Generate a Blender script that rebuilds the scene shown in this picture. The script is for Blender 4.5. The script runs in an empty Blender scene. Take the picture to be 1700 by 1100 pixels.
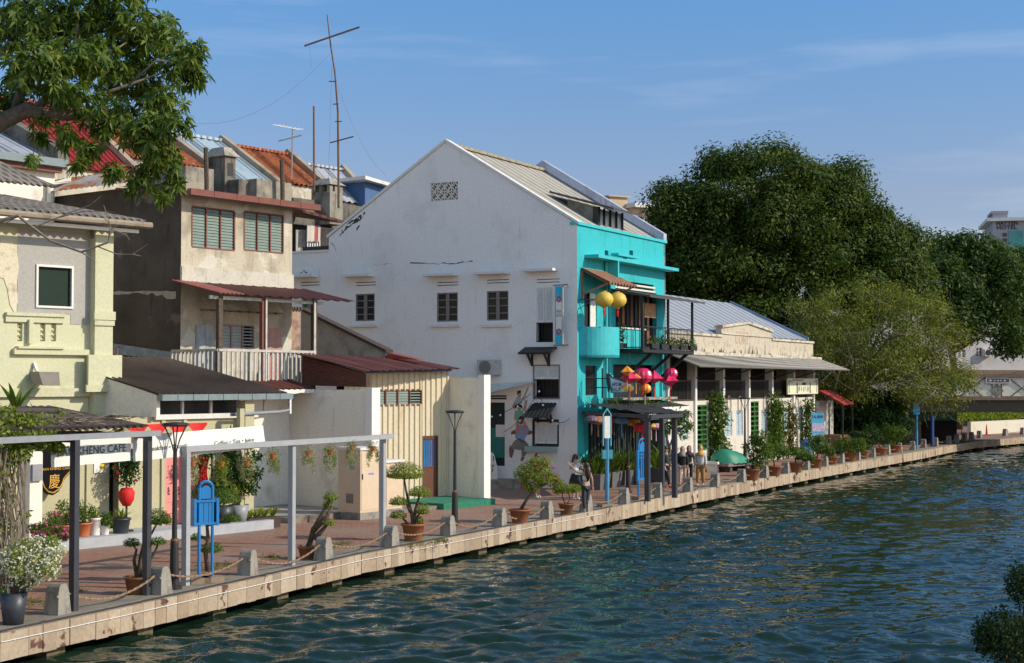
import bpy, math, random
import numpy as np
from math import sin, cos, pi, radians, atan2, sqrt
from mathutils import Vector, Matrix

# ------------------------------------------------------------------ camera, sky, sun, exposure
S = bpy.context.scene
CAMH = 4.3; FPX = 2500.0; PITCH = math.atan(82/2500)
cd = bpy.data.cameras.new('camera'); cam = bpy.data.objects.new('camera', cd)
S.collection.objects.link(cam); S.camera = cam
cam.location = (0, 0, CAMH); cam.rotation_euler = (pi/2 + PITCH, 0, 0)
cd.sensor_width = 36; cd.lens = 36*FPX/1700; cd.clip_end = 6000; cd.clip_start = .1
SUN_EL = radians(31); SUN_AZ = radians(103)      # azimuth clockwise from +Y
W = bpy.data.worlds.new('World'); S.world = W; W.use_nodes = True
wn = W.node_tree; wn.nodes.clear()
wo = wn.nodes.new('ShaderNodeOutputWorld'); bg = wn.nodes.new('ShaderNodeBackground')
sk = wn.nodes.new('ShaderNodeTexSky'); sk.sky_type = 'NISHITA'; sk.sun_disc = False
sk.sun_elevation = SUN_EL; sk.sun_rotation = SUN_AZ
sk.altitude = 0; sk.air_density = 1.0; sk.dust_density = 0.25; sk.ozone_density = 2.6
bg.inputs[1].default_value = 0.15
# thin streaky clouds high in the sky
tc = wn.nodes.new('ShaderNodeTexCoord'); mp = wn.nodes.new('ShaderNodeMapping')
mp.inputs['Scale'].default_value = (1.2, 1.2, 11.0); mp.inputs['Rotation'].default_value = (0, radians(5), 0)
mp.inputs['Location'].default_value = (0.35, 0.1, 0.62)
nz = wn.nodes.new('ShaderNodeTexNoise'); nz.inputs['Scale'].default_value = 2.2; nz.inputs['Detail'].default_value = 7
nz.inputs['Roughness'].default_value = .55
cr = wn.nodes.new('ShaderNodeValToRGB')
cr.color_ramp.elements[0].position = .56; cr.color_ramp.elements[1].position = .90
cr.color_ramp.elements[0].color = (0, 0, 0, 1); cr.color_ramp.elements[1].color = (.42, .42, .42, 1)
mx = wn.nodes.new('ShaderNodeMix'); mx.data_type = 'RGBA'; mx.inputs[7].default_value = (6.0, 6.2, 6.9, 1)
wn.links.new(tc.outputs['Generated'], mp.inputs[0]); wn.links.new(mp.outputs[0], nz.inputs['Vector'])
wn.links.new(nz.outputs[0], cr.inputs[0]); wn.links.new(cr.outputs[0], mx.inputs[0])
sx = wn.nodes.new('ShaderNodeSeparateXYZ'); wn.links.new(tc.outputs['Generated'], sx.inputs[0])
hz = wn.nodes.new('ShaderNodeValToRGB'); hz.color_ramp.elements[0].position = .0; hz.color_ramp.elements[1].position = .5
hz.color_ramp.elements[0].color = (.46, .50, .68, 1); hz.color_ramp.elements[1].color = (.50, .76, 1.0, 1)
for p_, c_ in ((.05, (.60, .58, .70, 1)), (.12, (.71, .64, .73, 1)), (.245, (.57, .81, 1.0, 1))): e_ = hz.color_ramp.elements.new(p_); e_.color = c_
wn.links.new(sx.outputs[2], hz.inputs[0]); tn = wn.nodes.new('ShaderNodeMix'); tn.data_type = 'RGBA'; tn.blend_type = 'MULTIPLY'; tn.inputs[0].default_value = 1
wn.links.new(sk.outputs[0], tn.inputs[6]); wn.links.new(hz.outputs[0], tn.inputs[7])
mr = wn.nodes.new('ShaderNodeMapRange'); mr.inputs[1].default_value = .15; mr.inputs[2].default_value = -.45; mr.inputs[3].default_value = 0; mr.inputs[4].default_value = 1   # added fill: sky made brighter and warmer behind the camera to lift shaded walls
vc_ = wn.nodes.new('ShaderNodeMix'); vc_.data_type = 'RGBA'; vc_.inputs[6].default_value = (1, 1, 1, 1); vc_.inputs[7].default_value = (3.1, 2.15, 1.5, 1)
vs_ = wn.nodes.new('ShaderNodeVectorMath'); vs_.operation = 'MULTIPLY'; wn.links.new(sx.outputs[1], mr.inputs[0]); wn.links.new(mr.outputs[0], vc_.inputs[0]); wn.links.new(vc_.outputs[2], vs_.inputs[1]); wn.links.new(tn.outputs[2], vs_.inputs[0])
wn.links.new(vs_.outputs[0], mx.inputs[6]); wn.links.new(mx.outputs[2], bg.inputs[0]); wn.links.new(bg.outputs[0], wo.inputs[0])
sd = bpy.data.lights.new('sun', 'SUN'); sd.energy = 4.4; sd.angle = radians(.53); sd.color = (1, .885, .71)
so = bpy.data.objects.new('sun', sd); S.collection.objects.link(so)
sdir = Vector((sin(SUN_AZ)*cos(SUN_EL), cos(SUN_AZ)*cos(SUN_EL), sin(SUN_EL)))
so.rotation_euler = (-sdir).to_track_quat('-Z', 'Y').to_euler(); so.location = sdir*100
S.view_settings.view_transform = 'Standard'; S.view_settings.look = 'None'
S.view_settings.exposure = 0.0; S.view_settings.gamma = 1

# ------------------------------------------------------------------ photogrammetry helpers: photo pixel -> point on a real plane
_c, _s = cos(PITCH), sin(PITCH)
def ray(px, py):
    return Vector((px-850, FPX*_c-(550-py)*_s, FPX*_s+(550-py)*_c))
def G(px, py, z=0):
    d = ray(px, py); t = (z-CAMH)/d.z
    return Vector((d.x*t, d.y*t, z))
def At(px, py, Y):
    d = ray(px, py); t = Y/d.y
    return Vector((d.x*t, Y, CAMH+d.z*t))
class Fr:                                   # vertical building frame: x along facade, y into building, z up
    def __init__(s, o, ang): s.o = Vector((o[0], o[1], 0)); s.a = ang; s.u = Vector((cos(ang), sin(ang), 0)); s.n = Vector((-sin(ang), cos(ang), 0))
    def w(s, x, y, z=0): return s.o + s.u*x + s.n*y + Vector((0, 0, z))
    def p(s, px, py, y=0):                  # hit on plane local y -> (x, z)
        d = ray(px, py); t = (y + s.o.dot(s.n))/d.dot(s.n); P = Vector((d.x*t, d.y*t, CAMH+d.z*t))
        return ((P-s.o).dot(s.u), P.z)
    def q(s, px, py, x=0):                  # hit on plane local x -> (y, z)
        d = ray(px, py); t = (x + s.o.dot(s.u))/d.dot(s.u); P = Vector((d.x*t, d.y*t, CAMH+d.z*t))
        return ((P-s.o).dot(s.n), P.z)
    def X(s, px, y=0): return s.p(px, 600, y)[0]
    def l(s, P): P = Vector(P); r = P-s.o; return Vector((r.dot(s.u), r.dot(s.n), P.z))

# ------------------------------------------------------------------ object helpers
COL = S.collection
def thing(name, label, cat, loc=(0, 0, 0), rz=0, group=None):
    o = bpy.data.objects.new(name, None); COL.objects.link(o); o.empty_display_size = .3
    o.location = loc; o.rotation_euler = (0, 0, rz); o['label'] = label; o['category'] = cat
    if group: o['group'] = group
    return o
def fthing(fr, name, label, cat, group=None):
    return thing(name, label, cat, fr.o, fr.a, group)
def tag(o, label=None, cat=None, group=None, kind=None):
    if label: o['label'] = label
    if cat: o['category'] = cat
    if group: o['group'] = group
    if kind: o['kind'] = kind
    return o
class MB:
    def __init__(s, tf=None): s.v = []; s.f = []; s.tf = tf
    def add(s, vs, fs):
        b = len(s.v); s.v += [tuple(s.tf(p) if s.tf else p) for p in vs]; s.f += [tuple(b+i for i in f) for f in fs]; return s
    def box(s, x0, y0, z0, x1, y1, z1):
        x0, x1 = sorted((x0, x1)); y0, y1 = sorted((y0, y1)); z0, z1 = sorted((z0, z1))
        return s.add([(x0,y0,z0),(x1,y0,z0),(x1,y1,z0),(x0,y1,z0),(x0,y0,z1),(x1,y0,z1),(x1,y1,z1),(x0,y1,z1)],
                     [(0,3,2,1),(4,5,6,7),(0,1,5,4),(1,2,6,5),(2,3,7,6),(3,0,4,7)])
    def poly(s, pts): return s.add(pts, [tuple(range(len(pts)))])
    def prism(s, pts, vec):
        n = len(pts); v = Vector(vec); a = [Vector(p) for p in pts]; b = [p+v for p in a]
        return s.add(a+b, [tuple(range(n))[::-1], tuple(range(n, 2*n))]+[(i, (i+1) % n, n+(i+1) % n, n+i) for i in range(n)])
    def hexa(s, b, t):                      # bottom 4, top 4
        return s.add(list(b)+list(t), [(0,3,2,1),(4,5,6,7),(0,1,5,4),(1,2,6,5),(2,3,7,6),(3,0,4,7)])
    def bar(s, p, q, w, h=None):
        h = h or w; p = Vector(p); q = Vector(q); d = (q-p).normalized()
        r = d.cross(Vector((0, 0, 1))); r = r.normalized() if r.length > 1e-3 else Vector((1, 0, 0)); u = r.cross(d)
        r *= w/2; u *= h/2
        return s.hexa([p-r-u, p+r-u, q+r-u, q-r-u], [p-r+u, p+r+u, q+r+u, q-r+u])
    def tube(s, pts, r, n=8):
        pts = [Vector(p) for p in pts]; rs = r if isinstance(r, (list, tuple)) else [r]*len(pts)
        vs = []; fs = []
        for i, p in enumerate(pts):
            d = (pts[min(i+1, len(pts)-1)]-pts[max(i-1, 0)]).normalized()
            a = d.cross(Vector((.31, .17, .93)));
            if a.length < .05: a = d.cross(Vector((1, 0, 0)))
            a.normalize(); b = d.cross(a)
            vs += [p+(a*cos(2*pi*k/n)+b*sin(2*pi*k/n))*rs[i] for k in range(n)]
        for i in range(len(pts)-1):
            fs += [(i*n+k, i*n+(k+1) % n, (i+1)*n+(k+1) % n, (i+1)*n+k) for k in range(n)]
        fs += [tuple(range(n))[::-1], tuple((len(pts)-1)*n+k for k in range(n))]
        return s.add(vs, fs)
    def lathe(s, c, prof, n=20):
        c = Vector(c); vs = []; fs = []
        for r, z in prof: vs += [c+Vector((r*cos(2*pi*k/n), r*sin(2*pi*k/n), z)) for k in range(n)]
        for i in range(len(prof)-1):
            fs += [(i*n+k, i*n+(k+1) % n, (i+1)*n+(k+1) % n, (i+1)*n+k) for k in range(n)]
        fs += [tuple(range(n))[::-1], tuple((len(prof)-1)*n+k for k in range(n))]
        return s.add(vs, fs)
    def ell(s, c, r, n=12, m=8):
        c = Vector(c); r = r if isinstance(r, (tuple, list)) else (r, r, r)
        vs = [c+Vector((r[0]*sin(pi*j/m)*cos(2*pi*k/n), r[1]*sin(pi*j/m)*sin(2*pi*k/n), -r[2]*cos(pi*j/m))) for j in range(m+1) for k in range(n)]
        return s.add(vs, [(j*n+k, j*n+(k+1) % n, (j+1)*n+(k+1) % n, (j+1)*n+k) for j in range(m) for k in range(n)])
    def corr(s, a, b, c, d, pitch=.15, amp=.02, nv=3, th=.012):   # a-b eave edge, d-c ridge edge; ribs run a->d
        a, b, c, d = [Vector(p) for p in (a, b, c, d)]
        n = max(2, int((b-a).length/pitch*4)); nm = (b-a).cross(d-a).normalized()
        if nm.z < 0: nm = -nm
        for off in (0, -th):
            vs = []
            for j in range(nv+1):
                t = j/nv
                for i in range(n+1):
                    u = i/n; p = a.lerp(b, u).lerp(d.lerp(c, u), t)
                    vs.append(p+nm*(amp*cos(i*pi/2)+off))
            s.add(vs, [(j*(n+1)+i, j*(n+1)+i+1, (j+1)*(n+1)+i+1, (j+1)*(n+1)+i) for j in range(nv) for i in range(n)])
        return s
    def wall(s, x0, x1, z0, z1, holes, y0=0, th=.2):   # wall sheet facing -y with real openings and reveals
        xs = sorted(set([x0, x1]+[h[0] for h in holes]+[h[1] for h in holes])); zs = sorted(set([z0, z1]+[h[2] for h in holes]+[h[3] for h in holes]))
        for i in range(len(xs)-1):
            for j in range(len(zs)-1):
                cx, cz = (xs[i]+xs[i+1])/2, (zs[j]+zs[j+1])/2
                if any(h[0] < cx < h[1] and h[2] < cz < h[3] for h in holes): continue
                s.poly([(xs[i],y0,zs[j]),(xs[i+1],y0,zs[j]),(xs[i+1],y0,zs[j+1]),(xs[i],y0,zs[j+1])])
        for a, b, c, d in holes:
            y1 = y0+th
            for p, q in (((a,c),(b,c)), ((b,c),(b,d)), ((b,d),(a,d)), ((a,d),(a,c))):
                s.poly([(p[0],y0,p[1]),(q[0],y0,q[1]),(q[0],y1,q[1]),(p[0],y1,p[1])][::-1])
        return s
    def build(s, name, mat, parent=None, smooth=False):
        me = bpy.data.meshes.new(name); me.from_pydata(s.v, [], s.f); me.update()
        if smooth: me.polygons.foreach_set('use_smooth', [True]*len(me.polygons))
        me.materials.append(mat); o = bpy.data.objects.new(name, me); COL.objects.link(o)
        if parent: o.parent = parent
        return o
def copy_tree(o, parent=None):
    c = o.copy(); COL.objects.link(c); c.parent = parent
    for ch in list(o.children): copy_tree(ch, c)
    return c
_fonts = {}
def lettering(txt, parent, mat, box, y, tf=None, name='lettering', bold=0, fit=True, slant=0):
    """flat letters facing -y inside box (x0,z0,x1,z1) at depth y"""
    cu = bpy.data.curves.new('t', 'FONT'); cu.body = txt; cu.size = 1; cu.offset = bold; cu.resolution_u = 3; cu.space_character = 1.05
    ob = bpy.data.objects.new('t', cu); COL.objects.link(ob)
    dg = bpy.context.evaluated_depsgraph_get(); dg.update(); me = bpy.data.meshes.new_from_object(ob.evaluated_get(dg))
    bpy.data.objects.remove(ob); bpy.data.curves.remove(cu)
    vs = [v.co.copy() for v in me.vertices]; fs = [tuple(p.vertices) for p in me.polygons]; bpy.data.meshes.remove(me)
    if not vs: return None
    ax, bx = min(v.x for v in vs), max(v.x for v in vs); az, bz = min(v.y for v in vs), max(v.y for v in vs)
    x0, z0, x1, z1 = box; sx = (x1-x0)/(bx-ax); sz = (z1-z0)/(bz-az)
    m = MB(tf); m.add([(x0+(v.x-ax)*sx, y+slant*(x0+(v.x-ax)*sx), z0+(v.y-az)*sz) for v in vs], fs)
    return m.build(name, mat, parent)

# ------------------------------------------------------------------ materials
def _nt(name):
    m = bpy.data.materials.new(name); m.use_nodes = True; nt = m.node_tree
    return m, nt, nt.nodes['Principled BSDF']
def rgb(c): return (c[0], c[1], c[2], 1)
def _noise(nt, scale, detail=5, rough=.6, stretch=None, coord='Object'):
    t = nt.nodes.new('ShaderNodeTexCoord'); n = nt.nodes.new('ShaderNodeTexNoise'); n.inputs['Scale'].default_value = scale
    n.inputs['Detail'].default_value = detail; n.inputs['Roughness'].default_value = rough
    mp = nt.nodes.new('ShaderNodeMapping'); mp.inputs['Scale'].default_value = stretch or (1, 1, 1)
    nt.links.new(t.outputs[coord], mp.inputs[0]); nt.links.new(mp.outputs[0], n.inputs['Vector']); return n
def _ramp(nt, src, a, b, ca=(0,0,0,1), cb=(1,1,1,1)):
    r = nt.nodes.new('ShaderNodeValToRGB'); r.color_ramp.elements[0].position = a; r.color_ramp.elements[1].position = b
    r.color_ramp.elements[0].color = ca; r.color_ramp.elements[1].color = cb; nt.links.new(src, r.inputs[0]); return r.outputs[0]
def _mix(nt, fac, a, b, mode='MIX'):
    m = nt.nodes.new('ShaderNodeMix'); m.data_type = 'RGBA'; m.blend_type = mode
    for i, v in ((0, fac), (6, a), (7, b)):
        if isinstance(v, (int, float)): m.inputs[i].default_value = v
        elif isinstance(v, tuple): m.inputs[i].default_value = rgb(v)
        else: nt.links.new(v, m.inputs[i])
    return m.outputs[2]
def _bump(nt, bs, h, strength=.3, dist=.02):
    b = nt.nodes.new('ShaderNodeBump'); b.inputs['Strength'].default_value = strength; b.inputs['Distance'].default_value = dist
    nt.links.new(h, b.inputs['Height']); nt.links.new(b.outputs[0], bs.inputs['Normal'])
def P(name, c, rough=.7, metal=0, var=.12, scale=4, bump=0, spec=.5):
    m, nt, bs = _nt(name); bs.inputs['Roughness'].default_value = rough; bs.inputs['Metallic'].default_value = metal
    bs.inputs['Specular IOR Level'].default_value = spec
    n = _noise(nt, scale); d = tuple(x*(1-var) for x in c); l = tuple(min(1, x*(1+var)) for x in c)
    nt.links.new(_ramp(nt, n.outputs[0], .3, .7, rgb(d), rgb(l)), bs.inputs['Base Color'])
    if bump: _bump(nt, bs, n.outputs[0], bump)
    return m
def Aged(name, base, stain, amt=.5, streak=.4, scale=.8, rough=.85, third=None, bump=.25, tlo=.6, rib=0):
    """old plaster / painted wall: blotches, vertical rain streaks, fine grain, optional third patch colour"""
    m, nt, bs = _nt(name); bs.inputs['Roughness'].default_value = rough; bs.inputs['Specular IOR Level'].default_value = .25
    n1 = _noise(nt, scale, 8, .65); n2 = _noise(nt, 2.2, 6, .6, (2.5, 2.5, .28)); n3 = _noise(nt, 14, 4, .6)
    c = _mix(nt, _ramp(nt, n1.outputs[0], .62-.3*amt, .78-.1*amt), base, stain)
    c = _mix(nt, _ramp(nt, n2.outputs[0], .70-.25*streak, .85-.1*streak), c, tuple(x*.9 for x in stain))
    if third:
        n4 = _noise(nt, scale*1.3, 6, .55, (1, 1, 1.3)); c = _mix(nt, _ramp(nt, n4.outputs[0], tlo, tlo+.03), c, third)
    g = _ramp(nt, n3.outputs[0], .3, .75, (.86, .86, .86, 1), (1.06, 1.06, 1.06, 1))
    if rib:                                  # dark stripes painting in the shade between ribs of the corrugated sheet
        tx = nt.nodes.new('ShaderNodeTexCoord'); sp_ = nt.nodes.new('ShaderNodeSeparateXYZ'); nt.links.new(tx.outputs['Object'], sp_.inputs[0])
        dv = nt.nodes.new('ShaderNodeMath'); dv.operation = 'DIVIDE'; dv.inputs[1].default_value = rib; nt.links.new(sp_.outputs[0], dv.inputs[0])
        fr_ = nt.nodes.new('ShaderNodeMath'); fr_.operation = 'FRACT'; nt.links.new(dv.outputs[0], fr_.inputs[0])
        pp_ = nt.nodes.new('ShaderNodeMath'); pp_.operation = 'PINGPONG'; pp_.inputs[1].default_value = .5; nt.links.new(fr_.outputs[0], pp_.inputs[0])
        c = _mix(nt, _ramp(nt, pp_.outputs[0], .10, .26, (.72, .72, .72, 1), (0, 0, 0, 1)), c, tuple(x*.30 for x in stain))
    nt.links.new(_mix(nt, 1.0, c, g, 'MULTIPLY'), bs.inputs['Base Color'])
    if bump: _bump(nt, bs, n3.outputs[0], bump)
    return m
def Leaf(name, dark, light, rough=.62, trans=.35, hue=None):
    m, nt, bs = _nt(name); bs.inputs['Roughness'].default_value = rough; bs.inputs['Specular IOR Level'].default_value = .22
    g = nt.nodes.new('ShaderNodeNewGeometry'); r = nt.nodes.new('ShaderNodeValToRGB')
    r.color_ramp.elements[0].color = rgb(dark); r.color_ramp.elements[1].color = rgb(light); r.color_ramp.elements[1].position = .9
    if hue: e = r.color_ramp.elements.new(.96); e.color = rgb(hue); 
    nt.links.new(g.outputs['Random Per Island'], r.inputs[0])
    nt.links.new(r.outputs[0], bs.inputs['Base Color'])
    tr = nt.nodes.new('ShaderNodeBsdfTranslucent'); nt.links.new(_mix(nt, 1.0, r.outputs[0], (1.3, 1.25, .5), 'MULTIPLY'), tr.inputs[0])
    ms = nt.nodes.new('ShaderNodeMixShader'); ms.inputs[0].default_value = trans
    nt.links.new(bs.outputs[0], ms.inputs[1]); nt.links.new(tr.outputs[0], ms.inputs[2])
    nt.links.new(ms.outputs[0], nt.nodes['Material Output'].inputs[0]); return m
def Glass(name, c, rough=.12): 
    m, nt, bs = _nt(name); bs.inputs['Base Color'].default_value = rgb(c); bs.inputs['Roughness'].default_value = rough; return m

# ------------------------------------------------------------------ foliage
def leaves(name, clumps, size, mat, parent=None, seed=0, aspect=.45, shell=.45, up=.4, droop=0, n_total=None, jitter=.35, flat=0, ordr=0):
    """clumps: (centre, radii, n). Every leaf is a small folded blade."""
    rg = np.random.default_rng(seed); V = []
    for c, r, n in clumps:
        r = np.array(r if isinstance(r, (tuple, list)) else (r, r, r), float)
        d = rg.normal(size=(n, 3)); d /= np.linalg.norm(d, axis=1)[:, None]
        rad = rg.random(n)**shell; rad *= 1+jitter*(rg.random(n)-.5)
        p = np.array(c)[None]+d*rad[:, None]*r[None]
        if flat: p[:, 2] = np.where(d[:, 2] < 0, c[2]+d[:, 2]*rad*r[2]*(1-flat), p[:, 2])
        nm = d*(.6+ordr)+rg.normal(size=(n, 3))*(.7-.35*ordr); nm[:, 2] += up; nm /= np.linalg.norm(nm, axis=1)[:, None]
        t = rg.normal(size=(n, 3)); t[:, 2] -= droop; t += d*.6; t -= (t*nm).sum(1)[:, None]*nm; t /= np.linalg.norm(t, axis=1)[:, None]
        b = np.cross(nm, t); s = size*(.6+.8*rg.random(n))[:, None]; w = s*aspect*.5
        V.append(np.stack([p, p+t*s*.5+b*w+nm*w*.35, p+t*s, p+t*s*.5-b*w+nm*w*.35], 1))
    V = np.concatenate(V).reshape(-1, 3); nq = len(V)//4
    me = bpy.data.meshes.new(name); me.vertices.add(len(V)); me.vertices.foreach_set('co', V.ravel().astype('f'))
    me.loops.add(nq*4); me.loops.foreach_set('vertex_index', np.arange(nq*4, dtype='i')); me.polygons.add(nq)
    me.polygons.foreach_set('loop_start', np.arange(0, nq*4, 4, dtype='i')); me.polygons.foreach_set('loop_total', np.full(nq, 4, 'i'))
    me.update(calc_edges=True); me.materials.append(mat)
    o = bpy.data.objects.new(name, me); COL.objects.link(o)
    if parent: o.parent = parent
    return o
def subclumps(c, r, k, rr, n, seed, lo=.55, zmin=-1, zscale=1):
    """k small clumps spread through an ellipsoid"""
    rg = random.Random(seed); out = []
    while len(out) < k:
        d = Vector((rg.gauss(0, 1), rg.gauss(0, 1), rg.gauss(0, 1))).normalized()
        if d.z < zmin: continue
        q = lo+(1-lo)*rg.random()**.5; s = rr*(.6+.8*rg.random())
        out.append(((c[0]+d.x*q*r[0], c[1]+d.y*q*r[1], c[2]+d.z*q*r[2]), (s, s, s*.75*zscale), int(n*(s/rr)**2)+3))
    return out
def blades(name, base, n, length, width, mat, parent=None, seed=0, spread=.5, droop=.6, radius=.05, seg=5):
    rg = random.Random(seed); m = MB()
    for i in range(n):
        a = rg.random()*2*pi; L = length*(.6+.6*rg.random()); lean = spread*(.3+rg.random()); w = width*(.7+.5*rg.random())
        p = Vector(base)+Vector((cos(a), sin(a), 0))*radius*rg.random(); h = Vector((cos(a), sin(a), 0)); sd_ = Vector((-sin(a), cos(a), 0)); vs = []
        for k in range(seg+1):
            t = k/seg; q = p+h*(L*lean*t+L*droop*.35*t*t*lean*2)+Vector((0, 0, L*(t-droop*t*t*.55*(.5+lean))))
            ww = w*.5*sin(pi*(.12+.86*t)); vs += [q-sd_*ww, q+sd_*ww]
        m.add(vs, [(2*k, 2*k+1, 2*k+3, 2*k+2) for k in range(seg)])
    return m.build(name, mat, parent, smooth=True)
# ------------------------------------------------------------------ shared materials
M = {}
M['white'] = P('white_paint', (.72, .71, .68), .6, var=.05)
M['offwhite'] = Aged('offwhite_wall', (.70, .69, .66), (.42, .41, .38), .15, .25)
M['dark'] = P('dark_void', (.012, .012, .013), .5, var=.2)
M['glass'] = Glass('dark_glass', (.015, .02, .022))
M['black'] = P('black_metal', (.016, .016, .018), .6, var=.2)
M['grey_steel'] = P('grey_steel_paint', (.26, .27, .29), .45, var=.12)
M['dark_steel'] = P('charcoal_steel_paint', (.042, .043, .05), .45, var=.12)
M['terracotta'] = Aged('terracotta', (.30, .11, .05), (.16, .08, .05), .45, .35, 3, .7)
M['brownpot'] = Aged('glazed_brown_pot', (.20, .085, .035), (.09, .045, .03), .4, .3, 3, .35)
M['soil'] = P('soil', (.035, .022, .014), .95, var=.4, scale=20, bump=.6)
M['bark'] = P('bark', (.085, .062, .045), .9, var=.45, scale=14, bump=.9)
M['palebark'] = P('pale_bark', (.20, .165, .13), .9, var=.35, scale=14, bump=.8)
M['blue'] = P('bright_blue_paint', (.008, .18, .47), .4, var=.08)
M['concrete'] = Aged('bollard_concrete', (.30, .28, .24), (.13, .12, .105), .5, .6, 4, .9)
M['kerbconc'] = Aged('concrete_strip', (.27, .235, .19), (.14, .12, .10), .45, .0, 1.2, .92)
M['rust'] = P('rusty_chain', (.26, .17, .10), .7, var=.35, scale=25)
M['red'] = P('red_cloth', (.62, .012, .01), .7, var=.15)
M['leaf'] = Leaf('green_leaf', (.040, .085, .014), (.14, .22, .035))
M['leafy'] = Leaf('yellow_green_leaf', (.09, .15, .018), (.28, .34, .05), hue=(.34, .26, .05))
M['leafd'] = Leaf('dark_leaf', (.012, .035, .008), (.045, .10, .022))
M['leafm'] = Leaf('mango_leaf', (.045, .092, .018), (.18, .26, .055), rough=.4, trans=.45, hue=(.26, .28, .04))
M['magenta'] = Leaf('magenta_petal', (.50, .02, .22), (.75, .10, .42), trans=.4)
M['whitep'] = Leaf('white_petal', (.62, .62, .52), (.82, .82, .76), trans=.3)
M['redp'] = Leaf('red_petal', (.6, .01, .02), (.8, .03, .05), trans=.3)
M['cornp'] = Leaf('ficus_leaf', (.013, .033, .006), (.085, .135, .018), hue=(.16, .17, .03))

# ------------------------------------------------------------------ terrain, water, pavement
QPX = [(0,1053),(200,1011),(425,961),(600,921),(800,883),(1000,846),(1160,814),(1350,779),(1529,749)]
Q = [G(*p) for p in QPX]
d0 = (Q[0]-Q[1]).normalized()
Q = [Q[0]+d0*30]+Q+[G(1575,740), G(1618,733), G(1700,725.5), G(1900,716)]
Q.append(Q[-1]+Vector((50, 30, 0)))
WZ = -.64; WAVE = .27
def outset(pts, dist):                      # move the quay line towards the land (left)
    out = []
    for i, p in enumerate(pts):
        d = (pts[min(i+1, len(pts)-1)]-pts[max(i-1, 0)]).normalized(); out.append(p+Vector((-d.y, d.x, 0))*dist)
    return out
# land sheet reaching the horizon on the left of the river
m = MB(); far = [Vector((1500, 900, 0)), Vector((1500, 3500, 0)), Vector((-3000, 3500, 0)), Vector((-3000, -300, 0)), Vector((-60, -300, 0))]
inner = outset(Q, .35)
pts = [(p.x, p.y, -.006) for p in inner+far]
m.poly(pts); land = m.build('ground', P('ground_dirt', (.16, .13, .10), .95, var=.3, scale=.6)); tag(land, kind='structure')
# brick pavement with worn patches
def brickmat():
    m, nt, bs = _nt('brick_pavement'); t = nt.nodes.new('ShaderNodeTexCoord'); mp = nt.nodes.new('ShaderNodeMapping')
    mp.inputs['Rotation'].default_value = (0, 0, radians(40)); nt.links.new(t.outputs['Object'], mp.inputs[0])
    b = nt.nodes.new('ShaderNodeTexBrick'); b.inputs['Scale'].default_value = 2.2; b.inputs['Mortar Size'].default_value = .018
    b.inputs['Color1'].default_value = (.35, .175, .105, 1); b.inputs['Color2'].default_value = (.27, .13, .085, 1); b.inputs['Mortar'].default_value = (.10, .075, .06, 1)
    nt.links.new(mp.outputs[0], b.inputs[0])
    n = _noise(nt, .45, 7, .62); n2 = _noise(nt, 6, 5, .7)
    c = _mix(nt, _ramp(nt, n.outputs[0], .46, .66), b.outputs[0], (.27, .19, .145))
    c = _mix(nt, _ramp(nt, n2.outputs[0], .52, .72), c, (.17, .10, .075))
    nt.links.new(c, bs.inputs['Base Color']); bs.inputs['Roughness'].default_value = .85; _bump(nt, bs, b.outputs['Fac'], -.35, .01); return m
a = outset(Q, .9); b = outset(Q, 26); m = MB()
for i in range(len(Q)-1): m.poly([a[i], a[i+1], b[i+1], b[i]])
pv = m.build('pavement', brickmat()); tag(pv, kind='structure')
a = outset(Q, .30); b = outset(Q, .95); m = MB()
for i in range(len(Q)-1): m.poly([(a[i].x,a[i].y,.004),(a[i+1].x,a[i+1].y,.004),(b[i+1].x,b[i+1].y,.004),(b[i].x,b[i].y,.004)])
cs = m.build('pavement_edge_strip', M['kerbconc']); tag(cs, kind='structure')
# curved asphalt-grey band crossing the plaza
# river: real wave geometry over the stretch in view, on a wider sheet that carries the same ripples as bump
def watermat(name, d):
    m, nt, bs = _nt(name); bs.inputs['Base Color'].default_value = (.010, .026, .015, 1); bs.inputs['Roughness'].default_value = .02
    bs.inputs['IOR'].default_value = 1.33; bs.inputs['Specular IOR Level'].default_value = .5
    n1 = _noise(nt, 4.5, 2, .5, (1, .8, 1)); _bump(nt, bs, n1.outputs[0], 1.0, d); return m
m = MB(); m.poly([(-70, -300, WZ-.14), (1400, -300, WZ-.14), (1400, 800, WZ-.14), (60, 800, WZ-.14), (-70, 120, WZ-.14)])
tag(m.build('river_bed_water', watermat('river_water_far', .08)), kind='structure')
rg = np.random.default_rng(4); R0, R1, NR, NC = 19.0, 150.0, 820, 900
yy = R0*(R1/R0)**(np.arange(NR)/(NR-1)); uu = np.linspace(-.52, .62, NC)
Y_ = np.repeat(yy, NC); X_w = (yy[:, None]*uu[None]).ravel(); H_w = np.zeros(NR*NC)
env = 1+.45*np.sin(X_w*.21+Y_*.13+1)*np.sin(Y_*.17-X_w*.09)+.25*np.sin(X_w*.53-Y_*.31)
for k in range(90):
    lam = .34*(2.4/.34)**rg.random(); a = -pi/2+.35+rg.normal()*.75; kk = 2*pi/lam; ph = rg.random()*6.28
    amp = .0155*lam*(1.0 if lam < 1.6 else .7)*WAVE; t = (X_w*cos(a)+Y_*sin(a))*kk+ph+.5*np.sin(X_w*.9*rg.random()+Y_*.7*rg.random()); H_w += amp*(np.sin(t)+.22*np.cos(2*t))
H_w *= env*np.clip((Y_-R0)/3, 0, 1)
co = np.stack([X_w, Y_, WZ+H_w], 1).astype('f'); idx = np.arange(NR*NC).reshape(NR, NC); qf = np.stack([idx[:-1, :-1], idx[:-1, 1:], idx[1:, 1:], idx[1:, :-1]], -1).reshape(-1, 4).astype('i')
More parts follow.
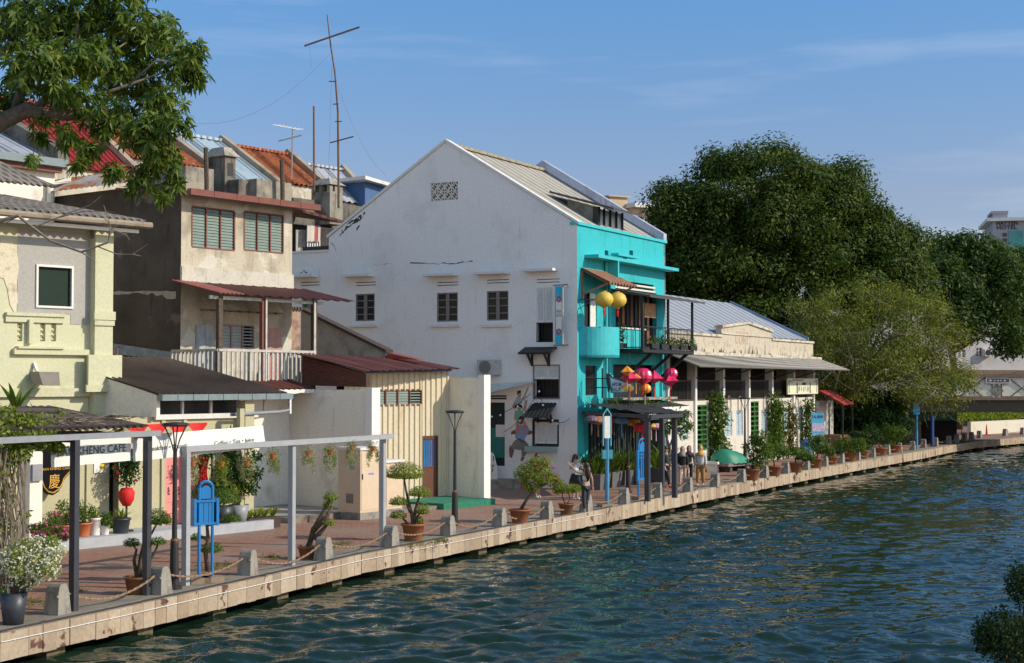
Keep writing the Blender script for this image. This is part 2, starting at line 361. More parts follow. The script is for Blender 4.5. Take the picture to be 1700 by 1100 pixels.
me = bpy.data.meshes.new('river_water'); me.vertices.add(len(co)); me.vertices.foreach_set('co', co.ravel()); me.loops.add(qf.size); me.loops.foreach_set('vertex_index', qf.ravel()); me.polygons.add(len(qf))
me.polygons.foreach_set('loop_start', np.arange(0, qf.size, 4, dtype='i')); me.polygons.foreach_set('loop_total', np.full(len(qf), 4, 'i')); me.update(calc_edges=True); me.polygons.foreach_set('use_smooth', np.ones(len(qf), bool))
me.materials.append(watermat('river_water', .022)); ow = bpy.data.objects.new('river_water', me); COL.objects.link(ow); tag(ow, kind='structure')

# quay wall: coping slabs, dark recess, piles, thin pipe
def quaymat():
    m, nt, bs = _nt('quay_stone'); bs.inputs['Roughness'].default_value = .8
    n = _noise(nt, .9, 5, .6); n2 = _noise(nt, 2.6, 3, .5); n3 = _noise(nt, 12, 4, .6); g = nt.nodes.new('ShaderNodeNewGeometry')
    c = _ramp(nt, g.outputs['Random Per Island'], 0, 1, (.29, .215, .145, 1), (.47, .38, .275, 1))
    c = _mix(nt, _ramp(nt, n.outputs[0], .5, .7), c, (.40, .30, .20)); c = _mix(nt, _ramp(nt, n2.outputs[0], .62, .66), c, (.12, .05, .035))
    c = _mix(nt, 1.0, c, _ramp(nt, n3.outputs[0], .3, .7, (.8, .8, .8, 1), (1.08, 1.08, 1.08, 1)), 'MULTIPLY')
    nt.links.new(c, bs.inputs['Base Color']); _bump(nt, bs, n3.outputs[0], .3); return m
qw = thing('quay_wall', 'pale stone faced quay wall with rust stains along the river', 'quay wall')
m = MB(); a = outset(Q, .34); rgn = random.Random(3)
for i in range(len(Q)-1):
    p, q = Q[i], Q[i+1]; L = (q-p).length; n = max(1, int(L/.34)); ai, aj = a[i], a[i+1]
    if i == len(Q)-2: n = 30
    for k in range(n):
        s0, s1 = (k+.012)/n, (k+.988)/n; P0, P1, A0, A1 = p.lerp(q, s0), p.lerp(q, s1), ai.lerp(aj, s0), ai.lerp(aj, s1)
        j = rgn.uniform(-.008, .008); z0 = -.46+rgn.uniform(-.012, .012); z1 = .012
        m.hexa([(P0.x+j,P0.y,z0),(P1.x+j,P1.y,z0),(A1.x,A1.y,z0),(A0.x,A0.y,z0)], [(P0.x+j,P0.y,z1),(P1.x+j,P1.y,z1),(A1.x,A1.y,z1),(A0.x,A0.y,z1)])
m.build('coping', quaymat(), qw)
m = MB(); b = outset(Q, .05); c_ = outset(Q, .3)
for i in range(len(Q)-1):
    m.hexa([(b[i].x,b[i].y,-.40),(b[i+1].x,b[i+1].y,-.40),(c_[i+1].x,c_[i+1].y,-.40),(c_[i].x,c_[i].y,-.40)],
           [(b[i].x,b[i].y,-.02),(b[i+1].x,b[i+1].y,-.02),(c_[i+1].x,c_[i+1].y,-.02),(c_[i].x,c_[i].y,-.02)])
m.build('backing_beam', M['kerbconc'], qw)
m = MB(); b = outset(Q, 1.3); c_ = outset(Q, 1.6)
for i in range(len(Q)-1):
    m.hexa([(b[i].x,b[i].y,-2.5),(b[i+1].x,b[i+1].y,-2.5),(c_[i+1].x,c_[i+1].y,-2.5),(c_[i].x,c_[i].y,-2.5)],
           [(b[i].x,b[i].y,-.04),(b[i+1].x,b[i+1].y,-.04),(c_[i+1].x,c_[i+1].y,-.04),(c_[i].x,c_[i].y,-.04)])
m.build('recessed_wall', P('wet_dark_stone', (.03, .03, .022), .6, var=.4), qw)
pm = Aged('pile_concrete', (.15, .12, .07), (.05, .05, .03), .5, .6, 2, .8); acc = 0
b = outset(Q, .50)
for i in range(len(Q)-2):
    p, q = b[i], b[i+1]; d = (q-p).normalized(); L = (q-p).length; s = (2.55-acc) if i else 1
    while s < L:
        c = p+d*s; nn = Vector((-d.y, d.x, 0)); w = .24; m = MB()
        m.hexa([(c-d*w-nn*.3)+Vector((0,0,-2.5)), (c+d*w-nn*.3)+Vector((0,0,-2.5)), (c+d*w+nn*.4)+Vector((0,0,-2.5)), (c-d*w+nn*.4)+Vector((0,0,-2.5))],
               [(c-d*w-nn*.3)+Vector((0,0,-.41)), (c+d*w-nn*.3)+Vector((0,0,-.41)), (c+d*w+nn*.4)+Vector((0,0,-.41)), (c-d*w+nn*.4)+Vector((0,0,-.41))])
        if c.y > 18: m.build('pile', pm, qw)
        s += 2.55
    acc = L-(s-2.55)
m = MB(); pp = [p+Vector((0, 0, -.13)) for p in outset(Q[1:7], -.03)]; m.tube(pp, .008, 4)
for i in range(len(pp)-1):
    for k in range(5):
        c = pp[i].lerp(pp[i+1], (k+.5)/5); m.ell(c, .018, 6, 4)
m.build('white_pipe', M['white'], qw)
m = MB(); m.tube([p+Vector((0, 0, .03)) for p in outset(Q[0:8], .12)], .022, 5); tag(m.build('cable', M['black']), 'long dark cable lying along the top of the quay edge', 'cable')

# opposite bank behind the camera side (carries the clipped shrub at the lower right)
m = MB(); m.prism([(-12, -30, -2), (60, -30, -2), (60, 24, -2), (9.2, 24, -2), (3.1, 8, -2), (-1.5, 6.5, -2), (-12, 6.5, -2)], (0, 0, 1.995))
tag(m.build('opposite_bank_pavement', M['kerbconc']), kind='structure')
# ================================================================== white gabled house with turquoise river front
FR = Fr((2.6, 60), atan2(.884, .467))
FGA = Fr((2.6, 60), atan2(-.467, .884))      # gable wall frame: x runs left -> right, y into the house (x negative on the wall)
GT = lambda p: (p[1], -p[0], p[2])           # gable frame local -> FR local (same origin)
WH = fthing(FR, 'shophouse', 'white gabled shophouse with a bright turquoise front facing the river', 'house')
wallw = Aged('white_gable_wall', (.80, .79, .77), (.64, .64, .62), .3, .45, .5, .9, bump=.15)
turq = Aged('turquoise_wall', (.035, .45, .49), (.035, .27, .29), .35, .6, 1.0, .8, bump=.15)
turqp = P('turquoise_paint', (.035, .45, .49), .65, var=.10)
greywood = P('grey_wood', (.20, .175, .16), .8, var=.25, scale=12)
shut = P('pale_shutter', (.66, .66, .65), .7, var=.08, scale=9)
ventm = P('cream_vent', (.62, .60, .52), .8, var=.06)
def gp(px, py): return FGA.p(px, py)
zt = gp(950, 372)[1]; xa, za = gp(740, 235); xe, ze = gp(546, 392); xl, zl = gp(480, 421)
wins = [('win', 590, 622, 487, 533), ('win', 725, 760, 485, 534), ('win', 808, 844, 482, 532), ('shut', 890, 918, 477, 568), ('winl', 501, 526, 488, 533)]
holes = []
def gh(x0, x1, y0, y1):
    a = gp(x0, y1); b = gp(x1, y0); h = (a[0], b[0], a[1], b[1]); holes.append(h); return h
H = [(k, gh(a, b, c, d)) for k, a, b, c, d in wins]
# slit vents above the windows
slits = []
for x0, x1, y0 in ((499, 530, 467), (591, 624, 467), (725, 761, 467), (808, 845, 463), (891, 929, 462)):
    slits.append((x0, x1, y0)); gh(x0, x1, y0, y0+2.6); gh(x0, x1, y0+4.8, y0+7.4)
gvx0, gvz1 = gp(715, 304); gvx1, gvz0 = gp(760, 331); holes.append((gvx0, gvx1, gvz0, gvz1))
Hs = gh(887, 928, 607, 660); Hs2 = gh(886, 926, 698, 738); Hd = gh(790, 838, 668, 772); gh(811, 841, 656, 658.5); gh(811, 841, 660, 662.5)
m = MB(GT); ztop = min(zt, ze)
m.wall(xl, 0, 0, zl, [h for h in holes if h[3] < zl], 0, .22)
m.poly([(xe, 0, zl), (0, 0, zl), (0, 0, ztop), (xe, 0, ztop)])
# gable triangle built round the lattice opening
gx0, gx1, gz0, gz1 = gvx0, gvx1, gvz0, gvz1
def gl(x): return ztop+(za-ztop)*((x-xe)/(xa-xe) if x < xa else (0-x)/(0-xa))
m.poly([(xe,0,ztop), (gx0,0,ztop), (gx0,0,gl(gx0))]); m.poly([(gx1,0,ztop), (0,0,ztop), (gx1,0,gl(gx1))])
m.poly([(gx0,0,ztop), (gx1,0,ztop), (gx1,0,gz0), (gx0,0,gz0)])
tp = [(gx0,0,gz1), (gx1,0,gz1), (gx1,0,gl(gx1)), (xa,0,za), (gx0,0,gl(gx0))]
m.poly(tp if gx0 < xa < gx1 else [(gx0,0,gz1), (gx1,0,gz1), (gx1,0,gl(gx1)), (gx0,0,gl(gx0))] )
if not gx0 < xa < gx1: m.poly([(gx1,0,gl(gx1)), (xa,0,za), (gx0,0,gl(gx0))] if xa > gx1 else [(gx0,0,gl(gx0)), (gx1,0,gl(gx1)), (xa,0,za)])
for a, b in (((gx0,gz0),(gx1,gz0)), ((gx1,gz0),(gx1,gz1)), ((gx1,gz1),(gx0,gz1)), ((gx0,gz1),(gx0,gz0))):
    m.poly([(a[0],0,a[1]),(b[0],0,b[1]),(b[0],.2,b[1]),(a[0],.2,a[1])][::-1])
m.build('gable_wall', wallw, WH)
# coping on the gable and far parapet
m = MB(GT)
def coping(m, y, w, lift=.12):
    for (x0, z0), (x1, z1) in (((xe-.08, ztop-.02), (xa, za)), ((xa, za), (.05, ztop))):
        m.prism([(x0, y-.06, z0), (x1, y-.06, z1), (x1, y-.06, z1+lift), (x0, y-.06, z0+lift)], (0, w+.06, 0))
coping(m, 0, .34); m.box(xl, -.05, zl, xe, .3, zl+.1); m.build('coping', M['offwhite'], WH)
Ly = FR.X(1105); m = MB(GT)
m.prism([(xe, Ly-.2, ztop-1), (0, Ly-.2, ztop-1), (0, Ly-.2, ztop+.15), (xa, Ly-.2, za+.35), (xe, Ly-.2, ztop+.15)], (0, .2, 0))
m.prism([(xe, Ly, 0), (0, Ly, 0), (0, Ly, ztop-1), (xe, Ly, ztop-1)], (0, -.15, 0)); coping(m, Ly-.25, .3, .4)
m.build('far_parapet', Aged('blue_grey_wall', (.42, .47, .58), (.22, .24, .30), .35, .5, 1.2), WH)
# roof
roofw = Aged('cream_sheet_roof', (.50, .47, .40), (.36, .33, .28), .35, .0, .9, .8, rib=0.3)
m = MB(GT); m.corr((0, .34, ztop-.02), (0, Ly-.2, ztop-.02), (xa, Ly-.2, za-.12), (xa, .34, za-.12), .22, .02); m.build('roof_slope', roofw, WH)
m = MB(GT); m.corr((xe, .34, ztop-.02), (xe, Ly-.2, ztop-.02), (xa, Ly-.2, za-.12), (xa, .34, za-.12), .22, .02); m.build('roof_slope', roofw, WH)
m = MB(GT); m.bar((xa, .34, za-.06), (xa, Ly-.2, za-.06), .3, .12); m.build('ridge_cap', Aged('mossy_cap', (.35, .31, .22), (.12, .11, .07), .6, 0, 4), WH)
m = MB(GT); m.box(xl, .22, 0, xl+.2, Ly, zl-.1); m.poly([(xl, .2, zl-.2), (xe, .2, zl-.2), (xe, Ly, zl-.2), (xl, Ly, zl-.2)]); m.box(xe, .3, zl-.1, xe+.2, Ly-.2, ztop); m.build('rear_wall', wallw, WH)
# dark interior shell, just behind the openings
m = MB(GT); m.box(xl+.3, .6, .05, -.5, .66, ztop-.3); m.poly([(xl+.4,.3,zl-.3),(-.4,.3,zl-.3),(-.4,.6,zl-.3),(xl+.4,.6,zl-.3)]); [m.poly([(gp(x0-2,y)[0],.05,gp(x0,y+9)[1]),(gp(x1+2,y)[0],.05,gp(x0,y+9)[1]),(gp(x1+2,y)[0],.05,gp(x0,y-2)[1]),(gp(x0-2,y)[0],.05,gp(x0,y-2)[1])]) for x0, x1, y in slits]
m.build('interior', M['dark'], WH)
# lattice ventilator
m = MB(GT); w = (gx1-gx0)/4; h = (gz1-gz0)/2
for i in range(4):
    for j in range(2):
        cx, cz = gx0+w*(i+.5), gz0+h*(j+.5)
        for sx, sz in ((1,1),(1,-1),(-1,1),(-1,-1)): m.bar((cx+sx*w*.46, .05, cz), (cx, .05, cz+sz*h*.46), .05, .05)
        m.bar((cx-w*.2,.05,cz),(cx,.05,cz+h*.2),.035); m.bar((cx+w*.2,.05,cz),(cx,.05,cz-h*.2),.035)
for i in range(5): m.bar((gx0+w*i, .05, gz0), (gx0+w*i, .05, gz1), .045)
for j in range(3): m.bar((gx0, .05, gz0+h*j), (gx1, .05, gz0+h*j), .045)
m.build('lattice_vent', ventm, WH)
m = MB(GT)
for dx, x0, x1, y in ((0, 570, 630, 459), (0, 705, 770, 458), (0, 787, 855, 455), (0, 868, 934, 450), (0, 480, 536, 460)):
    a = gp(x0+6, y); b = gp(x1-8, y)
    mm = MB(GT); mm.box(a[0], -.5, a[1]-.04, b[0], .02, a[1]+.06); mm.build('window_canopy', M['offwhite'], WH)
for x0, x1, y in ((583, 628, 541), (716, 766, 541), (801, 850, 541)):
    a = gp(x0, y); b = gp(x1, y); mm = MB(GT); mm.box(a[0], -.12, a[1]-.05, b[0], .02, a[1]+.05); mm.build('sill', M['offwhite'], WH)
def casement(h, parent, mat, tf, y=.06, rows=4, open_=False, gm=None):
    x0, x1, z0, z1 = h; f = MB(tf); w = (x1-x0)/2; t = .055
    f.box(x0, y-.03, z0, x0+t, y+.05, z1); f.box(x1-t, y-.03, z0, x1, y+.05, z1); f.box(x0+t, y-.03, z1-t, x1-t, y+.05, z1); f.box(x0+t, y-.03, z0, x1-t, y+.05, z0+t)
    f.box(x0+w-.07, y-.045, z0+t, x0+w+.07, y+.045, z1-t)
    for k in range(1, rows): zz = z0+(z1-z0)*k/rows; f.box(x0+t, y-.02, zz-.02, x0+w-.07, y+.02, zz+.02); f.box(x0+w+.07, y-.02, zz-.02, x1-t, y+.02, zz+.02)
    o = f.build('window', mat, parent); g = MB(tf)
    g.poly([(x0+t, y+.03, z0+t), (x1-t, y+.03, z0+t), (x1-t, y+.03, z1-t), (x0+t, y+.03, z1-t)]); g.build('pane', gm or M['glass'], o); return o
greeng = Glass('green_glass', (.02, .16, .03))
for k, h in H:
    if k == 'win': casement(h, WH, greywood, GT)
    if k == 'winl': casement(h, WH, greywood, GT, gm=greeng)
def shutterpair(x0, x1, z0, z1, parent, mat, tf, y=.02, name='shutter'):
    for a, b in ((x0, (x0+x1)/2-.01), ((x0+x1)/2+.01, x1)):
        m = MB(tf); t = .06; m.box(a, y, z0, a+t, y+.05, z1); m.box(b-t, y, z0, b, y+.05, z1); m.box(a+t, y, z1-t, b-t, y+.05, z1); m.box(a+t, y, z0, b-t, y+.05, z0+t)
        n = max(4, int((z1-z0)/.085))
        for i in range(n):
            zz = z0+t+(z1-z0-2*t)*i/n; dz = (z1-z0-2*t)/n
            m.poly([(a+t, y+.005, zz), (b-t, y+.005, zz), (b-t, y+.04, zz+dz*.95), (a+t, y+.04, zz+dz*.95)])
        m.build(name, mat, parent)
h = H[3][1]; zs = gp(900, 535)[1]; shutterpair(h[0], h[1], zs, h[3], WH, shut, GT)
def grille(x0, x1, z0, z1, parent, tf, y=.05, n=6, mat=None, name='grille', w=.02):
    m = MB(tf)
    for i in range(n+1): xx = x0+(x1-x0)*i/n; m.bar((xx, y, z0), (xx, y, z1), w)
    m.bar((x0, y, z0+.03), (x1, y, z0+.03), w*1.5); m.bar((x0, y, z1-.03), (x1, y, z1-.03), w*1.5)
    return m.build(name, mat or M['black'], parent)
grille(h[0], h[1], h[2], zs, WH, GT)
zs = gp(900, 629)[1]; shutterpair(Hs[0], Hs[1], zs, Hs[3], WH, shut, GT); grille(Hs[0], Hs[1], Hs[2], zs, WH, GT)
shutterpair(Hs2[0]+.06, Hs2[1]-.04, Hs2[2]+.05, Hs2[3]-.06, WH, shut, GT)
for hh in (Hs2, Hs):
    m = MB(GT); x0, x1, z0, z1 = hh; t = .05
    m.box(x0-t,-.03,z0-t,x0,.05,z1+t); m.box(x1,-.03,z0-t,x1+t,.05,z1+t); m.box(x0,-.03,z1,x1,.05,z1+t); m.box(x0,-.03,z0-t,x1,.05,z0)
    m.build('window_frame', M['black'] if hh is Hs2 else greywood, WH)
# small tiled canopy on black brackets
a = gp(880, 582); b = gp(920, 577); m = MB(GT)
for i in range(9):
    xx = a[0]-.15+(b[0]-a[0]+.2)*i/8; m.bar((xx, -.62, a[1]-.12), (xx, .0, a[1]+.12), .16, .07)
m.build('tiled_canopy', M['black'], WH)
for px_ in (884, 912):
    xx = gp(px_, 590)[0]; m = MB(GT); m.bar((xx, -.04, a[1]+.05), (xx, -.04, a[1]-.62), .08); m.bar((xx, -.05, a[1]-.55), (xx, -.5, a[1]-.1), .08); m.build('bracket', M['black'], WH)
# black awning over the lower shutter
a = gp(886, 670); b = gp(924, 670); zt_, zb = a[1], gp(880, 687)[1]; m = MB(GT)
m.corr((a[0]-.1, -.85, zb-.12), (b[0]+.05, -.85, zb-.12), (b[0], 0, zt_+.05), (a[0], 0, zt_+.05), .18, .012, 2); m.build('awning', M['black'], WH)
for xx in (a[0]+.2, b[0]-.25): m = MB(GT); m.bar((xx, -.02, zb), (xx, -.02, zb-.35), .07); m.bar((xx, -.02, zb-.3), (xx, -.6, zb-.02), .06); m.build('bracket', M['black'], WH)
a = gp(876, 748); b = gp(925, 742); m = MB(GT); m.box(a[0], -.3, a[1]-.03, b[0], 0, b[1]+.02); m.build('serving_ledge', P('tiled_ledge', (.25, .38, .38), .4, var=.3, scale=30), WH)
# doorway
x0, x1, z0, z1 = Hd; m = MB(GT); m.box(x0, .12, z0, x1, .18, z1); m.build('door', P('dark_teal_door', (.012, .03, .035), .4), WH)
m = MB(GT); a = gp(805, 724); b = gp(838, 760); m.box(a[0], .06, b[1], b[0], .11, a[1]+.35); m.build('door_panel', P('green_panel', (.02, .16, .15), .5), WH)
m = MB(GT); a = gp(822, 692+33); m.box(a[0], .05, a[1], a[0]+.75, .10, a[1]+.5); m.build('counter_panel', M['offwhite'], WH)
# flood of faint cracks along the wall (raised torn plaster edges)
crk = P('crack_dirt', (.055, .05, .045), .9); rr = random.Random(11)
def crack(pts, w=.02, nm='crack'):
    m = MB(GT); pts = [gp(*p) for p in pts]; full = []
    for (a, b) in zip(pts[:-1], pts[1:]):
        for k in range(6): t = k/6; full.append((a[0]+(b[0]-a[0])*t+rr.uniform(-.03, .03), a[1]+(b[1]-a[1])*t+rr.uniform(-.03, .03)))
    for p, q in zip(full[:-1], full[1:]): 
        ww = w*(.25+rr.random()*1.4); m.poly([(p[0], -.004, p[1]), (q[0], -.004, q[1]), (q[0], -.004, q[1]+ww), (p[0], -.004, p[1]+ww)])
    m.build(nm, crk, WH)
crack([(681, 437), (720, 438), (760, 437), (790, 433)], .03); crack([(620, 440), (655, 437)], .015)
crack([(564, 393), (572, 384), (583, 374), (598, 366), (607, 353)], .12); crack([(578, 372), (590, 366), (600, 357)], .06); crack([(592, 383), (597, 376)], .1)
crack([(549, 402), (556, 410), (558, 420)], .03); crack([(495, 460), (500, 453), (505, 449), (510, 456)], .04)
# air conditioner
AC = fthing(FR, 'air_conditioner', 'grey air conditioning unit mounted on the white gable wall above the shed end', 'air conditioner')
a = gp(800, 622); b = gp(833, 597); mk = MB(GT); mk.box(a[0], -.42, a[1], b[0], -.08, b[1]); mk.build('casing', P('ac_casing', (.42, .42, .40), .5), AC)
cx = a[0]+.42*(b[0]-a[0]); m = MB(GT)
pts = [(a[0]+.37+.27*cos(k*pi/10), -.425, (a[1]+b[1])/2+.27*sin(k*pi/10)) for k in range(20)]; m.prism(pts, (0, -.02, 0)); m.build('fan_grille', P('ac_grille', (.16, .17, .16), .5), AC)
m = MB(GT); m.bar((a[0]+.1, -.4, a[1]-.03), (a[0]+.1, 0, a[1]-.03), .05); m.bar((b[0]-.1, -.4, a[1]-.03), (b[0]-.1, 0, a[1]-.03), .05); m.build('bracket', M['grey_steel'], AC)
m = MB(GT); m.poly([(a[0]+.82,-.425,b[1]-.12),(a[0]+.95,-.425,b[1]-.12),(a[0]+.92,-.425,b[1]-.04),(a[0]+.85,-.425,b[1]-.04)]); m.build('badge', P('cyan_badge', (.05, .4, .6)), AC)
# fabric sail over the doorway
m = MB(GT); a = gp(812, 652); b = gp(893, 634); c = gp(800, 657); n = 8; vs = []
pA = Vector((gp(893, 633)[0], -.05, gp(893, 633)[1])); pB = Vector((gp(800, 642)[0]-1.5, -.05, gp(800, 641)[1])); pC = Vector((gp(800, 641)[0]-1.3, -1.6, gp(800, 655)[1])); pD = Vector((gp(838, 655)[0], -1.5, gp(838, 652)[1]))
for i in range(n+1):
    for j in range(n+1):
        u, v = i/n, j/n; q = pB.lerp(pA, u).lerp(pC.lerp(pD, u), v); q.z -= .25*sin(pi*u)*sin(pi*v); vs.append(q)
m.add(vs, [(i*(n+1)+j, i*(n+1)+j+1, (i+1)*(n+1)+j+1, (i+1)*(n+1)+j) for i in range(n) for j in range(n)])
sl = m.build('shade_sail', P('cream_fabric', (.62, .60, .54), .9), None, True); sl.location = FR.o; sl.rotation_euler.z = FR.a; tag(sl, 'pale fabric shade sail stretched over the dark doorway in the gable wall', 'shade sail')
# doorstep blocks
st = fthing(FR, 'doorstep', 'grey concrete steps in front of the dark doorway of the white house', 'steps')
a = FGA.l(G(806, 822)); m = MB(GT); m.box(gp(796, 700)[0], -1.0, 0, gp(862, 700)[0]+.3, -.004, .33); m.build('upper_step', M['concrete'], st)
m = MB(GT); m.box(gp(790, 700)[0], -1.7, 0, gp(850, 700)[0], -1.003, .17); m.build('lower_step', M['concrete'], st)
# two painted boards by the door
for px_, lab in ((806, 'white painted board with dark doodles nearest the wall end'), (828, 'white painted board with dark doodles right of the first, by the door post')):
    c = gp(px_, 770); bd = fthing(FR, 'painted_board', lab, 'sign board'); m = MB(GT); z0 = .33
    pts = [(c[0]+.22*cos(t)*(1 if sin(t) > 0 else 1.25), -.7, z0+.55+.55*sin(t)) for t in [k*pi/9 for k in range(10)]]+[(c[0]-.3, -.7, z0), (c[0]+.3, -.7, z0)]
    m.prism(pts, (0, .05, 0)); m.build('board', M['white'], bd); m = MB(GT)
    for k in range(9):
        q = (c[0]+rr.uniform(-.16, .12), z0+rr.uniform(.12, .85)); m.poly([(q[0], -.705, q[1]), (q[0]+.07, -.705, q[1]+.03), (q[0]+.05, -.705, q[1]+.12)])
    m.build('doodle', M['black'], bd)

# ------------------------------------------------------------------ painted mural on the gable wall (generic figures)
MU = fthing(FR, 'wall_mural', 'painted mural of a man carrying two children on the white wall', 'mural')
def patch(name, pts, col, y=-.006):
    m = MB(GT); m.poly([(gp(*p)[0], y, gp(*p)[1]) for p in pts]); return m.build(name, P(name+'_paint', col, .9, var=.15, scale=10), MU)
skin1, skin2 = (.19, .10, .07), (.38, .26, .18)
patch('man_shorts', [(848,742),(853,732),(862,727),(874,733),(880,742),(866,747),(855,746)], (.20,.19,.17)); patch('man_shorts', [(866,742.3),(880,742.3),(871,758),(866,757)], (.19,.18,.16), -.007)
patch('man_shirt', [(857,712),(863,705),(876,706),(880,716),(872,726),(870,737),(855,727)], (.22,.30,.46))
patch('man_arm', [(857,712),(849,716),(848,721),(859,720)], skin1, -.0065); patch('man_arm', [(880,714),(888,717),(878,722),(875,719)], skin1, -.0065)
patch('man_leg', [(847,738),(854,747),(850,760),(846,758),(845,746)], skin1, -.0055); patch('man_leg', [(866,757.5),(871,758.5),(868,765),(864,765)], skin1, -.0055)
patch('man_head', [(861,696),(865,692),(870,694),(869,702),(865,705),(861,702)], skin1, -.0075)
patch('man_hair', [(860,696),(864,690),(871,692),(870,696),(865,694)], (.02,.015,.015), -.0085)
patch('girl_legs', [(858,698),(862,698),(862,714),(858,724),(856,715)], (.50,.20,.20), -.008); patch('girl_legs', [(870,699),(874,702),(872,718),(870,726),(868,712)], (.50,.20,.20), -.008)
patch('girl_shirt', [(856,684),(863,679),(869,682),(869,690),(859,698),(856,698)], (.18,.42,.28), -.0065)
patch('girl_arm', [(855,682),(858,680),(857,694),(853,697)], skin2, -.0055); patch('girl_arm', [(868,681),(873,683),(876,662),(873,656),(871,669)], skin2, -.0055)
patch('girl_face', [(858,673),(862,672),(866,675),(864,681),(860,681)], skin2, -.0085); patch('girl_hair', [(854,680),(855,673),(861,669.5),(867,673),(868,680),(864,675),(859,674)], (.02,.015,.015), -.0095)
patch('boy_shirt', [(857,660),(862,658),(867,661),(867,670),(856,671)], (.38,.40,.44), -.0065)
patch('boy_arm', [(866,662),(870,656),(876,642),(878,640),(877,646),(869,664)], skin2, -.0058); patch('boy_arm', [(857,662),(850,674),(853,678),(859,669)], skin2, -.0058)
patch('boy_face', [(859,652),(864,651),(866,655),(863,660),(860,659)], skin2, -.0075); patch('boy_hair', [(858,655),(859,649),(864,647.5),(866,651),(861,652.5)], (.02,.015,.015), -.0085)
# string of festoon bulbs across the wall
fl = fthing(FR, 'festoon_lights', 'sagging black cable of small bulbs strung across the mural wall', 'string lights')
m = MB(GT); bl = MB(GT)
for p0, p1, sag in (((842, 716), (905, 636), .3), ((800, 686), (886, 652), .35), ((902, 660), (950, 694), .5)):
    a, b = gp(*p0), gp(*p1); pts = []
    for k in range(13):
        t = k/12; pts.append((a[0]+(b[0]-a[0])*t, -.25, a[1]+(b[1]-a[1])*t-sag*4*t*(1-t)))
    m.tube(pts, .012, 4)
    for k in range(1, 12, 2): bl = MB(GT); bl.ell((pts[k][0], -.25, pts[k][2]-.07), .05, 6, 4); bl.build('bulb', M['white'], fl)
m.build('cable', M['black'], fl)
# narrow vertical cloth sign on a projecting frame
VS = fthing(FR, 'banner_sign', 'tall narrow blue and white banner sign standing out from the house corner', 'sign')
a = FR.p(930, 474, -.0); xs = gp(936, 520)[0]; zA = gp(936, 476)[1]; zB = gp(936, 572)[1]
m = MB(GT); sx0, sx1 = xs-.17, xs+.17; yb = -.45
m.box(sx0, yb, zB, sx1, yb+.03, zA); m.build('board', P('cyan_cloth', (.03, .42, .62), .8), VS)
m = MB(GT); m.bar((sx0-.08, yb+.015, zA+.04), (sx1+.25, yb+.015, zA+.06), .05); m.bar((sx0-.08, yb+.015, zB-.04), (sx1+.25, yb+.015, zB-.02), .05); m.bar((sx1+.02, yb, zA), (sx1+.02, 0, zA), .04); m.bar((sx1+.02, yb, zB), (sx1+.02, 0, zB), .04)
m.build('frame', greywood, VS)
m = MB(GT); L = zA-zB; m.prism([(sx0+.045, yb-.004, zB+.27*L), (xs, yb-.004, zB+.22*L), (sx1-.045, yb-.004, zB+.27*L), (sx1-.045, yb-.004, zA-.27*L), (xs, yb-.004, zA-.22*L), (sx0+.045, yb-.004, zA-.27*L)], (0, .003, 0))
m.build('white_panel', M['white'], VS)
m = MB(GT); m.box(sx0-.012, yb-.006, zB, sx0+.012, yb+.035, zA); m.box(sx1-.012, yb-.006, zB, sx1+.012, yb+.035, zA); m.build('edge_strip', P('gold_edge', (.55, .45, .28)), VS)
m = MB(GT)
for zz in (zA-.22*L, zB+.22*L):
    for k in range(7): t = k*2*pi/7; m.ell((xs+.07*cos(t), yb-.008, zz+.09*sin(t)), (.045, .004, .05), 6, 4)
m.build('flower_motif', P('dull_red', (.40, .10, .10)), VS)
lettering('HARA', VS, M['black'], (xs-.105, zB+.545*L, xs+.105, zB+.60*L), yb-.008, GT); lettering('KAYA', VS, M['black'], (xs-.105, zB+.47*L, xs+.105, zB+.53*L), yb-.008, GT)

# ------------------------------------------------------------------ turquoise front
def fp(px, py, y=0): return FR.p(px, py, y)
fh = []
def fhole(x0, x1, y0, y1):
    a = fp(x0, y1); b = fp(x1, y0); h = (a[0], b[0], a[1], b[1]); fh.append(h); return h
hA = fhole(970, 991, 487, 545); hB = fhole(972, 991, 607, 656); hC = fhole(1022, 1090, 487, 578); hD = fhole(1018, 1088, 606, 664)
for y in (472.5, 480): fhole(1024, 1085, y+.4, y+3.8)
fhole(1004, 1010, 416, 423); fhole(1045, 1051, 416, 424); 
hE = fhole(977, 1100, 694, 780)
m = MB(); m.wall(0, Ly, 0, ztop-.02, fh, 0, .2); m.build('front_wall', turq, WH)
m = MB(); m.box(-.05, -.08, ztop-.02, Ly+.05, .3, ztop+.10); m.build('front_coping', turqp, WH)
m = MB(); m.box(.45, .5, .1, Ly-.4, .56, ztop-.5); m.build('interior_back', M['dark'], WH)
a = fp(967, 427); b = fp(1106, 447); zz = (fp(967, 428)[1]+fp(1106, 446)[1])/2
m = MB(); m.box(a[0]+.2, -.62, zz-.06, Ly+.1, .02, zz+.07); m.build('ledge', turqp, WH)
xx = fp(1004, 440)[0]; m = MB(); m.box(xx, -.6, zz-.75, xx+.12, .02, zz-.06); m.build('ledge_fin', turqp, WH)
m = MB(); a = fp(1012, 428); m.box(a[0]-.2, -.5, zz+.2, a[0]+2.0, -.15, zz+.30); m.bar((a[0]+1.0, -.3, zz+.07), (a[0]+1.0, -.3, zz+.2), .2); m.build('small_shelf', turqp, WH)
# slatted pale vent frame
m = MB(); a = fp(1021, 484.5); b = fp(1087, 470)
for y in (471, 478, 485.5): zq = fp(1040, y)[1]; m.box(a[0], -.02, zq-.05, b[0], .03, zq+.03)
m.build('vent_slats', ventm, WH)
